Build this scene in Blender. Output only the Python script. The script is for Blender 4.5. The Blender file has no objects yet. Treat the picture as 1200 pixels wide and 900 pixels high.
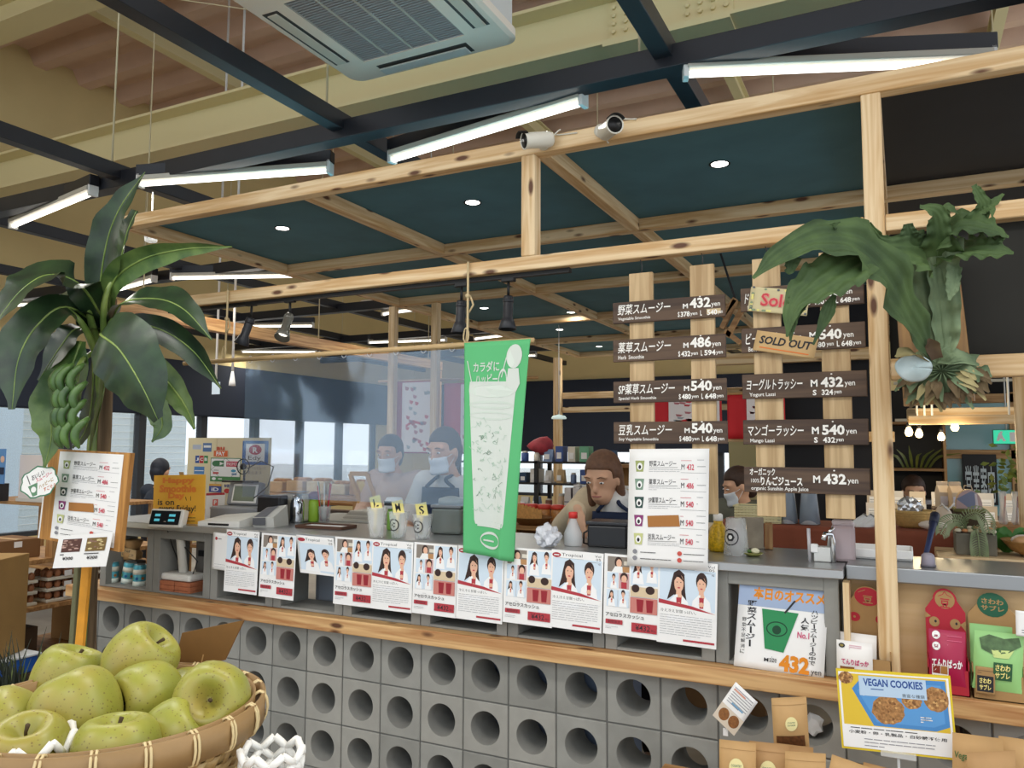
import bpy, bmesh, math, random
from mathutils import Vector, Matrix, Euler
from math import sin, cos, pi, radians as rad, sqrt
random.seed(7)
S = bpy.context.scene
COL = S.collection
# ---------------------------------------------------------------- camera
cam_d = bpy.data.cameras.new('camera'); cam = bpy.data.objects.new('camera', cam_d); COL.objects.link(cam)
FPX, PITCH, YAW, ROLL = 916.7, .0813, .4629, .0042
cam_d.sensor_width = 36; cam_d.lens = FPX/1200*36; cam_d.clip_start = .02; cam_d.clip_end = 200
_f = Vector((-sin(YAW)*cos(PITCH), cos(YAW)*cos(PITCH), sin(PITCH)))
_r0 = Vector((cos(YAW), sin(YAW), 0)); _u0 = _r0.cross(_f)
_r = _r0*cos(ROLL)+_u0*sin(ROLL); _u = _u0*cos(ROLL)-_r0*sin(ROLL)
cam.matrix_world = Matrix(((_r.x,_u.x,-_f.x,0),(_r.y,_u.y,-_f.y,0),(_r.z,_u.z,-_f.z,1.5),(0,0,0,1)))
S.camera = cam
# ---------------------------------------------------------------- world, exposure
wd = bpy.data.worlds.new('sky'); S.world = wd; wd.use_nodes = True
_bg = wd.node_tree.nodes['Background']; _bg.inputs[0].default_value = (.86,.93,1,1); _bg.inputs[1].default_value = 1.6
S.view_settings.view_transform = 'Standard'; S.view_settings.look = 'None'
S.view_settings.exposure = -0.12; S.view_settings.gamma = 1; S.view_settings.use_curve_mapping = False
S.cycles.use_denoising = True
S.cycles.max_bounces = 6; S.cycles.diffuse_bounces = 3; S.cycles.glossy_bounces = 3; S.cycles.transmission_bounces = 6; S.cycles.transparent_max_bounces = 10
S.cycles.caustics_reflective = False; S.cycles.caustics_refractive = False
S.cycles.sample_clamp_indirect = 4
TUBE_W = 17.0       # watts of each fluorescent fitting
def area_light(name, loc, sx, sy, watts, col=(1,.97,.9), rot=(0,0,0), parent=None):
    l = bpy.data.lights.new(name, 'AREA'); l.shape = 'RECTANGLE'; l.size = sx; l.size_y = sy; l.energy = watts; l.color = col
    o = bpy.data.objects.new(name, l); COL.objects.link(o); o.location = loc; o.rotation_euler = rot
    if parent: o.parent = parent
    return o
# ---------------------------------------------------------------- materials
def lin(h):
    if isinstance(h, str):
        h = h.lstrip('#'); c = [int(h[i:i+2],16)/255 for i in (0,2,4)]
    else: c = list(h)
    return tuple(x/12.92 if x <= .04045 else ((x+.055)/1.055)**2.4 for x in c)+(1,)
_M = {}
def mat(hexc, rough=.6, metal=0, var=0, vscale=8, bump=0, emit=0, alpha=1, trans=0, spec=.5, ior=1.45):
    k = (hexc, rough, metal, var, vscale, bump, emit, alpha, trans, spec)
    if k in _M: return _M[k]
    m = bpy.data.materials.new('paint_'+str(hexc).strip('#')); m.use_nodes = True
    nt = m.node_tree; b = nt.nodes['Principled BSDF']; c = lin(hexc)
    b.inputs['Base Color'].default_value = c; b.inputs['Roughness'].default_value = rough; b.inputs['Metallic'].default_value = metal
    b.inputs['Specular IOR Level'].default_value = spec; b.inputs['IOR'].default_value = ior
    b.inputs['Alpha'].default_value = alpha; b.inputs['Transmission Weight'].default_value = trans
    if emit: b.inputs['Emission Color'].default_value = c; b.inputs['Emission Strength'].default_value = emit
    if var or bump:
        tc = nt.nodes.new('ShaderNodeTexCoord'); n = nt.nodes.new('ShaderNodeTexNoise')
        n.inputs['Scale'].default_value = vscale; n.inputs['Detail'].default_value = 5
        nt.links.new(tc.outputs['Object'], n.inputs['Vector'])
        if var:
            r = nt.nodes.new('ShaderNodeValToRGB'); r.color_ramp.elements[0].position = .3; r.color_ramp.elements[1].position = .7
            r.color_ramp.elements[0].color = tuple(x*(1-var) for x in c[:3])+(1,); r.color_ramp.elements[1].color = tuple(min(1,x*(1+var)) for x in c[:3])+(1,)
            nt.links.new(n.outputs['Fac'], r.inputs[0]); nt.links.new(r.outputs[0], b.inputs['Base Color'])
        if bump:
            bp = nt.nodes.new('ShaderNodeBump'); bp.inputs['Strength'].default_value = bump; bp.inputs['Distance'].default_value = .01
            nt.links.new(n.outputs['Fac'], bp.inputs['Height']); nt.links.new(bp.outputs[0], b.inputs['Normal'])
    _M[k] = m; return m
def wood(name, c1, c2, axis='x', knot='#5a3418', rough=.55, knots=1, scale=1.0):
    k = ('wood', name, axis)
    if k in _M: return _M[k]
    m = bpy.data.materials.new(name+'_grain_'+axis); m.use_nodes = True
    nt = m.node_tree; b = nt.nodes['Principled BSDF']; b.inputs['Roughness'].default_value = rough
    N = nt.nodes.new; L = nt.links.new
    tc = N('ShaderNodeTexCoord'); mp = N('ShaderNodeMapping')
    s = {'x':(1.2,22,22),'y':(22,1.2,22),'z':(22,22,1.2)}[axis]; mp.inputs['Scale'].default_value = tuple(v*scale for v in s)
    L(tc.outputs['Object'], mp.inputs['Vector'])
    n = N('ShaderNodeTexNoise'); n.inputs['Scale'].default_value = 1.6; n.inputs['Detail'].default_value = 4; n.inputs['Distortion'].default_value = .6
    L(mp.outputs[0], n.inputs['Vector'])
    r = N('ShaderNodeValToRGB'); e = r.color_ramp.elements
    e[0].position = .36; e[0].color = lin(c2); e[1].position = .62; e[1].color = lin(c1)
    L(n.outputs['Fac'], r.inputs[0]); out = r.outputs[0]
    if knots:
        mp2 = N('ShaderNodeMapping'); s2 = {'x':(4.6,14,14),'y':(14,4.6,14),'z':(14,14,4.6)}[axis]; mp2.inputs['Scale'].default_value = s2
        L(tc.outputs['Object'], mp2.inputs['Vector'])
        v = N('ShaderNodeTexVoronoi'); v.inputs['Scale'].default_value = 1.0; L(mp2.outputs[0], v.inputs['Vector'])
        kr = N('ShaderNodeValToRGB'); ke = kr.color_ramp.elements
        ke[0].position = .10; ke[0].color = (1,1,1,1); ke[1].position = .2; ke[1].color = (0,0,0,1)
        L(v.outputs['Distance'], kr.inputs[0])
        mx = N('ShaderNodeMix'); mx.data_type = 'RGBA'
        L(kr.outputs[0], mx.inputs[0]); L(out, mx.inputs[6]); mx.inputs[7].default_value = lin(knot); out = mx.outputs[2]
    L(out, b.inputs['Base Color'])
    bp = N('ShaderNodeBump'); bp.inputs['Strength'].default_value = .12; bp.inputs['Distance'].default_value = .004
    L(n.outputs['Fac'], bp.inputs['Height']); L(bp.outputs[0], b.inputs['Normal'])
    _M[k] = m; return m
def pine(a='x'): return wood('pine', '#e4caa0', '#c59d68', a)
def oldpine(a='x'): return wood('shelf_pine', '#c39a66', '#94683c', a, knots=0)
def darkwood(a='x'): return wood('dark_board', '#5e4a3a', '#43332a', a, knots=0, rough=.7)
def stripwood(a='z'): return wood('strip', '#cdb186', '#a98a5f', a, knots=0)
# ---------------------------------------------------------------- mesh builder
class MB:
    """collects shapes and links them as one mesh object"""
    def __init__(s): s.v=[]; s.f=[]; s.m=[]; s.s=[]; s.mats=[]
    def mi(s, m):
        if m is None: m = mat('#888888')
        for i,x in enumerate(s.mats):
            if x == m: return i
        s.mats.append(m); return len(s.mats)-1
    def add(s, vs, fs, m=None, smooth=False, M=None):
        o = len(s.v); i = s.mi(m)
        for p in vs:
            p = Vector(p)
            if M is not None: p = M @ p
            s.v.append(p)
        for f in fs: s.f.append([o+q for q in f]); s.m.append(i); s.s.append(smooth)
        return s
    def box(s, x0,x1,y0,y1,z0,z1, m=None, b=0, M=None):
        if x1<x0: x0,x1=x1,x0
        if y1<y0: y0,y1=y1,y0
        if z1<z0: z0,z1=z1,z0
        if b <= 0:
            vs=[(x,y,z) for z in (z0,z1) for y in (y0,y1) for x in (x0,x1)]
            return s.add(vs,[(0,2,3,1),(4,5,7,6),(0,1,5,4),(2,6,7,3),(0,4,6,2),(1,3,7,5)],m,False,M)
        b=min(b,(x1-x0)/2.01,(y1-y0)/2.01,(z1-z0)/2.01)
        bm=bmesh.new(); bmesh.ops.create_cube(bm,size=1)
        for v in bm.verts: v.co=Vector((x0+(v.co.x+.5)*(x1-x0), y0+(v.co.y+.5)*(y1-y0), z0+(v.co.z+.5)*(z1-z0)))
        bmesh.ops.bevel(bm,geom=bm.edges[:]+bm.verts[:],offset=b,segments=1 if b<.004 else 2,affect='EDGES',profile=.5)
        return s.bm(bm,m,False,M)
    def bm(s, bm, m=None, smooth=False, M=None):
        bm.verts.index_update(); bm.verts.ensure_lookup_table()
        s.add([v.co.copy() for v in bm.verts],[[v.index for v in f.verts] for f in bm.faces],m,smooth,M); bm.free(); return s
    def bar(s, a, b, w, h, m=None, bev=0, up=(0,0,1)):
        """rectangular bar from a to b, w across, h along up"""
        a=Vector(a); b=Vector(b); d=b-a; L=d.length; x=d.normalized(); z=Vector(up); z=(z-x*z.dot(x)).normalized(); y=z.cross(x)
        M=Matrix(((x.x,y.x,z.x,a.x),(x.y,y.y,z.y,a.y),(x.z,y.z,z.z,a.z),(0,0,0,1)))
        return s.box(0,L,-w/2,w/2,-h/2,h/2,m,bev,M)
    def tube(s, pts, r, n=8, m=None, caps=True, smooth=True, closed=False):
        pts=[Vector(p) for p in pts]; k=len(pts); rs=r if isinstance(r,(list,tuple)) else [r]*k
        o=[]; fs=[]; nrm=None
        for i,p in enumerate(pts):
            if closed: t=pts[(i+1)%k]-pts[i-1]
            else: t=pts[min(i+1,k-1)]-pts[max(i-1,0)]
            if t.length<1e-9: t=Vector((0,0,1))
            t.normalize()
            if nrm is None: nrm=t.orthogonal().normalized()
            else:
                nrm=nrm-t*nrm.dot(t)
                nrm=nrm.normalized() if nrm.length>1e-6 else t.orthogonal().normalized()
            bn=t.cross(nrm)
            for j in range(n):
                a=2*pi*j/n; o.append(p+(nrm*cos(a)+bn*sin(a))*rs[i])
        for i in range(k if closed else k-1):
            for j in range(n):
                i2=(i+1)%k; fs.append((i*n+j,i*n+(j+1)%n,i2*n+(j+1)%n,i2*n+j))
        if caps and not closed: fs.append(tuple(range(n))[::-1]); fs.append(tuple((k-1)*n+j for j in range(n)))
        return s.add(o,fs,m,smooth)
    def lathe(s, prof, n=20, m=None, M=None, smooth=True, c=(0,0,0)):
        vs=[]; fs=[]; k=len(prof)
        for r,z in prof:
            for j in range(n):
                a=2*pi*j/n; vs.append((c[0]+r*cos(a),c[1]+r*sin(a),c[2]+z))
        for i in range(k-1):
            for j in range(n): fs.append((i*n+j,i*n+(j+1)%n,(i+1)*n+(j+1)%n,(i+1)*n+j))
        if prof[0][0]>1e-6: fs.append(tuple(range(n))[::-1])
        if prof[-1][0]>1e-6: fs.append(tuple((k-1)*n+j for j in range(n)))
        return s.add(vs,fs,m,smooth,M)
    def ball(s, c, r, m=None, n=16, M=None):
        rx,ry,rz=(r,r,r) if not isinstance(r,(list,tuple)) else r
        vs=[];fs=[]; h=max(6,n//2)
        for i in range(h+1):
            a=-pi/2+pi*i/h
            for j in range(n):
                q=2*pi*j/n; vs.append((c[0]+rx*cos(a)*cos(q),c[1]+ry*cos(a)*sin(q),c[2]+rz*sin(a)))
        for i in range(h):
            for j in range(n): fs.append((i*n+j,i*n+(j+1)%n,(i+1)*n+(j+1)%n,(i+1)*n+j))
        return s.add(vs,fs,m,True,M)
    def prism(s, poly, d, m=None, M=None):
        """polygon in the local xy plane, thickness d along +z"""
        k=len(poly); vs=[(p[0],p[1],0) for p in poly]+[(p[0],p[1],d) for p in poly]
        fs=[tuple(range(k))[::-1],tuple(range(k,2*k))]+[(i,(i+1)%k,k+(i+1)%k,k+i) for i in range(k)]
        return s.add(vs,fs,m,False,M)
    def grid(s, fn, nu, nv, m=None, smooth=True, thick=0):
        vs=[Vector(fn(i/nu,j/nv)) for j in range(nv+1) for i in range(nu+1)]; W=nu+1
        fs=[(j*W+i,j*W+i+1,(j+1)*W+i+1,(j+1)*W+i) for j in range(nv) for i in range(nu)]
        if not thick: return s.add(vs,fs,m,smooth)
        nr=[Vector((0,0,0)) for _ in vs]
        for f in fs:
            n=(vs[f[1]]-vs[f[0]]).cross(vs[f[3]]-vs[f[0]])
            for q in f: nr[q]+=n
        b=[v-(n.normalized() if n.length>0 else n)*thick for v,n in zip(vs,nr)]; k=len(vs)
        f2=[tuple(q+k for q in f)[::-1] for f in fs]
        ring=[i for i in range(W)]+[j*W+nu for j in range(1,nv+1)]+[nv*W+i for i in range(nu-1,-1,-1)]+[j*W for j in range(nv-1,0,-1)]
        sd=[(ring[(i+1)%len(ring)],ring[i],ring[i]+k,ring[(i+1)%len(ring)]+k) for i in range(len(ring))]
        return s.add(vs+b,fs+f2+sd,m,smooth)
    def build(s, name, parent=None, loc=None, kind=None, **props):
        o0=Vector(loc) if loc is not None else None
        me=bpy.data.meshes.new(name)
        vs=[tuple(p-o0) if o0 is not None else tuple(p) for p in s.v]
        me.from_pydata(vs,[],s.f)
        for x in s.mats: me.materials.append(x)
        me.polygons.foreach_set('material_index',s.m); me.polygons.foreach_set('use_smooth',s.s); me.update()
        ob=bpy.data.objects.new(name,me); COL.objects.link(ob)
        if o0 is not None: ob.location=o0
        if parent is not None:
            ob.parent=parent; ob.matrix_parent_inverse=world_of(parent).inverted()
        if kind: ob['kind']=kind
        for k,v in props.items(): ob[k]=v
        return ob
def world_of(o):
    m=Matrix.LocRotScale(o.location,o.rotation_euler,o.scale)
    if o.parent: m=world_of(o.parent)@o.matrix_parent_inverse@m
    return m
def tag(o, label, cat, group=None, kind=None):
    o['label']=label; o['category']=cat
    if group: o['group']=group
    if kind: o['kind']=kind
    return o
def thing(name, label, cat, loc=(0,0,0), group=None, rz=0):
    o=bpy.data.objects.new(name,None); COL.objects.link(o); o.location=loc; o.rotation_euler=(0,0,rz); o.empty_display_size=.1
    return tag(o,label,cat,group)
def kids(o): return [c for c in bpy.data.objects if c.parent==o]
def dup(o, loc, rz=None, label=None, parent=None):
    c=o.copy(); COL.objects.link(c)
    if parent is not None: c.parent=parent
    else:
        c.location=loc
        if rz is not None: c.rotation_euler=(0,0,rz)
        if label: c['label']=label
    for k in kids(o): dup(k,None,parent=c)
    return c
def T(x,y,z,rz=0,rx=0,ry=0): return Matrix.Translation((x,y,z)) @ Euler((rx,ry,rz)).to_matrix().to_4x4()
# ---------------------------------------------------------------- lettering
_TX={}
def text_geo(body, bold=0, res=2):
    k=(body,bold,res)
    if k in _TX: return _TX[k]
    cu=bpy.data.curves.new('glyphs','FONT'); cu.body=body; cu.size=1; cu.offset=bold; cu.resolution_u=res; cu.fill_mode='FRONT'
    o=bpy.data.objects.new('glyphs',cu); COL.objects.link(o)
    dg=bpy.context.evaluated_depsgraph_get(); dg.update()
    me=bpy.data.meshes.new_from_object(o.evaluated_get(dg))
    vs=[tuple(v.co) for v in me.vertices]; fs=[tuple(p.vertices) for p in me.polygons]
    bpy.data.objects.remove(o); bpy.data.curves.remove(cu); bpy.data.meshes.remove(me)
    if vs:
        x0=min(v[0] for v in vs); x1=max(v[0] for v in vs); y0=min(v[1] for v in vs); y1=max(v[1] for v in vs)
    else: x0=y0=0; x1=y1=1
    _TX[k]=(vs,fs,x0,x1,y0,y1); return _TX[k]
class Art:
    """flat artwork on a rectangle given by three corners; coordinates 0..1, y from the top; every shape lies a hair above the one before"""
    def __init__(s, TL, TR, BL, mb=None, lift=.0006, step=.00004, bend=None):
        s.o=Vector(TL); s.U=Vector(TR)-s.o; s.V=Vector(BL)-s.o
        s.N=s.V.cross(s.U).normalized(); s.mb=mb or MB(); s.z=lift; s.step=step; s.bend=bend
    def P(s,x,y):
        p=s.o+s.U*x+s.V*y+s.N*s.z
        if s.bend: p=p+Vector(s.bend(x,y))
        return p
    def poly(s, pts, m):
        vs=[s.P(*p) for p in pts]
        # keep facing along N
        if getattr(s,'fine',0) and len(pts)>=3:      # follow a bulging surface
            bm=bmesh.new(); vv=[bm.verts.new((x,y,0)) for x,y in pts]; bm.faces.new(vv); bmesh.ops.triangulate(bm,faces=bm.faces[:])
            for k in range(3):
                ed=[e for e in bm.edges if e.calc_length()>.12]
                if ed: bmesh.ops.subdivide_edges(bm,edges=ed,cuts=1); bmesh.ops.triangulate(bm,faces=bm.faces[:])
            bm.verts.index_update(); P=[s.P(v.co.x,v.co.y) for v in bm.verts]; F=[]
            for f in bm.faces:
                i=[v.index for v in f.verts]
                if (P[i[1]]-P[i[0]]).cross(P[i[2]]-P[i[0]]).dot(s.N)<0: i=i[::-1]
                F.append(i)
            bm.free(); s.mb.add(P,F,m); s.z+=s.step; return s
        a=0
        for i in range(len(pts)):
            x0,y0=pts[i]; x1,y1=pts[(i+1)%len(pts)]; a+=x0*y1-x1*y0
        f=list(range(len(pts)))
        s.mb.add(vs,[f if a<0 else f[::-1]],m); s.z+=s.step; return s
    def rect(s,x0,y0,x1,y1,m):
        if s.bend and (y1-y0)>.1 and not getattr(s,'fine',0):
            n=10
            for i in range(n):
                ya=y0+(y1-y0)*i/n; yb=y0+(y1-y0)*(i+1)/n; z=s.z
                s.poly([(x0,ya),(x1,ya),(x1,yb),(x0,yb)],m); s.z=z
            s.z+=s.step; return s
        return s.poly([(x0,y0),(x1,y0),(x1,y1),(x0,y1)],m)
    def ell(s,cx,cy,rx,ry,m,n=20,a0=0,a1=2*pi): 
        return s.poly([(cx+rx*cos(a0+(a1-a0)*i/n),cy+ry*sin(a0+(a1-a0)*i/n)) for i in range(n if a1-a0>6.2 else n+1)],m)
    def ring(s,cx,cy,rx,ry,t,m,n=24):
        for i in range(n):
            a=2*pi*i/n; b=2*pi*(i+1)/n; z=s.z
            s.poly([(cx+rx*cos(a),cy+ry*sin(a)),(cx+rx*cos(b),cy+ry*sin(b)),(cx+(rx-t)*cos(b),cy+(ry-t)*sin(b)),(cx+(rx-t)*cos(a),cy+(ry-t)*sin(a))],m); s.z=z
        s.z+=s.step; return s
    def line(s,pts,w,m):
        """polyline, width w in metres"""
        lu=s.U.length; lv=s.V.length
        z=s.z
        for (xa,ya),(xb,yb) in zip(pts,pts[1:]):
            dx=(xb-xa)*lu; dy=(yb-ya)*lv; L=sqrt(dx*dx+dy*dy) or 1; nx=-dy/L*w/2/lu; ny=dx/L*w/2/lv; ex=dx/L*w/4/lu; ey=dy/L*w/4/lv
            s.z=z; s.poly([(xa+nx-ex,ya+ny-ey),(xb+nx+ex,yb+ny+ey),(xb-nx+ex,yb-ny+ey),(xa-nx-ex,ya-ny-ey)],m)
        return s
    def text(s,body,x0,y0,x1,y1,m,bold=0,slant=0,rot=0):
        vs,fs,a0,a1,b0,b1=text_geo(body,bold)
        w=(a1-a0) or 1; h=(b1-b0) or 1; out=[]
        cx=(x0+x1)/2; cy=(y0+y1)/2; asp=s.U.length/s.V.length
        for v in vs:
            u=(v[0]-a0)/w; q=(v[1]-b0)/h
            x=x0+(x1-x0)*u+slant*(q-.5); y=y1-(y1-y0)*q
            if rot:
                dx=(x-cx)*asp; dy=y-cy; x=cx+(dx*cos(rot)-dy*sin(rot))/asp; y=cy+dx*sin(rot)+dy*cos(rot)
            out.append(s.P(x,y))
        if out: s.mb.add(out,fs,m)
        s.z+=s.step; return s
    def scrib(s,x0,y0,x1,y1,m,rows=3,w=.0012,seed=1):
        """lines of fine print too small to read"""
        r=random.Random(seed); z=s.z
        for i in range(rows):
            y=y0+(y1-y0)*(i+.5)/rows; x=x0
            while x<x1-.01:
                l=min((x1-x0)*r.uniform(.05,.16),x1-x); s.z=z; s.line([(x,y),(x+l*.85,y)],w,m); x+=l
                if i==rows-1 and r.random()<.12: break
        return s
# recurring paints
WHITE=mat('#f2f1ee',.6); PAPER=mat('#f1f0ee',.7); INK=mat('#26262a',.6); RED=mat('#b8323c',.6); BLACK=mat('#151517',.5)
CHALK=mat('#f4f2ec',.8); KRAFT=mat('#b28a58',.75,var=.06,vscale=40); STEEL=mat('#b9bbbc',.32,metal=.85,var=.04,vscale=3)
BSTEEL=mat('#1d1f25',.4,var=.15,vscale=5); CREAM=mat('#ded0a0',.55); GALV=mat('#dcdcd8',.45)
# ================================================================= SETTING
def struct(mb,name,**k): return mb.build(name,kind='structure',**k)
conc=mat('#a39b8f',.75,var=.15,vscale=3,bump=.1)
CREAMW=mat('#d6c08a',.75,var=.03,vscale=2)
NAVY=mat('#1a2232',.7)
mb=MB(); mb.box(-10.2,5,-4,15.2,-.1,0,conc); struct(mb,'floor')
# corrugated roof deck running along x, ribs across y
mb=MB(); deck=mat('#d2b29c',.7,var=.05,vscale=3)
prof=[]; y=-2.5; 
while y<15.2:
    prof+= [(y,6.45),(y+.10,6.62),(y+.36,6.62),(y+.46,6.45)]; y+=.62
prof.append((y,6.45))
vs=[];fs=[]
for (yy,zz) in prof: vs+=[(-10.2,yy,zz),(5,yy,zz)]
for i in range(len(prof)-1): fs.append((2*i,2*i+1,2*i+3,2*i+2))
mb.add(vs,fs,deck); mb.box(-10.2,5,-2.5,15.2,6.64,6.7,deck); struct(mb,'ceiling')
# left wall with window band, navy roller blinds above the glass
mb=MB(); wy0,wy1=2.2,13.6; wz0,wz1=.35,2.03
mb.box(-10.2,-10,-4,15.2,wz1,6.64,CREAMW); mb.box(-10.2,-10,-4,15.2,0,wz0,CREAMW); mb.box(-10.2,-10,-4,wy0,wz0,wz1,CREAMW); mb.box(-10.2,-10,wy1,15.2,wz0,wz1,CREAMW)
struct(mb,'wall_left')
GLASS=mat('#eaf2f4',.02,trans=1,alpha=.12)
def window_x(n,y0,y1):
    fr=MB(); dk=mat('#2c2e33',.5)
    for yy in (y0+.03,y1-.03): fr.box(-10.14,-10.02,yy-.03,yy+.03,wz0,wz1,dk)
    fr.box(-10.14,-10.02,y0,y1,wz0,wz0+.06,dk); fr.box(-10.14,-10.02,y0,y1,wz1-.05,wz1,dk)
    o=fr.build('window_%d'%n,kind='structure')
    g=MB(); g.box(-10.085,-10.075,y0+.06,y1-.06,wz0+.06,wz1-.05,GLASS); g.build('glass_pane',o)
ys=[2.2+1.14*i for i in range(11)]
for i,(a,b) in enumerate(zip(ys,ys[1:])): window_x(i+1,a,b)
mb=MB(); mb.box(-9.97,-9.9,1.5,14.2,2.0,2.82,NAVY); mb.tube([(-9.93,1.5,2.0),(-9.93,14.2,2.0)],.025,8,NAVY); struct(mb,'trim_1')
# back wall
mb=MB(); by=15.0
mb.box(-10,-1.8,by,by+.2,2.0,6.45,CREAMW); mb.box(-10,-1.8,by,by+.2,0,.5,CREAMW); mb.box(-1.8,5,by,by+.2,0,6.45,CREAMW); mb.box(-10,-9.4,by,by+.2,.5,2,CREAMW)
struct(mb,'wall_back')
for i in range(6):
    x0=-9.4+i*1.26; fr=MB(); dk=mat('#2c2e33',.5)
    for xx in (x0+.03,x0+1.23): fr.box(xx-.03,xx+.03,by+.03,by+.14,.5,2.0,dk)
    fr.box(x0,x0+1.26,by+.03,by+.14,.5,.56,dk); fr.box(x0,x0+1.26,by+.03,by+.14,1.94,2,dk)
    o=fr.build('window_%d'%(20+i),kind='structure'); g=MB(); g.box(x0+.06,x0+1.2,by+.08,by+.09,.56,1.94,GLASS); g.build('glass_pane',o)
mb=MB(); mb.box(-9.9,-1.8,by-.1,by-.03,1.42,2.9,NAVY); struct(mb,'trim_2')
# big cream steel girder and purlins (building frame)
mb=MB(); gx0,gx1=-10,5
mb.box(gx0,gx1,4.78,5.09,4.2,4.225,CREAM); mb.box(gx0,gx1,4.78,5.09,4.565,4.59,CREAM); mb.box(gx0,gx1,4.925,4.945,4.225,4.565,CREAM)
# splice plates with bolts
for sx in (-1.3,):
    mb.box(sx-.42,sx+.42,4.91,4.925,4.25,4.54,CREAM); mb.box(sx-.42,sx+.42,4.78,5.09,4.182,4.2,CREAM)
    for i in range(10):
        for k in range(5):
            if abs(i-4.5)<1: continue
            mb.lathe([(.018,0),(.018,.02),(.0,.024)],6,CREAM,T(sx-.38+i*.084,4.91,4.28+k*.058,0,pi/2),False)
struct(mb,'trim_3')
mb=MB()
for px in (-7.75,-4.8,-1.83,1.1):
    mb.box(px-.06,px+.06,-2,15,6.2,6.22,CREAM); mb.box(px-.06,px+.06,-2,15,6.40,6.42,CREAM); mb.box(px-.01,px+.01,-2,15,6.22,6.40,CREAM)
struct(mb,'trim_4')
mb=MB()   # lower girder crossing at the far left
mb.box(gx0,gx1,4.55,4.85,5.85,5.88,CREAM); mb.box(gx0,gx1,4.55,4.85,6.15,6.18,CREAM); mb.box(gx0,gx1,4.69,4.71,5.88,6.15,CREAM); struct(mb,'trim_5')
# outside: pale buildings beyond the glass
o=MB(); pale=mat('#eef2f4',.8); bl=mat('#ccd9e4',.8)
o.box(-22,-17,0,7,-.2,7,pale)
for i in range(5):
    for k in range(3): o.box(-17.02,-16.95,.6+i*1.3,1.4+i*1.3,.8+k*1.9,2.0+k*1.9,bl)
tag(o.build('building'),'pale white building outside the left windows with rows of panes','building')
o=MB(); brick=mat('#d0dfec',.85,var=.08,vscale=30)
o.box(-20,-15,9.2,13,-.2,6,brick)
for k in range(40): o.box(-15.02,-14.99,9.2,13,k*.15,k*.15+.012,pale)
tag(o.build('building'),'blue grey brick building outside, right of the white one','building')
o=MB(); o.box(-60,-10.3,-30,60,-.25,-.2,mat('#b9b9b4',.9)); o.box(-10.3,5,15.3,60,-.25,-.2,mat('#b9b9b4',.9)); o.build('ground',kind='structure')
# ---------------------------------------------------------------- hanging black channel grid
def chan(mb,a,b,w=.1,h=.1):
    mb.bar(a,b,w,h,BSTEEL,.004)
g=thing('ceiling_grid','black steel channel grid hung on rods over the whole shop','steel grid',(-2.6,3.2,3.15))
yrows=[1.2,3.2,5.25,7.4,9.6,11.8]
for yy in yrows:
    m_=MB(); chan(m_,(-10,yy,3.16),(4,yy,3.16)); m_.build('channel',g)
for xx in (-9.4,-7.75,-6.05,-4.33,-2.6,-.86,.9,2.6):
    m_=MB(); chan(m_,(xx,-2,3.2),(xx,14.5,3.2),.08,.09); m_.build('channel',g)
ROD=mat('#cfc39f',.5)
for xx in (-9.4,-7.75,-6.05,-4.33,-2.6,-.86,.9):
    for yy in (3.2,7.4,11.8):
        m_=MB(); m_.tube([(xx-.12,yy,3.2),(xx-.12,yy,6.46)],.006,6,ROD); m_.build('hanger_rod',g)
# thin sway braces
for k,(a,b) in enumerate([((-4.9,4.3,6.3),(-3.3,4.6,4.6)),((-7.3,4.2,5.9),(-3.6,4.6,4.7)),((-3.5,4.2,6.2),(-2.4,4.6,4.7))]):
    m_=MB(); m_.tube([a,b],.005,5,ROD); m_.build('brace_wire',g)
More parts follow.
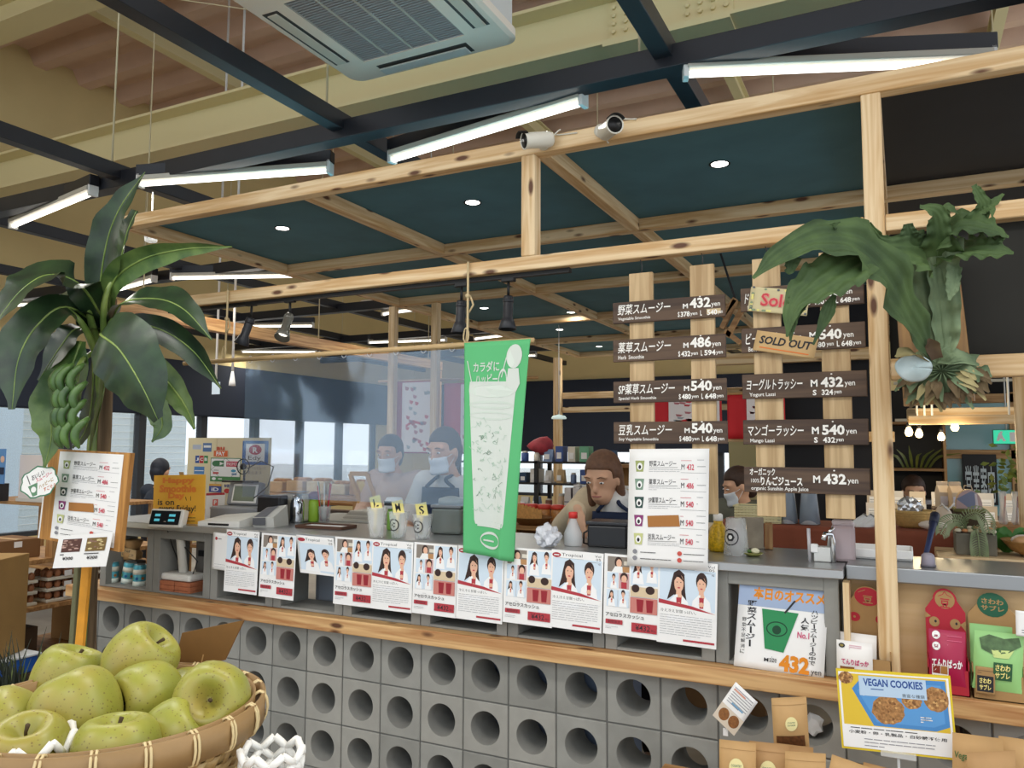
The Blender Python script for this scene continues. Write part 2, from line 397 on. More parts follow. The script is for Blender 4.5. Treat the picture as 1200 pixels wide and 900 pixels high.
# ---------------------------------------------------------------- fluorescent fittings
TUBE=mat('#fffaf0',.4,emit=3.2)
tgroup='fluorescent tube fittings under the ceiling grid'
tl=thing('tube_light','','ceiling light',(0,0,0),tgroup)
m_=MB(); m_.box(-.63,.63,-.03,.03,.046,.115,BSTEEL,.003); m_.build('rail',tl)
m_=MB(); m_.box(-.61,.61,-.04,.04,.016,.045,mat('#b9b4a6',.4),.004)
for sx in (-1,1): m_.box(sx*.615-.012,sx*.615+.012,-.03,.03,-.02,.06,GALV,.003)
m_.build('housing',tl)
m_=MB(); m_.tube([(-.60,0,0),(.60,0,0)],.0135,10,TUBE); m_.build('tube',tl)
spots=[(-3.49,3.29,15,'hanging above the left end of the timber frame'),(-1.87,3.36,-10,'hanging above the two white security cameras'),(-.2,3.41,21,'hanging at top right above the timber frame'),(-5.1,3.23,-11,'hanging far left above the banana plant'),
 (-5.55,5.30,21,'behind the banana leaf tip and above the left spotlights'),(-6.95,5.2,-13,'seen between the banana leaves at mid height'),(-8.6,5.4,14,'at the far left edge behind a banana leaf'),
 (-7.45,7.7,23,'beyond the two left spotlights, upper of the pair'),(-9.3,9.9,28,'beyond the two left spotlights, lower of the pair'),
 (-4.9,7.45,-12,'seen over the plastic sheet between two posts, nearest'),(-3.2,7.5,16,'hanging behind the green banner top'),(-6.6,9.7,12,'low behind the plastic sheet rail on the left'),
 (-4.95,9.75,-14,'low behind the plastic sheet rail in the middle'),(-3.2,9.7,14,'right of the green banner, upper of the far row'),(-1.5,9.6,-12,'behind the left menu boards, upper'),
 (-6.2,12,14,'farthest row behind the plastic sheet'),(-4.4,12,-12,'farthest row right of the banner'),(-2.7,12,14,'farthest row behind the herb board'),(.4,9.8,10,'seen below the fern beyond the timber post'),(1.1,11.9,-10,'farthest one at the right edge under the timber beam'),
 (-3.6,1.15,12,'in the unseen overhead row before the counter, left'),(-1.9,1.15,-12,'in the unseen overhead row before the counter, middle'),(-.1,1.15,12,'in the unseen overhead row before the counter, right'),(1.6,1.2,-12,'in the unseen overhead row before the counter, far right'),  # from here on: unseen fittings, added to light the customer side
 (-6.0,1.2,12,'in the unseen overhead row before the banana plant'),(1.6,3.3,-12,'outside the view beyond the fern'),(-2.8,-.9,12,'behind the viewer, left'),(.2,-.9,-12,'behind the viewer, right')]
lname='white fluorescent tube fitting '
for i,(x,y,a,l) in enumerate(spots):
    z=3.08
    if i==0: o=tl; o.location=(x,y,z); o.rotation_euler=(0,0,rad(a)); o['label']=lname+l
    else: o=dup(tl,(x,y,z),rad(a),lname+l)
    area_light('tube_glow',(x,y,z-.03),1.15,.06,TUBE_W,rot=(0,0,rad(a)))
# ================================================================= TIMBER CANOPY
TEAL=mat('#4a7888',.75,var=.12,vscale=4); DPAN=mat('#222226',.8,var=.08,vscale=6)
tf=thing('timber_canopy','knotty pale pine frame with dark teal ceiling panels standing over the smoothie counter','timber frame',(-.06,2.8,.77))
XC=[-3.75,-2.5,-1.27,-.06,1.16,2.4]; YR=[2.8,4.05,5.38,6.73,8.1,9.45]
Z0,Z1=2.677,2.742
def beam(x0,x1,y0,y1,z0,z1,ax,name='beam',par=tf,m=None):
    b=MB(); b.box(x0,x1,y0,y1,z0,z1,m or pine(ax),.003); return b.build(name,par)
for yy in YR: beam(-3.78,2.45,yy-.03,yy+.03,Z0,Z1,'x')
for xx in XC:
    for a,b in zip(YR,YR[1:]): beam(xx-.03,xx+.03,a+.031,b-.031,Z0,Z1,'y')
for i,(a,b) in enumerate(zip(XC,XC[1:])):
    for c,d in zip(YR,YR[1:]):
        p=MB(); p.box(a+.002,b-.002,c+.002,d-.002,Z1+.001,Z1+.012,DPAN if i>=3 else TEAL); p.build('ceiling_panel',tf)
LZ0,LZ1=2.207,2.262
beam(-3.45,-.092,2.77,2.83,LZ0,LZ1,'x'); beam(-.028,1.2,2.77,2.83,LZ0,LZ1,'x')
beam(-.09,-.03,2.77,2.83,.772,Z0-.001,'z','post')
beam(-1.345,-1.285,2.77,2.83,LZ1+.001,Z0-.001,'z','post')
beam(1.125,1.185,2.77,2.83,.772,LZ0-.001,'z','post')
beam(-.028,1.124,2.775,2.825,1.722,1.79,'x')
b=MB(); b.box(-.028,1.12,2.826,2.841,1.791,LZ0-.002,mat('#24231f',.85,var=.06,vscale=8)); b.build('blackboard',tf)
beam(-3.83,-3.77,5.35,5.41,.02,Z0-.001,'z','post'); beam(-3.41,-3.35,5.35,5.41,.02,Z0-.001,'z','post')
for p in ((-4.02,9.4),(-1.27,9.45)): beam(p[0]-.05,p[0]+.05,p[1]-.04,p[1]+.04,.02,Z0-.001,'z','post')
beam(-4.0,-.9,9.42,9.48,2.14,2.22,'x'); beam(-4.0,-.9,9.42,9.48,1.96,2.03,'x')
# lower rails behind the menu boards
beam(-1.3,-.1,5.86,5.93,2.12,2.2,'x'); beam(-1.4,-.05,5.86,5.93,1.55,1.62,'x'); 
# open frame at the left beyond the canopy
lf=MB()
fr2=thing('timber_rack_frame','long weathered timber beam beyond the two left spotlights','timber frame',(-5.9,5,0))
b=MB(); b.box(-5.95,-5.85,4.2,9.5,2.60,2.72,oldpine('y'),.004); b.build('beam',fr2)
for yy in (4.6,6.9,9.2):
    b=MB(); b.tube([(-5.9,yy,2.715),(-5.9,yy,6.46)],.006,6,ROD); b.build('hanger_rod',fr2)
b=MB(); b.box(-5.94,-5.86,9.42,9.5,0,2.59,oldpine('z'),.004); b.build('post',fr2)
# downlights
DL=mat('#fffdf6',.4,emit=9); BLK=mat('#0d0d0e',.5)
dg='round downlights in the canopy panels'
dl=thing('downlight','','downlight',(0,0,0),dg)
m_=MB(); m_.lathe([(.034,0),(.044,-.004),(.046,0)],24,BLK); m_.build('trim_ring',dl)
m_=MB(); m_.lathe([(0,-.002),(.036,-.002),(.036,0)],24,DL); m_.build('lamp',dl)
dls=[(-3.13,3.33,'in the leftmost front teal panel'),(-1.92,3.39,'in the middle front teal panel left of the short post'),(-.68,3.39,'in the front teal panel right of the white cameras'),(-3.31,6.07,'above the green banner, left of the spotlight'),(-3.2,7.53,'right of the green banner top, farther back'),(-2.69,6.6,'between banner and menu boards, second nearest'),(-3.3,9.0,'low over the far canopy edge right of the banner'),(-1.55,4.75,'glimpsed behind the upper left menu board')]
for i,(x,y,l) in enumerate(dls):
    if i==0: o=dl; o.location=(x,y,Z1+.001); o['label']='small white round downlight '+l
    else: o=dup(dl,(x,y,Z1+.001),0,'small white round downlight '+l)
    area_light('downlight_glow',(x,y,Z1-.02),.06,.06,2.0)
# ================================================================= COUNTER
ct=thing('smoothie_counter','long counter of perforated grey concrete blocks with a steel top and pine ledge','counter',(-2,2.87,0))
C1=mat('#908f89',.85,var=.10,vscale=9,bump=.15); C2=mat('#878680',.85,var=.12,vscale=8,bump=.15); C3=mat('#97958e',.85,var=.09,vscale=10,bump=.15); MORT=mat('#6f6f6b',.9)
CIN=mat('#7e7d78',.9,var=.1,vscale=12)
def hole_block(mb,x0,z0,w,h,y0,y1,r,m,g=.0025):
    x1=x0+w-g; x0+=g; z1=z0+h-g; z0+=g; cx=(x0+x1)/2; cz=(z0+z1)/2; n=32; vs=[]; k=[]
    def sq(a):
        c,s=cos(a),sin(a); t=1/max(abs(c),abs(s)); return (cx+c*t*(x1-x0)/2, cz+s*t*(z1-z0)/2)
    angs=[2*pi*i/n for i in range(n)]
    c4=[rad(45),rad(135),rad(225),rad(315)]
    b=.003
    O=[sq(a) for a in angs]
    ring=lambda rr,y:[(cx+rr*cos(a),y,cz+rr*sin(a)) for a in angs]
    layers=[[(cx+(p[0]-cx),y0+b,cz+(p[1]-cz)) for p in O],[(cx+(p[0]-cx)*(1-2*b/w),y0,cz+(p[1]-cz)*(1-2*b/h)) for p in O],ring(r+.002,y0),ring(r,y0+.003),ring(r*.93,y1)]
    for L in layers: vs+=L
    fs=[]; 
    for j in range(len(layers)-1):
        for i in range(n): fs.append((j*n+i,j*n+(i+1)%n,(j+1)*n+(i+1)%n,(j+1)*n+i))
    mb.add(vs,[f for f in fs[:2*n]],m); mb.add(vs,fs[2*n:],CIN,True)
    # corners (outer frame corner pieces)
    mb.box(x0,x1,y0+b+.0005,y0+b+.02,z0,z0+.0035,m); mb.box(x0,x1,y0+b+.0005,y0+b+.02,z1-.0035,z1,m); mb.box(x0,x0+.0035,y0+b+.0005,y0+b+.02,z0,z1,m); mb.box(x1-.0035,x1,y0+b+.0005,y0+b+.02,z0,z1,m)
def mortar(mb,x0,z0,w,h,y0,y1,r,n=32):
    cx=x0+w/2; cz=z0+h/2; vs=[];fs=[]
    def sq(a):
        c,s=cos(a),sin(a); t=1/max(abs(c),abs(s)); return (cx+c*t*w/2, cz+s*t*h/2)
    for i in range(n):
        a=2*pi*i/n; p=sq(a); vs+=[(p[0],y0,p[1]),(cx+r*cos(a),y0,cz+r*sin(a))]
    for i in range(n): fs.append((2*i,2*((i+1)%n),2*((i+1)%n)+1,2*i+1))
    mb.add(vs,fs,MORT)
bw=MB(); rr=random.Random(3)
for i in range(-19,7):
    for j in range(3):
        x0=-.193+.2*i; z0=.112+.2*j-.2+.2; 
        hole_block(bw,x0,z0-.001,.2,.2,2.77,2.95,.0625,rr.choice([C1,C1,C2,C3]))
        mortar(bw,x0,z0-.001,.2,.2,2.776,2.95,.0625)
bw.box(-.193-.2*19,-.193+.2*7,2.775,2.95,0,.11,C2)
bw.build('block_wall',ct)
b=MB(); b.box(-3.99,1.21,2.715,2.99,.71,.769,wood('ledge','#d6ae78','#a97444','x'),.004); b.build('pine_ledge',ct)
uf=MB(); fz0,fz1=.77,1.084
for k in range(-9,0):
    x0=-.198+.4*k; x1=x0+.396; m_=rr.choice([C1,C3,C2])
    for (a,b_,c,d) in ((x0,x0+.045,fz0,fz1),(x1-.045,x1,fz0,fz1),(x0+.045,x1-.045,fz1-.045,fz1),(x0+.045,x1-.045,fz0,fz0+.012)): uf.box(a,b_,2.772,2.96,c,d,m_,.002)
uf.build('block_frame',ct)
st=MB(); st.box(-3.85,-.185,2.742,3.24,1.085,1.115,STEEL,.003); st.build('steel_top',ct)
# under-counter equipment seen through the block openings
UC=mat('#7d8894',.45); 
def fridge(x0,x1,lab,m):
    t=thing('under_counter_fridge',lab,'fridge',((x0+x1)/2,3.3,0),'under counter cabinets')
    q=MB(); q.box(x0,x1,3.0,3.22,.05,1.06,m,.01)
    q.build('cabinet_body',t); q=MB(); q.box(x0+.03,x1-.03,2.985,3.0,.12,1.0,m,.006); q.build('door',t)
    q=MB(); q.box(x0+.05,x1-.05,2.975,2.985,.93,.96,mat('#2a2c30',.4)); q.build('handle',t)
    q=MB(); [q.lathe([(.02,0),(.02,.05)],10,BLK,T(x,y,0)) for x in (x0+.05,x1-.05) for y in (3.06,3.18)]; q.build('foot',t)
fridge(-3.36,-2.92,'grey fridge side panel behind the scale opening',mat('#96928a',.6)); fridge(-2.0,-1.45,'blue grey fridge behind the counter below the banner',mat('#8496b4',.5)); fridge(-1.4,-1.0,'blue grey fridge behind the middle posters',mat('#7f90ab',.5)); fridge(-2.55,-2.1,'pale grey fridge behind the curled poster',mat('#8d95a0',.5))
# ================================================================= PLYWOOD COUNTER at the right
PLY=wood('plywood','#d9b888','#cda873','x',knots=0,rough=.5,scale=.5)
pc=thing('plywood_counter','pale plywood fronted counter with grey steel top behind the snack displays','counter',(.4,3,0))
q=MB(); q.box(-.188,1.2,2.86,2.88,.772,1.075,PLY); q.box(-.188,-.17,2.75,2.859,.772,1.075,pine('z')); q.build('front_panel',pc)
q=MB(); q.box(-.18,1.2,2.80,3.14,1.078,1.125,mat('#9a9c9e',.3,metal=.7,var=.05,vscale=3),.004); q.build('steel_top',pc)
# ================================================================= POSTERS, BOARDS, BANNER
SKIN=mat('#e8b89c',.7); HAIR=mat('#3a2622',.7); PRED=mat('#b23a44',.7); PBL=mat('#d3e2ef',.75); PGR=mat('#8a8a90',.75); TAN=mat('#b98a5c',.7)
def woman(a,cx,cy,s,long=True,tilt=0):
    """a smiling woman in white holding a red drink (printed picture)"""
    k=1.0
    if long: a.poly([(cx-.62*s,cy-.1*s),(cx-.45*s,cy-.62*s),(cx,cy-.82*s),(cx+.45*s,cy-.55*s),(cx+.55*s,cy+.5*s),(cx+.72*s,cy+1.25*s),(cx+.3*s,cy+.9*s),(cx-.4*s,cy+.7*s),(cx-1.0*s,cy+1.05*s),(cx-.75*s,cy+.4*s)],HAIR)
    else: a.ell(cx,cy-.22*s,.52*s,.58*s,HAIR)
    a.poly([(cx-.2*s,cy+.3*s),(cx+.2*s,cy+.3*s),(cx+.24*s,cy+.8*s),(cx-.24*s,cy+.8*s)],SKIN)
    a.poly([(cx-1.0*s,cy+2.3*s),(cx-.8*s,cy+1.1*s),(cx-.25*s,cy+.68*s),(cx+.25*s,cy+.68*s),(cx+.8*s,cy+1.1*s),(cx+1.05*s,cy+2.3*s)],mat('#f4f4f4',.7))
    a.ell(cx,cy,.40*s,.55*s,SKIN)
    a.poly([(cx-.42*s,cy-.1*s),(cx-.3*s,cy-.55*s),(cx+.1*s,cy-.62*s),(cx+.42*s,cy-.1*s),(cx+.25*s,cy-.38*s),(cx-.2*s,cy-.36*s)],HAIR)
    for e in (-.16,.16): a.ell(cx+e*s,cy-.06*s,.05*s,.035*s,HAIR,8)
    a.ell(cx,cy+.27*s,.13*s,.05*s,mat('#c8555a',.7),8)
    a.ell(cx+.1*s,cy+.78*s,.2*s,.18*s,SKIN,10)
    a.poly([(cx-.2*s,cy+.85*s),(cx+.25*s,cy+.85*s),(cx+.2*s,cy+1.55*s),(cx-.15*s,cy+1.55*s)],PRED)
    a.ell(cx+.02*s,cy+1.3*s,.24*s,.16*s,SKIN,10)
def poster_two(a,fine=True,s=1):
    a.rect(0,0,1,1,PAPER); a.rect(.03,.1,.97,.6,PBL)
    a.ell(.1,.065,.085,.032,mat('#a8323e',.6)); a.rect(.05,.058,.15,.072,PAPER)
    a.text('Tropical',.20,.035,.60,.085,INK,bold=.0); a.text('Vol',.84,.03,.95,.06,INK); a.text('05',.86,.07,.95,.10,INK); a.line([(.72,.125),(.95,.125)],.0012,PGR); a.line([(.08,.1),(.62,.1)],.0008,PGR); a.text('号',.9,.135,.95,.155,INK)
    woman(a,.36,.27,.20,True); woman(a,.74,.265,.18,False)
    a.poly([(.02,.50),(.98,.585),(.98,.62),(.02,.555)],PAPER)
    a.poly([(.02,.475),(.6,.53),(.98,.60),(.98,.605),(.5,.56),(.02,.525)],PRED); a.rect(.02,.60,.98,.63,PAPER); a.poly([(.02,.525),(.98,.6),(.98,.66),(.02,.66)],PAPER)
    a.text('冷え冷え甘酸っぱい。',.05,.585,.66,.625,INK)
    a.scrib(.05,.645,.93,.90,PGR,9,.0012,3); a.rect(.45,.93,.97,.955,PRED)
def poster_grid(a,seed=1):
    a.rect(0,0,1,1,PAPER)
    def cell(x0,y0,x1,y1,bg): a.rect(x0,y0,x1,y1,bg)
    cell(.06,.03,.46,.22,mat('#8a8076',.7)); a.poly([(.2,.22),(.35,.15),(.46,.15),(.46,.22)],TAN); a.ell(.26,.1,.07,.07,HAIR); a.ell(.27,.11,.05,.05,SKIN); a.poly([(.14,.22),(.2,.15),(.33,.15),(.34,.22)],WHITE); a.rect(.36,.08,.46,.13,mat('#d9d2c4',.7))
    cell(.49,.03,.97,.36,PBL); woman(a,.62,.115,.1,True); woman(a,.86,.10,.095,False)
    cell(.06,.23,.26,.42,PBL); woman(a,.18,.29,.06,False); cell(.28,.23,.46,.42,mat('#c9a0a0',.7)); a.ell(.37,.28,.07,.06,HAIR); a.ell(.37,.3,.05,.045,SKIN); a.rect(.32,.34,.42,.42,PRED)
    cell(.06,.44,.26,.65,PBL); woman(a,.15,.5,.065,True); cell(.27,.44,.46,.65,PBL); woman(a,.36,.49,.07,False)
    cell(.49,.38,.97,.5,mat('#d8c3a2',.7)); a.ell(.58,.40,.07,.05,HAIR); a.ell(.84,.41,.08,.05,HAIR)
    cell(.49,.51,.97,.70,mat('#c98076',.7)); 
    for x in (.6,.77): a.poly([(x,.53),(x+.13,.53),(x+.115,.68),(x+.015,.68)],mat('#96222e',.6))
    a.text('アセロラスカッシュ',.05,.725,.74,.775,INK,bold=.012); a.scrib(.25,.695,.6,.715,PGR,1,.001,2)
    a.rect(.05,.81,.36,.865,PRED); a.text('期間限定',.09,.82,.32,.855,INK); a.scrib(.05,.89,.28,.93,PGR,2,.001,seed)
    a.rect(.52,.82,.97,.93,PRED); a.text('¥432',.59,.84,.85,.91,INK,bold=.01); a.text('税込',.87,.88,.95,.91,INK)
def sheet(TL,TR,BL,fn,name,label,cat='poster',group=None,thick=.0006,base=None,bend=None):
    """a sheet of paper with its print; back stays white"""
    a=Art(TL,TR,BL,lift=thick,bend=bend)
    m=base or PAPER
    o=Vector(TL);U=Vector(TR)-o;V=Vector(BL)-o
    f=lambda u,v: o+U*u+V*v+(Vector(bend(u,v)) if bend else Vector((0,0,0)))
    a.mb.grid(lambda u,v:f(u,1-v)+a.N*(thick*.5),6,12,m,True,thick)
    fn(a); ob=a.mb.build(name,loc=(o+U*.5+V)); return tag(ob,label,cat,group)
gp='drink posters along the counter front'
PT=[('two',(266,620),(305,624),(262,694),'leftmost two-women drink poster, right of the small code sheet'),
('grid',(308,624),(348,628),(305,696),'photo-grid poster with red price, left of the curled poster'),
('grid',(393,629),(436,632),(390,706),'photo-grid poster with red price, right of the curled poster'),
('two',(437,632),(484,636),(435,709),'two-women drink poster below the L and M sample cups'),
('grid',(486,635),(536,639),(483,717),'photo-grid poster with red price, below the S sample cup'),
('two',(538,639),(589,644),(533,720),'two-women drink poster partly under the green banner'),
('grid',(592,640),(646,645),(588,728),'photo-grid poster with red price, just right of the green banner'),
('two',(647,643),(708,650),(643,734),'two-women drink poster below the crumpled white bag'),
('grid',(709,648),(771,655),(706,740),'photo-grid poster with red price, under the white hanging menu left part'),
('two',(772,655),(838,661),(768,748),'rightmost two-women drink poster, beside the concrete display box')]
PC={}
PX=[(-2.861,1.112,-.006),(-2.640,1.108,-.008),(-2.219,1.113,-.002),(-2.019,1.112,-.004),(-1.810,1.113,-.006),(-1.600,1.112,-.008),(-1.392,1.119,-.008),(-1.194,1.121,-.01),(-.985,1.119,-.008),(-.784,1.112,-.01)]
for i,(p,(x,z,sk)) in enumerate(zip(PT,PX)):
    w=.206; h=.285; y=2.735-.0012*(i%2)
    sheet((x,y,z),(x+w,y,z+sk*.4),(x+sk,y-.002,z-h),poster_two if p[0]=='two' else (lambda a,i=i:poster_grid(a,i)),'drink_poster',('white '+p[4]) if len(('white '+p[4]).split())<=16 else p[4],'poster',gp)
# poster curled up from below: print stops at the fold
def curl(u,v): return (0,-.0+.05*max(0,v-.55)**2*(1 if v<.8 else 1)-.02*sin(pi*v),0.02*max(0,.35-abs(u-.5))*v)
def poster_curl(a):
    a.rect(.05,.2,.96,.95,PBL); a.ell(.13,.11,.1,.05,mat('#a8323e',.6)); a.text('Tropical',.24,.06,.62,.15,INK); a.text('Vol',.84,.04,.95,.1,INK); a.text('05',.86,.13,.95,.19,INK)
    woman(a,.36,.5,.2,True); woman(a,.74,.46,.19,False); a.poly([(.02,.9),(.98,.96),(.98,1),(.02,1)],PAPER)
sheet((-2.432,2.728,1.110),(-2.222,2.728,1.106),(-2.415,2.74,.945),poster_curl,'curled_drink_poster','curled up two-women drink poster with its lower half folded away','poster',gp)
def codesheet(a):
    a.ell(.2,.16,.07,.045,PRED); a.scrib(.3,.12,.85,.2,PGR,1,.004,9); a.scrib(.15,.82,.85,.95,PGR,2,.001,4)
sheet((-2.953,2.7395,1.094),(-2.84,2.7395,1.090),(-2.955,2.7395,.922),codesheet,'code_sheet','small plain white sheet half behind the leftmost drink poster','sheet')
# ------------------------------------------------------------ brown menu boards on pale strips
def sign(name,label,strips,ztops,zbots,boards,xb0,xb1,slope):
    t=thing(name,label,'menu sign',((xb0+xb1)/2,2.8,2.16))
    for (x0,x1),zt,zb in zip(strips,ztops,zbots):
        q=MB(); q.box(x0,x1,2.80,2.816,zb,zt,stripwood('z'),.0015); o=q.build('strip',t)
        q=MB(); xm=(x0+x1)/2; q.tube([(xm,2.808,zt-.02),(xm+.004,2.806,zt+.03),(xm,2.80,LZ0-.002)],.0022,6,mat('#3a3a3c',.5)); q.build('hanging_wire',o)
    for (zt,zb,draw) in boards:
        q=MB(); q.box(xb0,xb1,2.786,2.7995,zb,zt,darkwood('x'),.0015); o=q.build('menu_board',t)
        a=Art((xb0,2.786,zt),(xb1,2.786,zt),(xb0,2.786,zb),lift=.0008); draw(a); a.mb.build('lettering',o)
def L(jp,en,m,small,hi=None,x1=.53,jy=(.12,.62)):
    def d(a):
        a.text(jp,.05,jy[0],x1,jy[1],CHALK,bold=.010,slant=.01); a.text(en,.05,.72,.05+.0155*len(en)+.02,.90,CHALK,bold=.012)
        a.text('M',.64,.3,.685,.52,CHALK,bold=.03); a.text(m,.70,.08,.88,.54,CHALK,bold=.035); a.text('yen',.885,.36,.96,.58,CHALK,bold=.01); a.ell(.79,.03,.008,.03,CHALK,8)
        if hi: a.rect(.845,.62,.965,.86,mat('#cdb790',.8))
        for (tx,x0,xx1,big) in small: a.text(tx,x0,.66 if big else .74,xx1,.90,CHALK,bold=.03 if big else .01)
    return d
sl=[('S',.595,.612,1),('378',.62,.70,1),('yen',.705,.765,0),('L',.79,.805,1),('540',.85,.935,1),('yen',.94,.98,0)]
def sm(a_,b_): return [('S',.595,.612,1),(a_,.62,.70,1),('yen',.705,.765,0),('L',.79,.805,1),(b_,.82,.915,1),('yen',.92,.975,0)]
boardsL=[(2.047,1.967,L('野菜スムージー','Vegetable Smoothie','432',sl,hi=1)),(1.905,1.822,L('薬草スムージー','Herb  Smoothie','486',sm('432','594'))),
 (1.748,1.668,L('SP薬草スムージー','Special Herb Smoothie','540',sm('480','648'),x1=.56)),(1.597,1.517,L('豆乳スムージー','Soy Vegetable Smoothie','540',sm('480','648')))]
sign('smoothie_menu_sign','brown four-board smoothie menu sign hung left of the staghorn fern',[(-.906,-.815),(-.676,-.589)],[2.156,2.164],[1.27,1.27],boardsL,-.966,-.549,0)
def R(jp,en,m,small,x1=.50,top=None):
    def d(a):
        if top: a.text(top,.05,.04,.26,.34,CHALK,bold=.02); a.text(jp,.14,.36,.48,.72,CHALK,bold=.03); a.text('100%',.06,.46,.13,.62,CHALK)
        else: a.text(jp,.04,.2,x1,.66,CHALK,bold=.010,slant=.01)
        a.text(en,.06,.76,.06+.0165*len(en)+.02,.95,CHALK,bold=.012)
        if m: a.text('M',.565,.3,.62,.58,CHALK,bold=.03); a.text(m,.645,.22,.82,.62,CHALK,bold=.035); a.text('yen',.83,.42,.91,.64,CHALK,bold=.01); a.ell(.73,.1,.008,.03,CHALK,8)
        for (tx,x0,xx1,big) in small: a.text(tx,x0,.70 if big else .76,xx1,.92,CHALK,bold=.03 if big else .01)
    return d
s2=[('S',.56,.58,1),('480',.60,.69,1),('yen',.70,.755,0),('L',.78,.80,1),('648',.815,.90,1),('yen',.905,.965,0)]
boardsR=[(2.06,1.978,R('ドラゴンスムージー','Dragon Smoothie','540',s2)),(1.918,1.832,R('ビーツスムージー','Beet Smoothie','540',s2)),
 (1.757,1.672,R('ヨーグルトラッシー','Yogurt Lassi','432',[('S',.58,.61,1),('324',.65,.74,1),('yen',.745,.805,0)])),(1.599,1.514,R('マンゴーラッシー','Mango Lassi','540',[('S',.58,.61,1),('432',.65,.745,1),('yen',.75,.81,0)])),
 (1.438,1.352,R('りんごジュース','organic Sunshin Apple Juice','432',[],top='オーガニック'))]
sign('drink_menu_sign','brown five-board drink menu sign hung beside the right timber post',[(-.456,-.363),(-.236,-.147)],[2.164,2.164],[1.27,1.272],boardsR,-.495,-.099,0)
CARD=mat('#c9a877',.8,var=.04,vscale=30)
def soldout(a):
    a.text('SOLD OUT',.08,.22,.92,.62,INK,bold=.03,slant=.02); a.line([(.1,.80),(.9,.84)],.004,mat('#dd7a3a',.7))
def sold(a):
    r=random.Random(5)
    for i in range(46):
        s_=r.choice([0,1,2,3]); x=r.random(); y=r.random()
        x,y=[(x,.07),(x,.93),(.05,y),(.95,y)][s_]; a.ell(x,y,.025,.045,r.choice([mat('#e6dc86',.7),mat('#5a6068',.7),mat('#8a9a7a',.7)]),8)
    a.text('Sold',.2,.22,.72,.76,mat('#e08a84',.7),bold=.05); a.text('Sold',.205,.23,.715,.75,mat('#c8404a',.7),bold=.01); a.text('out',.74,.3,.93,.74,mat('#c8404a',.7),bold=.02)
sheet((-.438,2.772,1.908),(-.241,2.772,1.868),(-.455,2.774,1.84),soldout,'sold_out_card','plain tan SOLD OUT card with orange underline tucked on the second right board','card',None,.002,CARD)
sheet((-.455,2.772,2.062),(-.262,2.772,2.030),(-.47,2.774,1.978),sold,'sold_out_card','dotted border card reading Sold in red, tucked on the top right board','card',None,.002,mat('#cfc39a',.8))
# ------------------------------------------------------------ white drinks menu (hung over the counter, and on the plant stand)
MR=mat('#d0455a',.7)
def menu_art(a):
    icons=['#9ea86a','#7f9a86','#35504a','#8a3a72','#c5c98a']
    nm=['野菜スムージー','薬草スムージー','SP薬草スムージー','','豆乳スムージー']; pr=['432','486','540','540','540']
    for i in range(5):
        y=.10+i*.155; m_=mat(icons[i],.7)
        a.poly([(.08,y),(.20,y),(.185,y+.095),(.095,y+.095)],m_); a.ell(.14,y+.05,.035,.032,PAPER,12); a.ell(.14,y+.055,.018,.018,INK,8)
        if nm[i]: a.text(nm[i],.26,y+.0,.60,y+.05,INK,bold=.005); a.line([(.26,y+.062),(.62,y+.058)],.0012,INK); a.scrib(.26,y+.07,.66,y+.10,PGR,2,.0011,i)
        else: a.poly([(.25,y+.005),(.64,y-.01),(.66,y+.085),(.26,y+.10)],mat('#a9723a',.7))
        a.text('M',.665,y+.03,.705,y+.075,INK); a.text(pr[i],.73,y+.03,.82,y+.08,MR,bold=.02)
        a.scrib(.66,y-.01,.80,y+.01,MR,1,.0014,i+20); a.scrib(.86,y-.02,.97,y+.01,PGR,1,.0014,i+30); a.scrib(.86,y+.04,.97,y+.06,INK,1,.0014,i+40); a.line([(.66,y+.10),(.97,y+.105)],.001,PGR)
    for i in range(2):
        y=.875+i*.055; a.ell(.1,y,.03,.02,PGR,10); a.scrib(.17,y-.012,.56,y+.02,INK,1,.0022,50+i); a.ell(.66,y,.03,.02,mat('#c8544a',.7),10); a.scrib(.71,y-.015,.96,y+.02,INK,1,.002,60+i)
sheet((-.884,2.722,1.497),(-.598,2.722,1.500),(-.896,2.722,1.083),menu_art,'drinks_menu_sheet','white handwritten drinks menu hung below the left menu boards over the counter front','menu',None,.001)
# ------------------------------------------------------------ display poster inside the right block frame
def today(a):
    a.rect(0,0,1,.3,mat('#9fb0cc',.7)); OR=mat('#e08a1e',.7)
    a.text('本日のオススメ',.17,.08,.97,.22,OR,bold=.04); a.text('おいしくて人気',.34,.01,.8,.06,INK)
    def col(tx,x0,x1,y0,st,hh,b):
        for i,c in enumerate(tx):
            if c=='ー': a.line([((x0+x1)/2,y0+i*st),((x0+x1)/2+.004,y0+i*st+hh)],.006 if b>.015 else .004,INK)
            else: a.text(c,x0,y0+i*st,x1,y0+i*st+hh,INK,bold=b)
    col('野菜スムージー',.11,.22,.24,.075,.065,.02)
    col('野菜不足解消に',.06,.11,.44,.06,.045,0)
    col('ハッピースムージーの中で',.83,.90,.28,.05,.042,.01)
    for i,c in enumerate('人気'): a.text(c,.72,.37+i*.075,.81,.435+i*.075,INK,bold=.02)
    a.text('No.1',.69,.53,.82,.6,mat('#d0507a',.7),bold=.02)
    G=mat('#2e8a55',.7); a.poly([(.28,.32),(.69,.33),(.55,.78),(.34,.76)],G); a.line([(.54,.34),(.64,.20)],.006,INK); a.ring(.46,.53,.12,.085,.014,mat('#14432c',.7)); a.ell(.46,.54,.05,.05,mat('#14432c',.7))
    a.text('M',.34,.86,.39,.9,INK,bold=.02); a.text('size',.40,.84,.48,.9,INK); a.text('432',.51,.80,.84,.985,OR,bold=.05); a.text('yen',.86,.93,.97,.99,INK)
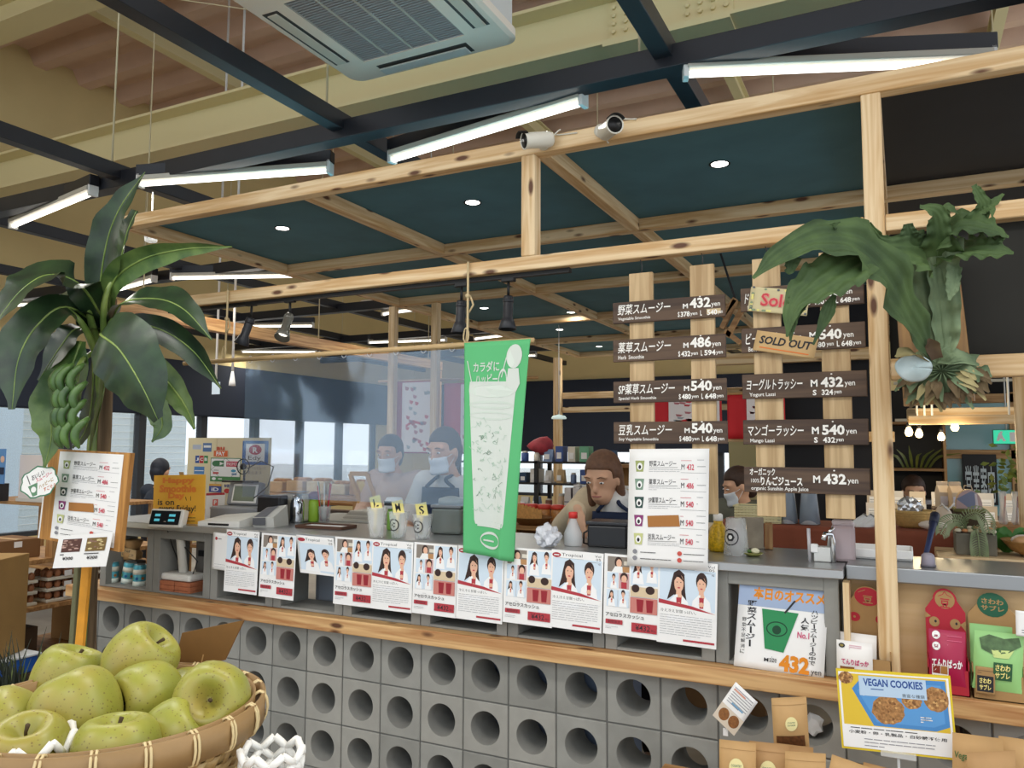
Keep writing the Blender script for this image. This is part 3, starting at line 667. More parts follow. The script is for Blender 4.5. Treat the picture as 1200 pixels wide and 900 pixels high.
sheet((-.515,2.79,1.058),(-.232,2.79,1.052),(-.535,2.752,.772),today,'recommendation_poster','poster with a green cup and orange price 432 standing in the concrete box','poster',None,.002)
# ------------------------------------------------------------ rail with clear sheet and green banner
BAM=mat('#c4a678',.6,var=.1,vscale=12)
q=MB(); q.tube([(-3.20,2.745,1.912),(-2.3,2.745,1.917),(-1.275,2.745,1.918)],.011,10,BAM)
tag(q.build('hanging_rail'),'thin wooden rail hung on two cords below the lower pine beam','rail')
ROPE=mat('#c9b58c',.85)
def cord(x,lab):
    q=MB(); q.tube([(x,2.757,LZ1),(x,2.757,LZ0-.03),(x+.004,2.75,1.98),(x+.002,2.745,1.93)],.005,6,ROPE)
    q.tube([(x+.012*cos(a),2.745+.002*sin(3*a),1.955+.03*sin(a)) for a in [2*pi*i/12 for i in range(12)]],.0035,5,ROPE,closed=True)
    q.tube([(x+.012,2.757,2.12),(x+.03,2.75,2.08),(x+.01,2.75,2.05)],.004,5,ROPE); q.ball((x,2.755,2.12),.011,ROPE,8)
    tag(q.build('cord',loc=(x,2.75,1.92)),lab,'cord',None)
cord(-2.93,'twisted pale cord holding the rail left end, by the left spotlight'); cord(-1.58,'twisted pale cord holding the rail above the green banner')
def vinyl():
    m=bpy.data.materials.new('clear_vinyl'); m.use_nodes=True; nt=m.node_tree; nt.nodes.clear(); N=nt.nodes.new; Lk=nt.links.new
    out=N('ShaderNodeOutputMaterial'); tr=N('ShaderNodeBsdfTransparent'); tr.inputs[0].default_value=(.92,.94,.97,1)
    gl=N('ShaderNodeBsdfGlossy'); gl.inputs['Roughness'].default_value=.12; gl.inputs['Color'].default_value=(.7,.86,1,1)
    df=N('ShaderNodeBsdfTranslucent'); df.inputs[0].default_value=(.42,.64,1,1)  # blue of gloss and translucent veil stands in for reflected sky
    fr=N('ShaderNodeLayerWeight'); fr.inputs[0].default_value=.35
    n=N('ShaderNodeTexNoise'); n.inputs['Scale'].default_value=5; n.inputs['Detail'].default_value=2
    tc=N('ShaderNodeTexCoord'); mp=N('ShaderNodeMapping'); mp.inputs['Scale'].default_value=(1.2,1,.6); Lk(tc.outputs['Object'],mp.inputs[0]); Lk(mp.outputs[0],n.inputs['Vector'])
    bp=N('ShaderNodeBump'); bp.inputs['Strength'].default_value=.12; bp.inputs['Distance'].default_value=.02; Lk(n.outputs['Fac'],bp.inputs['Height'])
    Lk(bp.outputs[0],gl.inputs['Normal']); 
    mm=N('ShaderNodeMath'); mm.operation='MULTIPLY_ADD'; mm.inputs[1].default_value=.3; mm.inputs[2].default_value=.10; Lk(fr.outputs[1],mm.inputs[0])
    m1=N('ShaderNodeMixShader'); m1.inputs[0].default_value=.27; Lk(tr.outputs[0],m1.inputs[1]); Lk(df.outputs[0],m1.inputs[2])
    m2=N('ShaderNodeMixShader'); Lk(mm.outputs[0],m2.inputs[0]); Lk(m1.outputs[0],m2.inputs[1]); Lk(gl.outputs[0],m2.inputs[2]); Lk(m2.outputs[0],out.inputs[0]); return m
VIN=vinyl()
def vin(u,v):
    x=-2.80+1.21*u; z=1.905-.64*v
    y=2.76+.004*sin(u*11+2*v)*(.25+v*.75)+.0015*sin(u*37)*v*v+.008*sin(u*60)*max(0,.2-v)
    return (x,y,z)
q=MB(); q.grid(vin,70,24,VIN,True)
for i in range(9):
    u=.03+i*.115; q.tube([(-2.80+1.21*u+.013*cos(a),2.75+.002,1.912+.018*sin(a)) for a in [2*pi*k/10 for k in range(10)]],.0015,4,mat('#d8d8d8',.3),closed=True)
tag(q.build('vinyl_sheet'),'clear wrinkled plastic sheet hanging from the wooden rail before the staff','plastic sheet')
# banner
GREEN=mat('#5cb878',.75); GDK=mat('#2f8a50',.8); BWH=mat('#d3dad2',.75)
BX0,BX1,BZ1,BZ0=-1.555,-1.262,1.916,1.095
def bcurve(u,v):
    k=v**.8
    x=-(.085*k)*u**1.3+.012*v*(1-u); y=-.012*sin(u*6.5+v*1.5)*(.3+k)+(.05*k*max(0,u-.72)/.28)
    z=-.03*u*v
    return (x,y-.012,z)
def patch(a,l,r,y0,y1,m,nu=8,nv=14):
    vs=[];fs=[]
    for j in range(nv+1):
        y=y0+(y1-y0)*j/nv
        for i in range(nu+1): vs.append(a.P(l(y)+(r(y)-l(y))*i/nu,y))
    for j in range(nv):
        for i in range(nu): w=nu+1; fs.append((j*w+i,(j+1)*w+i,(j+1)*w+i+1,j*w+i+1))
    a.mb.add(vs,fs,m,True); a.z+=.0006
ban=Art((BX0,2.70,BZ1),(BX1,2.70,BZ1),(BX0,2.70,BZ0),lift=0,bend=bcurve)
o_=Vector((BX0,2.70,BZ1))
ban.mb.grid(lambda u,v: o_+Vector(((BX1-BX0)*u,0,(BZ0-BZ1)*(1-v)))+Vector(bcurve(u,1-v)),40,40,GREEN,True,.001)
ban.z=.0012
cl=lambda y: .09+.10*max(0,(y-.2)/.6); cr=lambda y: .84-.07*max(0,(y-.2)/.6)
patch(ban,lambda y: .09+.02*((.24-y)/.06)**2 if y<.24 else cl(y),lambda y: .84-.04*((.24-y)/.06)**2 if y<.24 else cr(y),.19,.84,BWH,12,30)
patch(ban,lambda y:cl(y)+.02*((y-.84)/.02),lambda y:cr(y)-.02*((y-.84)/.02),.84,.858,BWH); patch(ban,lambda y:cl(y)+.05,lambda y:cr(y)-.05,.858,.866,BWH)
ban.z=.0024; ban.ell(.47,.235,.36,.03,mat('#d3ddd3',.75)); ban.ring(.46,.30,.36,.02,.012,mat('#cdd8cd',.75)); ban.ring(.46,.35,.35,.02,.008,mat('#cdd8cd',.75))
ban.ell(.78,.075,.12,.055,BWH); ban.ell(.74,.085,.06,.04,mat('#d8e2d8',.75)); ban.poly([(.68,.20),(.70,.13),(.86,.13),(.90,.20),(.84,.24)],BWH); ban.ring(.62,.19,.07,.06,.012,BWH)
ban.text('カラダに',.16,.095,.56,.145,BWH,bold=.015,rot=-.03); ban.text('ハッピー',.2,.155,.54,.205,BWH,bold=.015,rot=-.03)
ban.line([(.06,.09),(.14,.2)],.004,BWH); ban.line([(.66,.08),(.6,.17)],.004,BWH)
r_=random.Random(11)
for i in range(70):
    y=r_.uniform(.36,.82); x=r_.uniform(cl(y)+.05,cr(y)-.08); ban.z=.003
    pts=[(x,y)]
    for k in range(5): pts.append((pts[-1][0]+r_.uniform(-.04,.04),pts[-1][1]+r_.uniform(-.012,.012)))
    ban.line(pts,.0016,r_.choice([mat('#a9c8b2',.8),mat('#b9d0bf',.8),mat('#7d9a86',.8)]))
ban.ring(.5,.925,.2,.04,.012,BWH); ban.scrib(.36,.915,.64,.94,BWH,1,.006,5)
tag(ban.mb.build('banner'),'long green cloth banner with a white smoothie cup hanging from the rail','banner')
# ================================================================= THINGS ON AND IN THE COUNTER
CT=1.1152; LG=.7695
CLEAR=mat('#f4f8f8',.08,alpha=.28,spec=.6); CLEARW=mat('#eef2f4',.2,alpha=.45)
PLW=mat('#e6e4dc',.4); PLG=mat('#8f9194',.4); PLK=mat('#1c1c1e',.4); LCD=mat('#7f8a78',.3)
def at(p,z): return Vector((p[0],p[1],z))
# bricks with customer display pole in the second opening
t=thing('brick_stack','small stack of terracotta tiles inside the concrete opening under the display pole','bricks',at((-3.252,2.84,0.746),LG))
BR=mat('#b06a48',.85,var=.15,vscale=30); bx=t.location
q=MB()
for k in range(3):
    for i in range(2):
        q.box(bx.x-.11+i*.112,bx.x-.002+i*.112,bx.y-.06,bx.y+.05,LG+.0005+k*.021,LG+.0205+k*.021,BR,.002)
q.build('tile_stack',t)
t=thing('customer_display','white price display on a pole standing on terracotta tiles','display',(bx.x,bx.y,LG+.064))
q=MB(); q.box(bx.x-.105,bx.x+.1,bx.y-.055,bx.y+.05,LG+.064,LG+.10,PLW,.012); q.build('base',t)
q=MB(); q.tube([(bx.x+.0,bx.y-.005,LG+.098),(bx.x+.0,bx.y-.04,LG+.33),(bx.x,bx.y-.11,LG+.37),(bx.x,bx.y-.115,1.125)],.0215,14,PLW); q.build('pole',t)
dp=Vector((bx.x-.0,bx.y-.125,1.150)); R_=T(dp.x,dp.y,dp.z,rad(12),rad(-16))
q=MB(); q.box(-.095,.095,-.0,.045,-.045,.045,PLW,.008,R_); o=q.build('display_head',t)
q=MB(); q.box(-.085,.08,-.003,-.0005,-.034,.034,mat('#16222a',.2),0,R_); s_=mat('#57b6c8',.4,emit=.6)
for (x,z,w) in ((-.06,.012,.03),(-.06,-.012,.03),(.02,.012,.035),(.02,-.012,.035)): q.box(x,x+w,-.0045,-.0032,z-.006,z+.006,s_,0,R_)
q.build('screen',o)
q=MB(); q.tube([(bx.x-.03,bx.y-.10,1.12),(bx.x-.07,bx.y-.02,1.0),(bx.x-.04,bx.y+.02,.87)],.003,6,PLK); q.tube([(bx.x+.03,bx.y-.03,1.0),(bx.x+.09,bx.y,.93),(bx.x+.08,bx.y-.03,.84)],.003,6,PLK); q.build('cable',t)
# cans
TEALC=mat('#4f9fae',.35,metal=.3); CANT=mat('#c7c9c8',.3,metal=.8)
cn=[((-3.777,2.83,0.751),'leftmost of three teal drink cans on the pine ledge'),((-3.676,2.84,0.749),'middle, tilted one of three teal drink cans on the pine ledge'),((-3.565,2.83,0.751),'rightmost of three teal drink cans on the pine ledge')]
for i,(p,l) in enumerate(cn):
    t=thing('drink_can',l,'can',(p[0],p[1],LG),'teal cans on the ledge')
    M_=T(p[0],p[1],LG+.0005,0,0,0) if i!=1 else T(p[0]-.008,p[1]+.01,LG+.006,0,0,rad(10))
    q=MB(); q.lathe([(.026,0),(.031,.006),(.032,.012),(.032,.108),(.029,.118)],20,TEALC,M_); q.lathe([(.0322,.01),(.0322,.035)],20,mat('#dfe6da',.5),M_); q.lathe([(.0324,.07),(.0324,.095)],20,mat('#d9d6c4',.5),M_)
    for k in range(7): q.lathe([(.0,.0),(.008,.0)],6,mat(['#e08a3a','#8cbf5a','#2f6fae'][k%3],.5),M_@T(.0325*cos(k*.9-2.9),.0325*sin(k*.9-2.9),.05,k*.9-2.9+pi/2,pi/2),False)
    q.build('body',t)
    q=MB(); q.lathe([(.029,.118),(.0275,.121),(.0255,.117),(0,.117)],20,CANT,M_); q.build('lid',t)
def kcard(a): a.text('国産ハトムギ',.08,.12,.7,.42,INK,bold=.02); a.text('ほうじ茶',.3,.5,.9,.82,INK,bold=.02)
sheet((-3.784,2.86,0.966),(-3.636,2.86,0.952),(-3.787,2.86,0.916),kcard,'price_card','tiny kraft price card above the teal cans in the end opening','card',None,.002,CARD)
q=MB(); p=at((-3.714,2.9,0.857),LG+.13); q.box(-.06,.07,-.02,.03,-.13,-.005,mat('#4c4640',.6),.006,T(p.x,p.y,p.z)); tag(q.build('tin_box'),'dark small box standing behind the teal cans','box')
t=thing('rice_snack','rolled kraft snack bundle with a tied waist behind the teal cans','snack',p); q=MB(); q.lathe([(.045,0),(.05,.03),(.03,.05),(.045,.08),(.05,.1)],14,KRAFT,T(p.x,p.y+.0,p.z)); q.build('wrapper',t); q=MB(); q.lathe([(.032,.045),(.033,.05),(.032,.055)],14,mat('#6b4a2a',.8),T(p.x,p.y,p.z)); q.build('tie',t)
# happy day card
def happy(a):
    OR=mat('#ee8a3a',.7)
    a.text('Happy',.18,.05,.80,.20,OR,bold=.05); a.text('Smoothie',.12,.20,.84,.36,OR,bold=.05); a.text('Day',.30,.36,.62,.52,OR,bold=.05)
    a.text("is on",.10,.50,.42,.62,INK,bold=.01); a.text("every Friday!",.12,.62,.84,.78,INK,bold=.01); a.line([(.12,.80),(.82,.80)],.003,OR); a.line([(.64,.45),(.66,.52)],.003,INK); a.line([(.74,.44),(.74,.52)],.003,INK)
    a.scrib(.12,.84,.85,.97,INK,2,.003,3)
ORC=mat('#f0b43c',.7)
pc_=at((-3.206,2.753,1.115),CT)
t=thing('happy_day_card','bright orange yellow handwritten card standing on the counter left end','card',pc_)
a=Art((-3.449,2.8,1.351),(-3.084,2.8,1.362),(-3.447,2.8,1.108),lift=.003); o_=a.o;U_=a.U;V_=a.V
a.mb.grid(lambda u,v:o_+U_*u+V_*(1-v)+a.N*.0015,1,1,ORC,False,.003); happy(a); a.mb.build('sheet',t)
bb=Vector(a.o)+a.V*.97+a.U*.5; q=MB(); q.bar((bb.x,bb.y+.008,bb.z+.25),(bb.x,bb.y+.09,CT),.03,.003,CARD); q.build('easel_leg',t)
# payment board
def pay(a):
    BL=mat('#2f62a8',.6); CR=mat('#e8dfc4',.7)
    a.rect(.0,0,.36,1,mat('#e6d8b0',.7))
    a.rect(.06,.12,.17,.2,mat('#b8bfd0',.6)); a.rect(.19,.09,.3,.24,mat('#5577a8',.6)); a.rect(.2,.13,.29,.17,PAPER)
    for i,c in enumerate(('#2a4f9a','#c03038','#2f8a4a')): a.rect(.10+i*.055,.31,.15+i*.055,.44,mat(c,.6)); a.text('JCB'[i],.107+i*.055,.345,.143+i*.055,.4,PAPER,bold=.03)
    a.rect(.09,.5,.22,.63,mat('#4f86c0',.6)); a.line([(.10,.57),(.21,.57)],.004,PAPER)
    a.text('au',.36,.155,.46,.21,mat('#d0553a',.7),bold=.03); a.rect(.33,.22,.5,.32,mat('#e06a38',.6)); a.text('PAY',.36,.235,.47,.305,PAPER,bold=.03)
    a.rect(.30,.35,.66,.74,PAPER); a.ring(.48,.545,.18,.2,.006,mat('#49705a',.6),4); a.line([(.30,.35),(.66,.35),(.66,.74),(.30,.74),(.30,.35)],.004,mat('#3f7a4e',.6))
    a.ell(.36,.44,.045,.05,mat('#3f7a4e',.6)); a.rect(.36,.39,.46,.49,mat('#3f7a4e',.6)); a.poly([(.41,.41),(.46,.44),(.41,.47)],PAPER); a.rect(.49,.40,.63,.49,mat('#c84860',.6)); a.text('PASMO',.5,.42,.62,.47,PAPER); a.scrib(.34,.54,.62,.57,INK,1,.003,2); a.ell(.58,.56,.03,.025,mat('#4f9ac0',.6)); a.rect(.33,.585,.4,.62,mat('#c05050',.6)); a.rect(.56,.6,.62,.63,mat('#6a86a8',.6))
    a.rect(.30,.66,.66,.735,mat('#4f8a52',.6)); a.ell(.345,.70,.025,.025,PAPER); a.scrib(.40,.68,.62,.72,PAPER,1,.006,7)
    a.rect(.29,.79,.44,.93,mat('#3f4f94',.6)); a.rect(.29,.79,.44,.825,mat('#e0a84a',.6)); a.text('iD',.32,.85,.41,.91,PAPER,bold=.03)
    a.text('VISA',.47,.79,.61,.84,mat('#2a3f88',.6),bold=.03,slant=.02); a.ell(.51,.90,.035,.04,mat('#c83a34',.6)); a.ell(.57,.90,.035,.04,mat('#e8963a',.6))
    a.rect(.68,.05,.98,.45,BL); a.rect(.72,.10,.94,.40,PAPER); a.ell(.83,.20,.075,.085,mat('#b8284a',.6)); a.text('R',.80,.155,.86,.25,PAPER,bold=.04); a.text('Edy',.75,.30,.90,.39,INK)
    a.text('いろいろな支払いに',.7,.48,.97,.53,PGR); a.text('使えます',.74,.55,.92,.61,PGR)
pb=thing('payment_board','cream board covered with colourful payment logos beside the register','notice board',at((-3.278,3.143,1.115),CT))
a=Art((-3.676,3.21,1.549),(-3.053,3.21,1.548),(-3.679,3.21,1.223),lift=.006); o2=Vector(a.o);U2=Vector(a.U);V2=Vector(a.V)
a.mb.grid(lambda u,v:o2+U2*u+V2*((1-v)*1.42)+a.N*.003,1,1,mat('#e4d6b4',.7),False,.006); pay(a); a.mb.build('panel',pb)
bl=o2+V2*1.42; q=MB(); q.bar((bl.x+.04,bl.y+.012,CT+.02),(bl.x+U2.x-.04,bl.y+.012,CT+.02),.03,.035,oldpine('x'),.003); q.build('foot_block',pb)
a=Art((-3.381,3.08,1.248),(-3.243,3.08,1.256),(-3.387,3.08,1.111),lift=.002); o3=Vector(a.o);U3=Vector(a.U);V3=Vector(a.V)
a.mb.grid(lambda u,v:o3+U3*u+V3*(1-v)+a.N*.001,1,1,PAPER,False,.002); a.rect(0,0,1,.09,RED); a.rect(.38,.25,.66,.5,mat('#e06a60',.6)); a.text('P',.45,.29,.6,.46,PAPER,bold=.04); a.text('PayPay',.25,.55,.78,.64,RED)
tag(a.mb.build('payment_card'),'small white card with a red P square below the payment logos','card')
# terminals and register
def boxthing(name,label,cat,p,w,d,h,m,b=.008,rz=0,z=CT,part=None,group=None):
    t=thing(name,label,cat,(p[0],p[1],z),group); M_=T(p[0],p[1],z,rad(rz))
    q=MB(); q.box(-w/2,w/2,-d/2,d/2,0.0003,h,m,b,M_); q.build(part or 'body',t); return t,M_
p=(-2.975,2.785,1.115)
t=thing('receipt_tray','low sloped white machine lying on the counter by the orange card','machine',(p[0],p[1]+.09,CT)); M_=T(p[0],p[1]+.09,CT,rad(8))
q=MB(); q.add([(-.12,-.10,.0),(.12,-.10,0),(.12,.10,0),(-.12,.10,0),(-.12,-.10,.022),(.12,-.10,.03),(.12,.10,.06),(-.12,.10,.04)],[(3,2,1,0),(4,5,6,7),(0,1,5,4),(1,2,6,5),(2,3,7,6),(3,0,4,7)],PLW,False,M_); q.build('body',t); q=MB(); q.box(-.06,.06,-.1012,-.1002,.006,.016,PLK,0,M_); q.build('slot',t)
p=(-3.143,3.103,1.115)
t=thing('cash_register','grey register with a white framed screen behind the card terminal','register',(p[0]+.03,p[1]-.03,CT)); M_=T(p[0]+.03,p[1]-.03,CT,rad(6))
q=MB(); q.box(-.14,.16,-.08,.14,.0003,.075,PLG,.01,M_); q.build('body',t)
q=MB(); q.box(-.12,.09,-.02,.02,.075,.20,PLG,.01,M_@T(0,.02,0,0,rad(-12))); o=q.build('screen_housing',t)
q=MB(); q.box(-.085,.075,-.026,-.0205,.085,.185,WHITE,.003,M_@T(0,.02,0,0,rad(-12))); q.box(-.072,.062,-.0285,-.0265,.096,.174,LCD,0,M_@T(0,.02,0,0,rad(-12))); q.build('screen',o)
q=MB(); q.box(-.13,.08,-.01,.03,.196,.206,PLK,.002,M_); q.tube([M_@Vector(v) for v in ((0,.01,.2),(.0,.01,.26))],.006,6,PLK); q.tube([M_@Vector((.04*cos(a_)-.0,.0,.28+.04*sin(a_))) for a_ in [2*pi*i/16 for i in range(16)]],.003,5,PLK,closed=True); q.ball(M_@Vector((0,0,.28)),.018,PLK,10); q.build('camera_mount',t)
q=MB(); q.tube([M_@Vector(v) for v in ((.02,.01,.27),(.09,.03,.31),(.17,.03,.28),(.16,.0,.18),(.12,-.06,.12))],.003,6,PLK); q.build('cable',t)
p=(-2.768,2.853,1.115)
t=thing('card_terminal','grey and white card terminal tilted towards the customer','terminal',(p[0],p[1]+.06,CT)); M_=T(p[0],p[1]+.06,CT,rad(14))
q=MB(); q.add([(-.05,-.06,.0),(.06,-.06,0),(.06,.08,0),(-.05,.08,0),(-.05,-.07,.045),(.06,-.07,.05),(.06,.06,.10),(-.05,.06,.085)],[(3,2,1,0),(4,5,6,7),(0,1,5,4),(1,2,6,5),(2,3,7,6),(3,0,4,7)],mat('#c9c7bf',.4),False,M_); q.build('body',t)
q=MB(); q.add([(-.048,-.072,.012),(.02,-.072,.012),(.02,-.073,.048),(-.048,-.073,.044)],[(0,1,2,3)],mat('#55565a',.4),False,M_); q.add([(-.045,-.066,.048),(.02,-.066,.052),(.02,.05,.096),(-.045,.05,.084)],[(0,1,2,3)],mat('#6e7076',.4),False,M_); q.build('keypad',t)
t,M_=boxthing('black_box','black printer box just right of the card terminal','printer',(-2.87,3.04),.13,.08,.14,PLK,.008,10); q=MB(); q.box(.02,.06,-.052,-.0502,.02,.035,WHITE,0,M_); q.build('label_plate',t)
t,M_=boxthing('receipt_printer','beige receipt printer behind the black box','printer',(-2.84,3.17),.17,.12,.14,mat('#c9c1ae',.45),.015,8); q=MB(); q.box(-.06,.06,-.04,.04,.1503,.154,PLG,.001,M_); q.build('cover',t)
p=(-2.78,3.09,1.115)
t=thing('steel_flask','shiny steel flask beside the beige printer','flask',(p[0],p[1]+.03,CT)); q=MB(); q.lathe([(.03,0),(.036,.01),(.036,.10),(.026,.125),(.024,.14),(0,.142)],20,mat('#d7d9db',.15,metal=1),T(p[0],p[1]+.03,CT)); q.build('body',t); q=MB(); q.tube([(p[0]+.03,p[1],CT+.11),(p[0]+.055,p[1],CT+.10),(p[0]+.05,p[1],CT+.05)],.004,6,PLK); q.build('strap',t)
p=(-2.74,3.20,1.115)
t=thing('green_bottle','lime green bottle with purple lid by the straw cup','bottle',(p[0],p[1],CT)); q=MB(); q.lathe([(.025,0),(.028,.005),(.028,.10),(.02,.115)],16,mat('#9cc23c',.4),T(p[0],p[1],CT)); q.build('body',t); q=MB(); q.lathe([(.02,.115),(.03,.12),(.03,.14),(.015,.155),(0,.156)],16,mat('#6a2348',.4),T(p[0],p[1],CT)); q.build('lid',t)
p=(-2.683,3.196,1.115)
t=thing('straw_cup','clear cup of red and white straws beside the green bottle','straw cup',(p[0],p[1]+.02,CT+.012))
q=MB(); M_=T(p[0],p[1]+.02,CT+.0003); q.lathe([(.024,0),(.034,.08),(.033,.08),(.023,.003)],18,CLEAR,M_); q.build('cup',t)
r_=random.Random(3)
for i in range(10):
    a_=r_.uniform(0,6.28); q=MB(); m_=mat(['#c02a34','#e9e6df','#c02a34','#d8d4cc','#4a8a5a'][i%5],.5)
    q.tube([M_@Vector((.015*cos(a_),.015*sin(a_),.006)),M_@Vector((.04*cos(a_),.035*sin(a_),.19+r_.uniform(-.01,.02)))],.0035,6,m_); q.build('straw',t)
p=(-2.478,2.923,1.115)
t=thing('serving_tray','small brown tray with white paper on the counter edge','tray',(p[0],p[1]+.06,CT))
for n_,g in (('tray_base',lambda q:(q.box(-.13,.13,-.06,.06,.0003,.006,mat('#5a3a28',.5),.002,M_),[q.bar(M_@Vector(a_),M_@Vector(b_),.008,.014,mat('#5a3a28',.5)) for a_,b_ in (((-.13,-.06,.008),(.13,-.06,.008)),((-.13,.06,.008),(.13,.06,.008)),((-.13,-.06,.008),(-.13,.06,.008)),((.13,-.06,.008),(.13,.06,.008)))])),('paper_liner',lambda q:q.box(-.12,.12,-.05,.05,.0065,.0085,WHITE,0,M_))):
    M_=T(p[0],p[1]+.06,CT,rad(4)); q=MB(); g(q); q.build(n_,t)
# sample cups L M S
YEL=mat('#efe08a',.7)
def sample(letter,p,h,label,dz=0):
    t=thing('sample_cup',label,'cup',(p[0],p[1],CT),'sample cups on the counter'); M_=T(p[0],p[1],CT+.0003)
    q=MB(); q.lathe([(.0,.002),(.03,.001),(.036,h*.5),(.043,h),(.046,h+.003),(.044,h+.004),(.041,h),(.034,h*.5),(.028,.004),(0,.005)],22,CLEAR,M_); q.build('cup',t)
    q=MB(); r=.0385; a=MB()
    if letter!='L':
        q=MB(); n=20
        for i in range(n):
            a0=2*pi*i/n; a1=2*pi*(i+1)/n
            pt=lambda rr,an:(( .0395)*sin(rr*cos(an)/.04), -.0395*cos(rr*cos(an)/.04), h*.55+rr*sin(an))
            q.add([pt(.026,a0),pt(.026,a1),pt(.021,a1),pt(.021,a0)],[(0,1,2,3)],INK,False,M_)
        for k in range(3):
            a0=.6+k*2; q.add([pt(.012,a0),pt(.012,a0+1.2),pt(.003,a0+.6)],[(0,1,2)],INK,False,M_)
        q.build('logo',t)
    c=Vector((p[0]-.004,p[1]-.002,CT+h+.022)); tilt={'L':-.25,'M':-.22,'S':-.2}[letter]
    w_,hh=.056,.058; Ux=Vector((cos(tilt),0,-sin(tilt))); Vz=Vector((sin(tilt),0,cos(tilt)))*-1
    TL=c-Ux*w_/2-Vz*hh/2; a=Art(TL,TL+Ux*w_,TL+Vz*hh,lift=.001); TLc=Vector(a.o);
    a.mb.grid(lambda u,v:TLc+Ux*w_*u+Vz*hh*(1-v)+a.N*.0005,1,1,YEL,False,.001); a.text(letter,.28,.2,.72,.8,INK,bold=.02); a.mb.build('size_tag',t)
    q=MB(); q.tube([(c.x,c.y+.003,c.z-.01),(c.x-.008,c.y+.008,CT+.02)],.006,8,mat('#e3cf88',.6)); q.ball((c.x-.002,c.y+.002,c.z-.028),(.012,.004,.02),mat('#e3cf88',.6),10); q.build('spoon',t)
sample('L',(-2.027,2.77,1.115),.125,'clear sample cup with yellow L tag, leftmost of three'); sample('M',(-1.926,2.789,1.115),.108,'clear sample cup with yellow M tag and round logo'); sample('S',(-1.821,2.811,1.115),.10,'clear sample cup with yellow S tag, rightmost of three')
p=(-2.147,3.019,1.115)
t=thing('green_sauce_bottle','green bottle with white cap between the L and M cups','bottle',(p[0],p[1]+.05,CT)); q=MB(); q.lathe([(.03,0),(.034,.006),(.032,.08),(.028,.10)],16,mat('#7fae46',.4),T(p[0],p[1]+.05,CT)); q.build('body',t); q=MB(); q.lathe([(.045,.10),(.05,.125),(.035,.15),(0,.152)],16,WHITE,T(p[0],p[1]+.05,CT)); q.box(-.02,.02,-.052,-.045,.115,.135,PLK,0,T(p[0],p[1]+.05,CT)); q.build('cap',t)
p=(-1.84,2.985,1.115)
t=thing('blender_jar','grey square blender jar with lid behind the S cup','blender',(p[0],p[1]+.09,CT)); M_=T(p[0],p[1]+.09,CT,rad(10)); GJ=mat('#8e948c',.15,alpha=.75)
q=MB(); q.box(-.07,.07,-.07,.07,.0003,.115,GJ,.012,M_); q.build('jar',t); q=MB(); q.box(-.072,.072,-.072,.072,.116,.13,PLG,.004,M_); q.lathe([(.055,.13),(.06,.14),(.055,.155),(.02,.165),(0,.165)],20,mat('#a8aca4',.3),M_); q.build('lid',t); q=MB(); q.tube([M_@Vector(v) for v in ((.07,0,.10),(.115,0,.09),(.11,0,.03),(.07,0,.02))],.009,8,PLK); q.build('handle',t)
# crumpled bag, bottle, black box
r_=random.Random(8); p=(-1.249,2.772,1.115)
q=MB(); bm=bmesh.new(); bmesh.ops.create_icosphere(bm,subdivisions=3,radius=1)
for v in bm.verts:
    k=1+.22*sin(v.co.x*7+2)*cos(v.co.z*6)+r_.uniform(-.1,.1); v.co=Vector((v.co.x*.05*k,v.co.y*.045*k,max(-.042,v.co.z*.046*k)))
q.bm(bm,mat('#eceef4',.35,alpha=.7),False,T(p[0],p[1]+.05,CT+.0425)); tag(q.build('plastic_bag'),'crumpled white plastic bag on the counter right of the banner','plastic bag')
p=(-1.179,2.869,1.115)
t=thing('squeeze_bottle','clear bottle with red cap in the hand of the middle worker','bottle',(p[0],p[1]+.04,CT)); M_=T(p[0],p[1]+.04,CT+.0003)
q=MB(); q.lathe([(.034,0),(.037,.006),(.036,.05),(.014,.10),(.014,.11)],18,CLEARW,M_); q.build('body',t); q=MB(); q.lathe([(.018,.108),(.018,.128),(.016,.132),(0,.132)],16,mat('#d83a34',.4),M_); q.build('cap',t)
t,M_=boxthing('black_case','black plastic case on the counter left of the white menu','case',((-1.044,2.972,1.115))[:2],.16,.12,.085,mat('#17181c',.35),.008,4); q=MB(); q.box(-.085,.085,-.065,.065,.086,.1,mat('#1f2026',.3),.004,M_); q.build('lid',t)
p=(-1.106,2.908,1.115)
t=thing('desk_ornament','tiny black and white object with a looped cord beside the black case','ornament',(p[0],p[1]+.03,CT)); q=MB(); M_=T(p[0],p[1]+.03,CT)
for k in range(6): q.ball((.012*cos(k*1.3),.008*sin(k*2.1),.012+.011*k),(.012,.010,.011),[WHITE,BLACK][k%2],10,M_)
q.build('body',t); q=MB(); q.tube([M_@Vector(v) for v in ((-.005,0,.07),(-.035,-.01,.05),(-.04,0,.01),(-.02,.01,.005))],.004,6,BLACK); q.build('loop',t)
# right half of the counter
p=(-0.636,2.964,1.115)
t=thing('yellow_bottle','plastic bottle of yellow grains with white cap right of the white menu','bottle',(p[0],p[1]+.06,CT)); M_=T(p[0],p[1]+.06,CT+.0003)
q=MB(); q.lathe([(.033,0),(.038,.008),(.038,.05),(.03,.085),(.017,.105),(.017,.115)],20,mat('#d6ac1c',.4,var=.35,vscale=120),M_); q.build('body',t); q=MB(); q.lathe([(.016,.112),(.018,.114),(.018,.135),(.012,.14),(0,.14)],16,WHITE,M_); q.build('cap',t)
p=(-0.557,2.903,1.115)
t=thing('logo_cup','clear cup with a round black logo beside the yellow bottle','cup',(p[0],p[1]+.05,CT)); M_=T(p[0],p[1]+.05,CT+.0003)
q=MB(); q.lathe([(.0,.13),(.033,.13),(.045,.0),(.047,0),(.035,.133),(0,.134)],24,CLEAR,M_); q.build('cup',t)
q=MB(); n=24; h=.066
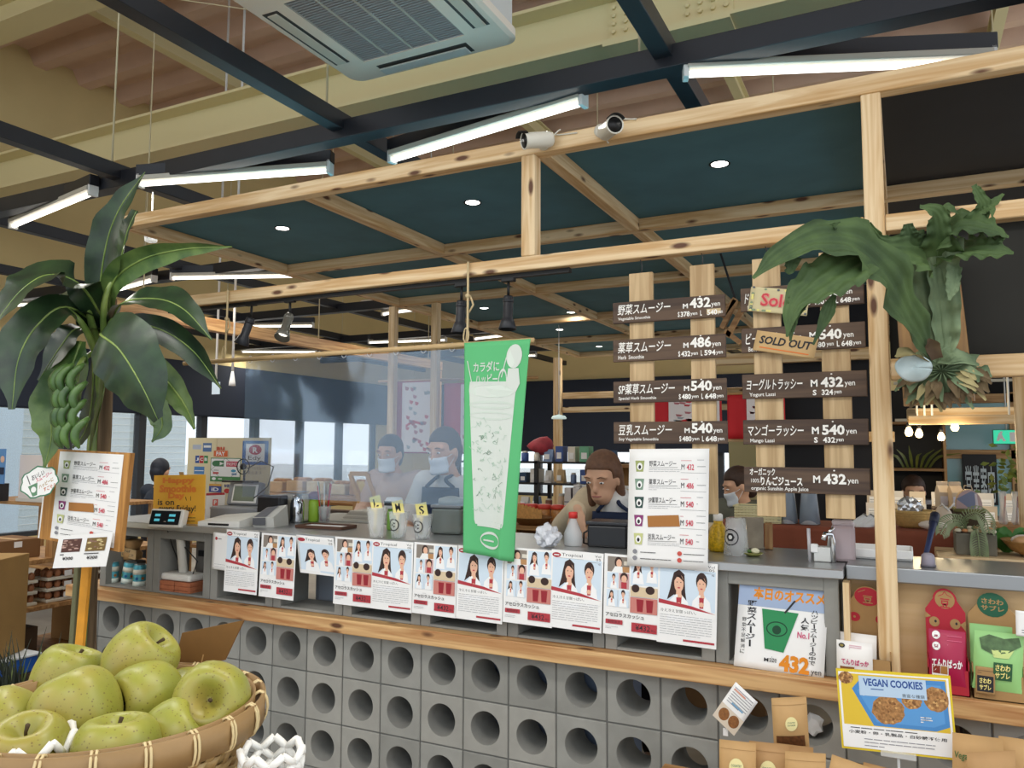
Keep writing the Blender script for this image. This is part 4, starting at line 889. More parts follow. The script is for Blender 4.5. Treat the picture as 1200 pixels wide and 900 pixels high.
pt=lambda rr,an:(.0435*sin((rr*cos(an))/.043-.3),-.0435*cos((rr*cos(an))/.043-.3),h+rr*sin(an))
for i in range(n):
    a0=2*pi*i/n;a1=2*pi*(i+1)/n; q.add([pt(.03,a0),pt(.03,a1),pt(.026,a1),pt(.026,a0)],[(0,1,2,3)],INK,False,M_)
q.add([pt(.016,k*pi/3) for k in range(6)],[tuple(range(6))],INK,False,M_); q.add([pt(.008,k*pi/3+.2) for k in range(6)],[tuple(range(6))],WHITE,False,T(0,-.0006,0)@M_); q.build('logo',t)
t,M_=boxthing('paper_stand','grey brown paper packet standing behind the logo cup','packet',((-0.534,3.159,1.115))[:2],.085,.03,.12,mat('#a59a88',.7,var=.12,vscale=25),.004,8); q=MB(); q.box(.045,.075,-.015,.02,.0003,.10,oldpine('z'),.003,M_); q.build('wood_side',t)
t=thing('lemon_dish','small dish with lemon and leaf by the paper packet','dish',at((-0.497,2.935,1.115),CT)); q=MB(); M_=T(t.location.x,t.location.y+.01,CT+.0003); q.lathe([(.02,0),(.035,.01),(.034,.012),(.018,.003),(0,.003)],16,mat('#8a8a4a',.5),M_); q.build('dish',t); q=MB(); q.ball((.008,0,.018),(.016,.011,.011),mat('#e8e2c0',.5),12,M_); q.ball((-.012,0,.016),(.012,.008,.006),mat('#4a6a2a',.5),10,M_); q.build('garnish',t)
# back shelf with brown cloth
bs=thing('back_shelf','low shelf covered with a rust brown cloth behind the sink','shelf',(-.45,3.9,0)); CL=mat('#8a4a34',.85,var=.1,vscale=14)
q=MB(); q.box(-.78,.30,3.72,4.05,1.13,1.155,oldpine('x'),.003); q.build('shelf_board',bs)
for x in (-.72,.26):
    q=MB(); q.box(x-.02,x+.02,3.75,4.0,0,1.13,oldpine('z'),.003); q.build('leg',bs)
q=MB(); q.grid(lambda u,v:(-.79+1.10*u+.01*v,3.715-.004*sin(u*40)*v,1.16-.15*v) ,40,6,CL,True,.002); q.grid(lambda u,v:(-.79+1.10*u,3.715+.33*v,1.1605),4,4,CL,False,.002); q.build('cloth_cover',bs)
BT=1.1615
bk=mat('#e6dcae',.6); p=(-0.609,3.8,1.156)
t=thing('cream_basket','small cream woven plastic basket on the back shelf','basket',(p[0],p[1],BT)); M_=T(p[0],p[1],BT+.0003)
q=MB(); q.box(-.1,.1,-.06,.06,0,.004,bk,0,M_)
for k in range(5): q.box(-.1,.1,-.062,-.057,.006+k*.013,.016+k*.013,bk,.001,M_); q.box(-.1,.1,.057,.062,.006+k*.013,.016+k*.013,bk,.001,M_); q.box(-.103,-.098,-.06,.06,.006+k*.013,.016+k*.013,bk,.001,M_); q.box(.098,.103,-.06,.06,.006+k*.013,.016+k*.013,bk,.001,M_)
for k in range(14): q.box(-.1+k*.0154,-.096+k*.0154,-.0585,-.0565,0,.07,mat('#c9bd8a',.6),0,M_)
q.build('basket_body',t); q=MB(); [q.bar(M_@Vector(a_),M_@Vector(b_),.008,.006,bk) for a_,b_ in (((-.104,-.063,.074),(.104,-.063,.074)),((-.104,.063,.074),(.104,.063,.074)),((-.104,-.063,.074),(-.104,.063,.074)),((.104,-.063,.074),(.104,.063,.074)))]; q.build('rim',t)
CUPST=mat('#8f9aa6',.25,alpha=.8)
for p,l in (((-0.485,3.8,1.154),'left upturned stack of clear cups on the brown shelf'),((-0.39,3.8,1.155),'right upturned stack of clear cups on the brown shelf')):
    t=thing('cup_stack',l,'cup stack',(p[0],p[1],BT),'upturned cup stacks on the brown shelf'); M_=T(p[0],p[1],BT+.0003)
    q=MB(); q.lathe([(.044,0),(.046,.004),(.034,.135),(.030,.142),(0,.142)],22,CUPST,M_); q.build('outer_cup',t); q=MB(); q.lathe([(.040,.001),(.016,.06),(.012,.065),(0,.065)],18,mat('#dfe4e8',.3,alpha=.8),M_@T(0,-.012,0)); q.build('inner_cup',t)
for i,(px,l) in enumerate((((-0.195,3.8,1.171),'leftmost of three white cups lying beside the post'),((-0.167,3.8,1.173),'middle one of three white cups lying beside the post'),((-0.137,3.8,1.17),'rightmost of three white cups lying beside the post'))):
    t=thing('tea_cup',l,'cup',(px[0],px[1],BT),'white cups lying on the brown shelf'); M_=T(px[0],px[1],BT+.014,rad(30),0,rad(58)); q=MB(); q.lathe([(.010,-.04),(.014,-.03),(.018,.0),(.016,.05),(.013,.05),(.012,-.03),(0,-.035)],14,WHITE,M_); q.build('cup',t); q=MB(); q.lathe([(.0165,.045),(.019,.05),(.016,.053)],14,mat('#8a8a86',.4),M_); q.build('rim',t)
# sink tap and dispensers
p=(-0.203,2.904,1.115)
t=thing('plastic_dispenser','frosted pink plastic box by the sink tap','dispenser',(p[0],p[1]+.05,CT)); M_=T(p[0],p[1]+.05,CT+.0003,rad(5)); q=MB(); q.box(-.03,.045,-.03,.04,0,.125,mat('#cdb9bc',.3,alpha=.8),.012,M_); q.build('body',t); q=MB(); q.box(-.028,.043,-.028,.038,.122,.14,mat('#d9c9cc',.3,alpha=.9),.01,M_); q.build('lid',t)
p=(-0.252,2.878,1.115)
t=thing('sink_tap','chrome tap with a white block base by the pink dispenser','tap',(p[0],p[1]+.04,CT)); M_=T(p[0],p[1]+.04,CT+.0003); CHR=mat('#e4e6e8',.08,metal=1)
q=MB(); q.box(-.035,.02,-.02,.03,0,.05,mat('#d8d8d4',.3),.004,M_); q.box(-.045,-.02,-.024,-.005,.03,.06,WHITE,.004,M_); q.build('base_block',t); q=MB(); q.tube([M_@Vector(v) for v in ((.028,-.015,0),(.028,-.015,.07),(.022,-.02,.095),(.005,-.04,.098),(0,-.05,.08))],.008,10,CHR); q.build('spout',t); q=MB(); q.tube([M_@Vector(v) for v in ((.012,.01,.05),(.014,.01,.1),(.03,.01,.115))],.006,8,CHR); q.tube([M_@Vector((-.05,0,0)),M_@Vector((-.052,0,.11))],.006,8,mat('#e8e4e6',.2,alpha=.7)); q.build('lever',t)
# on the plywood counter top
PT_=1.1255
t=thing('white_tray','white plastic tray behind the timber post on the steel top','tray',at((-0.086,2.932,1.125),PT_)); M_=T(t.location.x-.02,t.location.y+.12,PT_,0); q=MB()
q.box(-.1,.12,-.08,.08,.0003,.008,WHITE,.003,M_); [q.bar(M_@Vector(a_),M_@Vector(b_),.008,.03,WHITE,.003) for a_,b_ in (((-.1,-.08,.02),(.12,-.08,.02)),((-.1,.08,.02),(.12,.08,.02)),((-.1,-.08,.02),(-.1,.08,.02)),((.12,-.08,.02),(.12,.08,.02)))]; q.build('tray_body',t)
a_=Vector((0.053,2.92,1.125)); b_=Vector((0.098,3.35,1.255))
t=thing('blue_stick','dark blue umbrella like stick leaning right of the post','stick',(a_.x,a_.y+.12,PT_)); q=MB(); s0=Vector((a_.x,a_.y+.12,PT_+.002)); q.tube([s0,s0.lerp(b_,.55),s0.lerp(b_,.8)],[.008,.010,.013],10,mat('#252f55',.5)); q.build('shaft',t); q=MB(); q.tube([s0.lerp(b_,.8),b_,b_+(b_-s0)*.03],[.015,.017,.008],10,mat('#1c2238',.5)); q.build('grip',t)
p=(0.059,2.861,1.125)
t=thing('grey_knob','small grey purple stopper on the steel top','stopper',(p[0],p[1]+.02,PT_)); q=MB(); q.lathe([(.02,0),(.021,.01),(.019,.035),(.012,.042),(0,.043)],16,mat('#8f8894',.5),T(p[0],p[1]+.02,PT_+.0003)); q.build('stopper_body',t); q=MB(); q.lathe([(.023,0),(.023,.006)],16,mat('#6a6670',.5),T(p[0],p[1]+.02,PT_+.0003)); q.build('flange',t)
# ------------------------------------------------------------ snack displays on the right ledge
KB=mat('#a98556',.8,var=.04,vscale=30); RB=mat('#b02434',.65); GB=mat('#8fc27a',.4)
def faceboard(a,base,circ,eye,word,wc,ring):
    a.ell(.5,.13,.3,.105,circ); a.ring(.5,.13,.27,.095,.012,ring); a.text(word,.36,.105,.64,.2,wc,bold=.03)
def displaybox(name,label,TL,TR,BL,base,topdraw,lipcol,depth=.10):
    """header card with round top, a tray lip in front"""
    TL=Vector(TL);TR=Vector(TR);BL=Vector(BL); U=TR-TL; V=BL-TL
    t=thing(name,label,'display box',(BL.x+U.x/2,BL.y,LG))
    a=Art(TL,TR,BL,lift=.003); q=a.mb; pts=[]
    for i in range(13):
        an=pi-pi*i/12; pts.append((.5+.3*cos(an),.13-.11*sin(an)))
    out=[(0,.24),(0,1),(1,1),(1,.24)]; poly=pts+[(1,.24),(1,1),(0,1),(0,.24)]
    vs=[TL+U*x+V*y for x,y in poly]; n=len(vs); nb=[v-a.N*.003 for v in vs]
    q.add([v+a.N*.0 for v in vs]+nb,[list(range(n))[::-1],[n+i for i in range(n)]]+[(i,(i+1)%n,n+(i+1)%n,n+i) for i in range(n)],base)
    a.z=.0008; topdraw(a); q.build('header_card',t)
    q=MB(); c=BL+U*.5; w=U.length/2
    q.box(c.x-w,c.x+w,c.y-depth,c.y-depth+.003,LG+.0005,LG+.075,lipcol); q.box(c.x-w,c.x-w+.003,c.y-depth,c.y,LG+.0005,LG+.1,lipcol); q.box(c.x+w-.003,c.x+w,c.y-depth,c.y,LG+.0005,LG+.1,lipcol); q.box(c.x-w,c.x+w,c.y-depth,c.y,LG+.0005,LG+.003,lipcol); q.build('tray',t); return t
def mame_k(a): a.ell(.5,.13,.29,.1,RB); a.text('豆',.4,.12,.62,.2,KB,bold=.02); a.line([(.3,.09),(.45,.06)],.002,KB); [ (a.ell(x,.36,.13,.05,RB),a.ell(x,.36,.03,.012,KB)) for x in (.2,.8)]; a.poly([(0,.26),(.1,.30),(0,.32)],RB)
def mame_r(a): a.ell(.5,.13,.25,.09,KB); a.text('豆',.38,.12,.62,.21,RB,bold=.02); a.line([(.34,.10),(.45,.08),(.5,.05),(.56,.08),(.67,.10)],.002,RB); [ (a.ell(x,.36,.13,.05,KB),a.ell(x+.03,.355,.03,.014,INK)) for x in (.22,.74)]; a.poly([(0,.27),(.14,.31),(0,.33)],KB); a.poly([(1,.32),(.86,.36),(1,.42)],KB)
def sawa(a): a.ell(.5,.13,.31,.12,mat('#1f5a40',.6)); a.text('さわわ',.28,.07,.72,.125,KB,bold=.03); a.text('サブレ',.27,.135,.73,.19,KB,bold=.03)
DW=.155
displaybox('snack_display_box','kraft display box with red bean emblem, half behind the timber post',(-0.186,2.82,1.066),(-0.055,2.82,1.06),(-.186,2.82,LG+.001),KB,mame_k,KB,.07)
displaybox('snack_display_box','red display box with bean emblem and cartoon eyes right of the post',(0.045,2.82,1.077),(0.154,2.82,1.072),((0.045,2.82,1.077))[:2]+(LG+.001,),RB,mame_r,RB,.085)
displaybox('snack_display_box','kraft display box with a dark green round emblem at the right',(0.161,2.82,1.073),(0.292,2.82,1.066),((0.161,2.82,1.073))[:2]+(LG+.001,),KB,sawa,KB,.085)
def pouch(TL,TR,BL,m,fn,label,name='snack_pouch',group=None,thick=.018,foil=None,parts=True,top=.08):
    """a filled flat bag with sealed top and bottom"""
    TL=Vector(TL);TR=Vector(TR);BL=Vector(BL);U=TR-TL;V=BL-TL;N=V.cross(U).normalized()
    def f(s):
        def g(u,v):
            b=max(0,sin(pi*min(1,max(0,(v-.02)/.9))))**.7*max(0,1-(2*u-1)**2)**.6
            return TL+U*u+V*(1-v)+N*(s*(thick*b+.0006))
        return g
    q=MB(); q.grid(f(1),14,18,m,True); q.grid(lambda u,v:f(-.35)(1-u,v),14,18,m,True)
    base=BL+U*.5
    t=thing(name,label,'snack bag',base,group); q.build('bag',t)
    def bend(x,y):
        b=max(0,sin(pi*min(1,max(0,(1-y-.02)/.9))))**.7*max(0,1-(2*x-1)**2)**.6
        return N*thick*b
    a=Art(TL,TR,BL,lift=.0035,bend=bend); a.fine=True; fn(a); 
    if a.mb.v: a.mb.build('print',t)
    return t
def pw(a): 
    a.ell(.15,.12,.09,.055,INK); a.ell(.15,.12,.05,.03,mat('#8a7a3a',.6)); a.scrib(.36,.08,.7,.2,mat('#d8a8b8',.7),3,.002,1); a.text('てんりばっか',.14,.42,.9,.56,mat('#c0306a',.7),bold=.03)
    a.poly([(.1,.62),(.5,.6),(.5,.78),(.1,.78)],mat('#8a5a2a',.7,var=.3,vscale=80)); a.rect(.08,.70,.34,.86,mat('#dfe0e6',.6)); a.rect(.1,.83,.6,.99,PAPER); a.scrib(.14,.86,.56,.97,PGR,3,.0015,2)
pouch(((-0.203,2.78,0.919))[:2]+(.915,),((-0.095,2.78,0.923))[:2]+(.912,),((-0.207,2.77,0.756))[:2]+(LG+.002,),mat('#e9e4de',.4),lambda a:None,'back white snack bag leaning on the kraft emblem box','snack_pouch','white snack bags by the post')
pouch(((-0.211,2.75,0.925))[:2]+(.895,),((-0.107,2.75,0.928))[:2]+(.892,),((-0.212,2.74,0.763))[:2]+(LG+.002,),mat('#efece8',.4),pw,'front white snack bag with pink lettering left of the post','snack_pouch','white snack bags by the post')
def pr(a):
    for y in (.1,.3): a.ell(.2,y,.11,.075,PAPER); a.text('豆',.13,y-.04,.27,y+.04,mat('#8a1c3a',.7),bold=.03)
    a.scrib(.5,.06,.9,.3,mat('#d86a8a',.7),3,.0016,1); a.text('てんりばっか',.08,.52,.9,.68,PAPER,bold=.04)
    a.rect(.08,.64,.52,.97,PAPER); a.rect(.1,.65,.3,.8,mat('#8a3020',.7)); a.rect(.31,.65,.5,.8,mat('#a8743a',.7)); a.text('豆菓子',.14,.83,.44,.9,INK); a.text('¥432',.14,.91,.44,.96,INK)
pouch((0.051,2.75,0.957),(0.148,2.75,0.955),((0.047,2.735,0.798))[:2]+(LG+.03,),mat('#a81c46',.3),pr,'crimson snack bag with white lettering in the red display box')
def pg(a):
    a.poly([(.1,.12),(.3,.05),(.6,.1),(.9,.06),(.95,.2),(.7,.32),(.4,.38),(.15,.3)],mat('#4f6a44',.6,var=.35,vscale=60)); a.poly([(.35,.3),(.8,.28),(.7,.42),(.4,.42)],mat('#c9d88a',.7))
    a.rect(.4,.5,.78,.8,mat('#2c5a38',.7)); a.text('さわわ',.44,.53,.74,.64,YEL,bold=.03); a.text('サブレ',.44,.66,.74,.77,YEL,bold=.03)
pouch((0.161,2.77,0.98),(0.27,2.77,0.978),((0.158,2.76,0.807))[:2]+(LG+.03,),GB,lambda a:None,'back pale green snack bag in the green emblem box','snack_pouch','green snack bags in the display')
pouch((0.172,2.745,0.966),(0.296,2.745,0.964),((0.159,2.735,0.813))[:2]+(LG+.03,),mat('#98cc80',.35),pg,'front pale green snack bag with dark green label','snack_pouch','green snack bags in the display')
def pk(a): a.rect(.08,.32,.92,.9,INK); a.text('さわわ',.2,.4,.8,.6,YEL,bold=.03); a.text('サブレ',.2,.64,.8,.84,YEL,bold=.03); a.scrib(.1,.1,.9,.25,INK,2,.001,1)
sheet((0.169,2.72,0.867),(0.218,2.72,0.866),(0.166,2.72,0.789),pk,'snack_card','little kraft card with a black square label at the green emblem box','card',None,.002,KB)
def pshop(a): a.text('の',.3,.2,.7,.6,mat('#d05a5a',.7)); a.scrib(.2,.7,.9,.9,PGR,2,.002,1)
sheet((0.275,2.72,1.037),(0.347,2.72,1.035),(0.274,2.72,0.965),pshop,'snack_card','white card at the right frame edge above the green bags','card',None,.002,PAPER)
# ================================================================= PLANTS
def leafmat(name,c1,c2,rough=.35):
    k=('leaf',name)
    if k in _M: return _M[k]
    m=bpy.data.materials.new(name); m.use_nodes=True; nt=m.node_tree; b=nt.nodes['Principled BSDF']; N=nt.nodes.new; L=nt.links.new
    tc=N('ShaderNodeTexCoord'); n=N('ShaderNodeTexNoise'); n.inputs['Scale'].default_value=9; n.inputs['Detail'].default_value=4; L(tc.outputs['Object'],n.inputs['Vector'])
    r=N('ShaderNodeValToRGB'); r.color_ramp.elements[0].position=.35; r.color_ramp.elements[0].color=lin(c1); r.color_ramp.elements[1].position=.7; r.color_ramp.elements[1].color=lin(c2)
    L(n.outputs['Fac'],r.inputs[0]); L(r.outputs[0],b.inputs['Base Color']); b.inputs['Roughness'].default_value=rough
    bp=N('ShaderNodeBump'); bp.inputs['Strength'].default_value=.2; bp.inputs['Distance'].default_value=.01; L(n.outputs['Fac'],bp.inputs['Height']); L(bp.outputs[0],b.inputs['Normal'])
    _M[k]=m; return m
def spline(P,n):
    P=[Vector(p) for p in P]; 
    if len(P)==2: return [P[0].lerp(P[1],i/n) for i in range(n+1)]
    Q=[P[0]*2-P[1]]+P+[P[-1]*2-P[-2]]; out=[]; k=len(P)-1
    for i in range(n+1):
        t=i/n*k; s=min(int(t),k-1); t-=s; a,b,c,d=Q[s:s+4]
        out.append(.5*((2*b)+(c-a)*t+(2*a-5*b+4*c-d)*t*t+(3*b-3*c+d-a)*t**3))
    return out
def interp(ws,t):
    x=t*(len(ws)-1); i=min(int(x),len(ws)-2); f=x-i; f=f*f*(3-2*f); return ws[i]*(1-f)+ws[i+1]*f
def blade(mb,P,ws,m,normal=(0,-1,.3),n=24,k=8,cup=.18,ripple=.0,seed=0,rib=0,ribm=None,fold=0,pleat=0):
    """leaf blade along the spline P; ws = half widths along it"""
    C=spline(P,n); r=random.Random(seed); ph=r.uniform(0,6); nm=Vector(normal).normalized(); vs=[]
    for i,c in enumerate(C):
        t=(C[min(i+1,n)]-C[max(i-1,0)]).normalized(); s=t.cross(nm)
        s=s.normalized() if s.length>1e-4 else t.orthogonal().normalized(); no=s.cross(t).normalized()
        w=max(interp(ws,i/n),.0008)
        for j in range(-k//2,k//2+1):
            u=j/(k/2); au=abs(u)
            lift=cup*w*au**1.5*(1 if fold==0 else -1)+ripple*w*sin(i*1.3+ph+(2 if u>0 else 0))*au**2+pleat*w*sin(u*13+.25*i+ph)*min(1,i/3)
            vs.append(c+s*(w*u)+no*lift)
    W=k+1; fs=[(i*W+j,i*W+j+1,(i+1)*W+j+1,(i+1)*W+j) for i in range(n) for j in range(k)]
    mb.add(vs,fs,m,True)
    if rib: mb.tube([c for c in C],[max(rib*(1-.8*i/n),.0012) for i in range(n+1)],6,ribm or m)
BLF=leafmat('banana_leaf','#1a2c1e','#304a2a'); BLL=leafmat('banana_leaf_light','#37542a','#6d8748'); BST=leafmat('banana_stalk','#5f7a38','#94a85a'); 
bp_=thing('banana_plant','large banana plant with broad dark leaves and a green bunch behind the left menu stand','plant',(-3.43,2.5,0))
BARK=wood('bark','#8a7458','#54432f','z',knots=0,rough=.85,scale=.7)
q=MB(); tr=[(-3.56,2.52,0),(-3.538,2.52,0.534),(-3.537,2.52,0.936),(-3.451,2.5,1.429),(-3.451,2.5,1.883),(-3.443,2.5,2.217)]; q.tube(spline(tr,20),[.046-.0007*i for i in range(21)],12,BARK); q.build('trunk',bp_)
q=MB(); q.tube(spline([(-3.52,2.46,.02),(-3.483,2.455,0.633),(-3.456,2.45,1.189),(-3.462,2.46,1.592),(-3.442,2.46,2.002)],16),[.034-.0008*i for i in range(17)],10,BST); q.build('stem',bp_)
q=MB(); q.tube(spline([(-3.50,2.57,0.02),(-3.558,2.57,0.601),(-3.548,2.56,1.095),(-3.505,2.54,1.595)],12),[.02,.02,.02,.02,.02,.02,.019,.019,.018,.018,.017,.016,.012],10,wood('old_bark','#a08a70','#6f5840','z',knots=0,rough=.9)); q.build('stem',bp_)
CR=(-3.395,2.48,2.03)
leaves=[ # points, half widths (m), material, normal, cup
 ([CR,(-3.375,2.401,2.195),(-3.3,2.362,2.423),(-3.193,2.344,2.587),(-3.039,2.351,2.739)],[.02,.05,.085,.09,.055,.004],BLF,(.3,-1,.1),.25),
 ([(-3.24,2.375,2.239),(-3.145,2.333,2.36),(-3.073,2.303,2.462),(-3.036,2.314,2.55)],[.02,.06,.07,.04],BLF,(-.2,-1,.3),.2),
 ([CR,(-3.236,2.355,2.235),(-3.026,2.339,2.329),(-2.772,2.351,2.354),(-2.507,2.373,2.341)],[.012,.045,.06,.055,.03,.003],BLL,(0,-.75,-.6),.35),
 ([CR,(-3.259,2.234,2.202),(-3.29,2.103,2.241),(-3.308,1.99,2.154),(-3.374,1.916,1.985)],[.02,.07,.14,.15,.11,.02],BLF,(.1,-.8,.7),.15),
 ([CR,(-3.118,2.311,2.127),(-2.895,2.309,2.139),(-2.699,2.301,2.078),(-2.557,2.328,1.942)],[.015,.04,.085,.085,.05,.004],BLF,(-.1,-.7,.9),.2),
 ([CR,(-3.104,2.326,2.043),(-2.9,2.341,2.013),(-2.713,2.365,1.912),(-2.568,2.397,1.745)],[.012,.02,.05,.06,.05,.004],BLF,(0,-1,.25),.3),
 ([CR,(-3.015,2.153,1.969),(-2.812,2.094,1.886),(-2.696,2.108,1.746),(-2.623,2.135,1.604)],[.02,.09,.145,.16,.13,.03],BLF,(-.2,-1,.35),-.12),
 ([(-3.123,2.323,1.967),(-2.948,2.366,1.849),(-2.832,2.401,1.727),(-2.772,2.416,1.641),(-2.738,2.417,1.574)],[.02,.06,.065,.045,.02,.006],BLL,(.3,-1,.2),.3),
 ([(-2.956,2.309,1.806),(-2.894,2.354,1.659),(-2.863,2.353,1.584),(-2.905,2.339,1.518)],[.03,.055,.05,.005],BLL,(.3,-1,.1),.1),
 ([CR,(-3.323,2.21,2.118),(-3.347,2.094,2.026),(-3.378,2.037,1.872),(-3.36,2.01,1.652)],[.02,.06,.10,.115,.09,.015],BLF,(.4,-1,.25),.2),
 ([CR,(-3.379,2.301,2.038),(-3.404,2.24,1.953),(-3.473,2.187,1.792)],[.02,.075,.085,.01],BLF,(.1,-1,.2),.15),
 ([CR,(-3.353,2.25,2.127),(-3.459,2.25,2.167),(-3.66,2.269,2.081),(-3.81,2.21,1.911)],[.02,.06,.1,.09,.01],BLF,(.2,-.6,.8),.2),
 ([(-3.324,2.279,1.973),(-3.333,2.233,1.814),(-3.352,2.183,1.64),(-3.362,2.188,1.528),(-3.393,2.184,1.404)],[.03,.10,.125,.09,.05,.008],BLL,(.3,-1,.1),.15),
 ([(-3.32,2.343,1.902),(-3.334,2.354,1.706),(-3.366,2.35,1.569),(-3.422,2.33,1.49)],[.02,.06,.07,.01],BLF,(-.2,-1,0),.2),
 ([(-3.336,2.384,1.987),(-3.328,2.406,1.788),(-3.37,2.403,1.59),(-3.399,2.399,1.471)],[.02,.04,.045,.01],BLL,(-.4,-1,0),.2)]
for i,(P,w,m,nm,cup) in enumerate(leaves):
    q=MB(); blade(q,P,w,m,nm,26,8,cup,.05,i,.007,BST); q.build('leaf',bp_)
for P in ([(-3.42,2.47,1.85),(-3.332,2.32,2.097),(-3.327,2.256,2.205)],[(-3.40,2.47,1.85),(-3.271,2.346,2.137),(-3.228,2.356,2.274)],[(-3.41,2.46,1.85),(-3.305,2.283,2.031),(-3.324,2.21,2.111)],[(-3.39,2.46,1.88),(-3.2,2.334,2.051),(-3.103,2.324,2.074)]):
    q=MB(); q.tube(spline(P,8),[.02,.019,.018,.017,.015,.013,.012,.010,.008],8,BST); q.build('leaf_stalk',bp_)
BAN=leafmat('green_banana','#2c4a24','#587a38',.4)
bun=MB(); bun.tube(spline([(-3.42,2.42,1.95),(-3.216,2.199,1.844),(-3.243,2.205,1.621)],8),.012,8,BST); bo=bun.build('banana_bunch',bp_)
r_=random.Random(4)
for k in range(4):
    for j in range(4):
        c=Vector((-3.238,2.169,1.805))+Vector((-.055+.04*j+.012*(k%2)+.012*k,-.02+.02*abs(j-1.5),-.078*k)); q=MB()
        q.tube(spline([c+Vector((.01,.01,.05)),c+Vector((-.012,-.028,.0)),c+Vector((-.012,-.035,-.04)),c+Vector((0.0,-.02,-.082))],8),[.008,.015,.0175,.018,.018,.0175,.016,.011,.004],8,BAN); q.build('banana',bo)
# menu stand in front of the trunk
ms=thing('menu_stand','wooden board with white drinks menu on an orange post in front of the banana plant','menu stand',(-3.40,2.36,0))
TLs=Vector((-3.543,2.3,1.486));TRs=Vector((-2.91,2.24,1.471));BLs=Vector((-3.584,2.3,1.073))
a=Art(TLs,TRs,BLs,lift=.0); Us=TRs-TLs;Vs=BLs-TLs
q=MB(); vs=[];
for d in (0,-.02):
    for (x,y) in ((0,0),(1,0),(1,1),(0,1)): vs.append(TLs+Us*x+Vs*y+a.N*d)
q.add(vs,[(3,2,1,0),(4,5,6,7),(0,1,5,4),(1,2,6,5),(2,3,7,6),(3,0,4,7)],wood('stand_board','#c08a48','#9a6830','z',knots=0)); bo=q.build('board',ms)
q=MB(); q.bar(TLs-Us*.01+a.N*-.01,BLs-Us*.01+a.N*-.01,.008,.03,WHITE); q.build('white_edge',bo)
a=Art(TLs+Us*.15+Vs*.02,TLs+Us*.93+Vs*.02,TLs+Us*.15+Vs*.97,lift=.003); o4=Vector(a.o);U4=Vector(a.U);V4=Vector(a.V)
a.mb.grid(lambda u,v:o4+U4*u+V4*(1-v)+a.N*.002,2,2,PAPER,False,.0015); menu_art(a); a.mb.build('menu_sheet',ms)
def dried(a):
    for x0,c1,c2 in ((.1,'#5a3a34','#c9a79c'),(.56,'#7a6238','#d8c690')):
        a.rect(x0,.12,x0+.36,.52,mat(c1,.7)); r=random.Random(int(x0*10))
        for i in range(22):
            cx=x0+.03+r.random()*.28; cy=.16+r.random()*.3; z=a.z; a.ell(cx,cy,r.uniform(.02,.05),r.uniform(.012,.03),mat([c1,c2,c2,'#8a6a5c'][i%4],.7),8)
        a.scrib(x0,.56,x0+.34,.62,INK,1,.004,int(x0*20)); a.text('¥300',x0+.06,.66,x0+.26,.76,INK,bold=.02)
a=Art((-3.318,2.22,1.107),(-2.968,2.22,1.14),(-3.353,2.22,0.965),lift=.003); o5=Vector(a.o);U5=Vector(a.U);V5=Vector(a.V)
a.mb.grid(lambda u,v:o5+U5*u+V5*(1-v)+a.N*.002,2,2,PAPER,False,.0015); dried(a); tag(a.mb.build('price_sheet'),'white sheet with two dried fruit pictures hanging below the left menu board','sheet')
def cloud(a):
    pts=[];R_=random.Random(2)
    for i in range(24):
        an=2*pi*i/24; k=1+.07*sin(an*7); pts.append((.5+.48*k*cos(an)*(1 if abs(cos(an))<.8 else .98),.5+.46*k*sin(an)))
    a.poly([( .5+(x-.5)*1.07,.5+(y-.5)*1.1) for x,y in pts],mat('#3f7a5c',.7)); a.poly(pts,PAPER)
    a.poly([(.2,.56),(.46,.5),(.42,.9),(.3,.92)],mat('#5f8a6a',.7)); a.ell(.34,.7,.07,.1,PAPER,10); a.line([(.26,.5),(.2,.2)],.006,INK)
    a.text('おいしい',.32,.18,.66,.36,INK,bold=.02,rot=-.15); a.text('スムージー',.42,.3,.86,.44,mat('#c8405a',.7),bold=.02,rot=-.15); a.text('ハッピーに',.48,.52,.88,.66,mat('#a8822e',.7),bold=.02,rot=-.2); a.text('すごそう',.6,.68,.92,.82,mat('#c86a3a',.7),bold=.02,rot=-.1)
a=Art((-3.605,2.21,1.381),(-3.34,2.21,1.43),(-3.574,2.21,1.247),lift=.006); cloud(a)
a.mb.prism([(.0,.0)]*0 or [(0,0),(.01,0),(.01,.01)],.004,PAPER,T(*(Vector(a.o)+a.U*.5+a.V*.5+a.N*.001))); a.mb.build('cloud_card',ms)
q=MB(); q.bar((-3.36,2.345,0.001),(-3.283,2.335,1.052),.05,.02,mat('#d9952e',.6,var=.15,vscale=10),.003,up=(0,1,0)); q.build('post',ms)
q=MB(); q.bar((-3.42,2.36,0.001),(-3.369,2.35,1.046),.03,.02,mat('#6a6a4c',.7),.003,up=(0,1,0)); q.build('post',ms)
q=MB(); q.box(-3.56,-3.22,2.25,2.45,.001,.025,mat('#5a4632',.7),.004); q.build('base',ms)
# ------------------------------------------------------------ staghorn fern on its board
SF=leafmat('fern_frond','#2d4220','#4d6434',.75); SG=leafmat('fern_grey','#4f6346','#83946f',.75); SB=leafmat('fern_brown','#4a3826','#7d6a48',.8); SW=leafmat('fern_white','#aebfc0','#d3dfdf',.7); SD=leafmat('fern_tan','#8f8358','#b5a878',.8)
fn=thing('staghorn_fern','big staghorn fern mounted on a wooden board right of the timber post','plant',(.09,2.70,1.64))
q=MB(); B=[Vector((-0.011,2.74,2.115)),Vector((0.167,2.74,2.107)),Vector((0.196,2.72,1.646)),Vector((0.005,2.72,1.634))]; vs=B+[b+Vector((.004,.03,0)) for b in B]
q.add(vs,[(3,2,1,0),(4,5,6,7),(0,1,5,4),(1,2,6,5),(2,3,7,6),(3,0,4,7)],wood('mount','#a07a4a','#7a5a38','z',knots=0)); q.build('mount_board',fn)
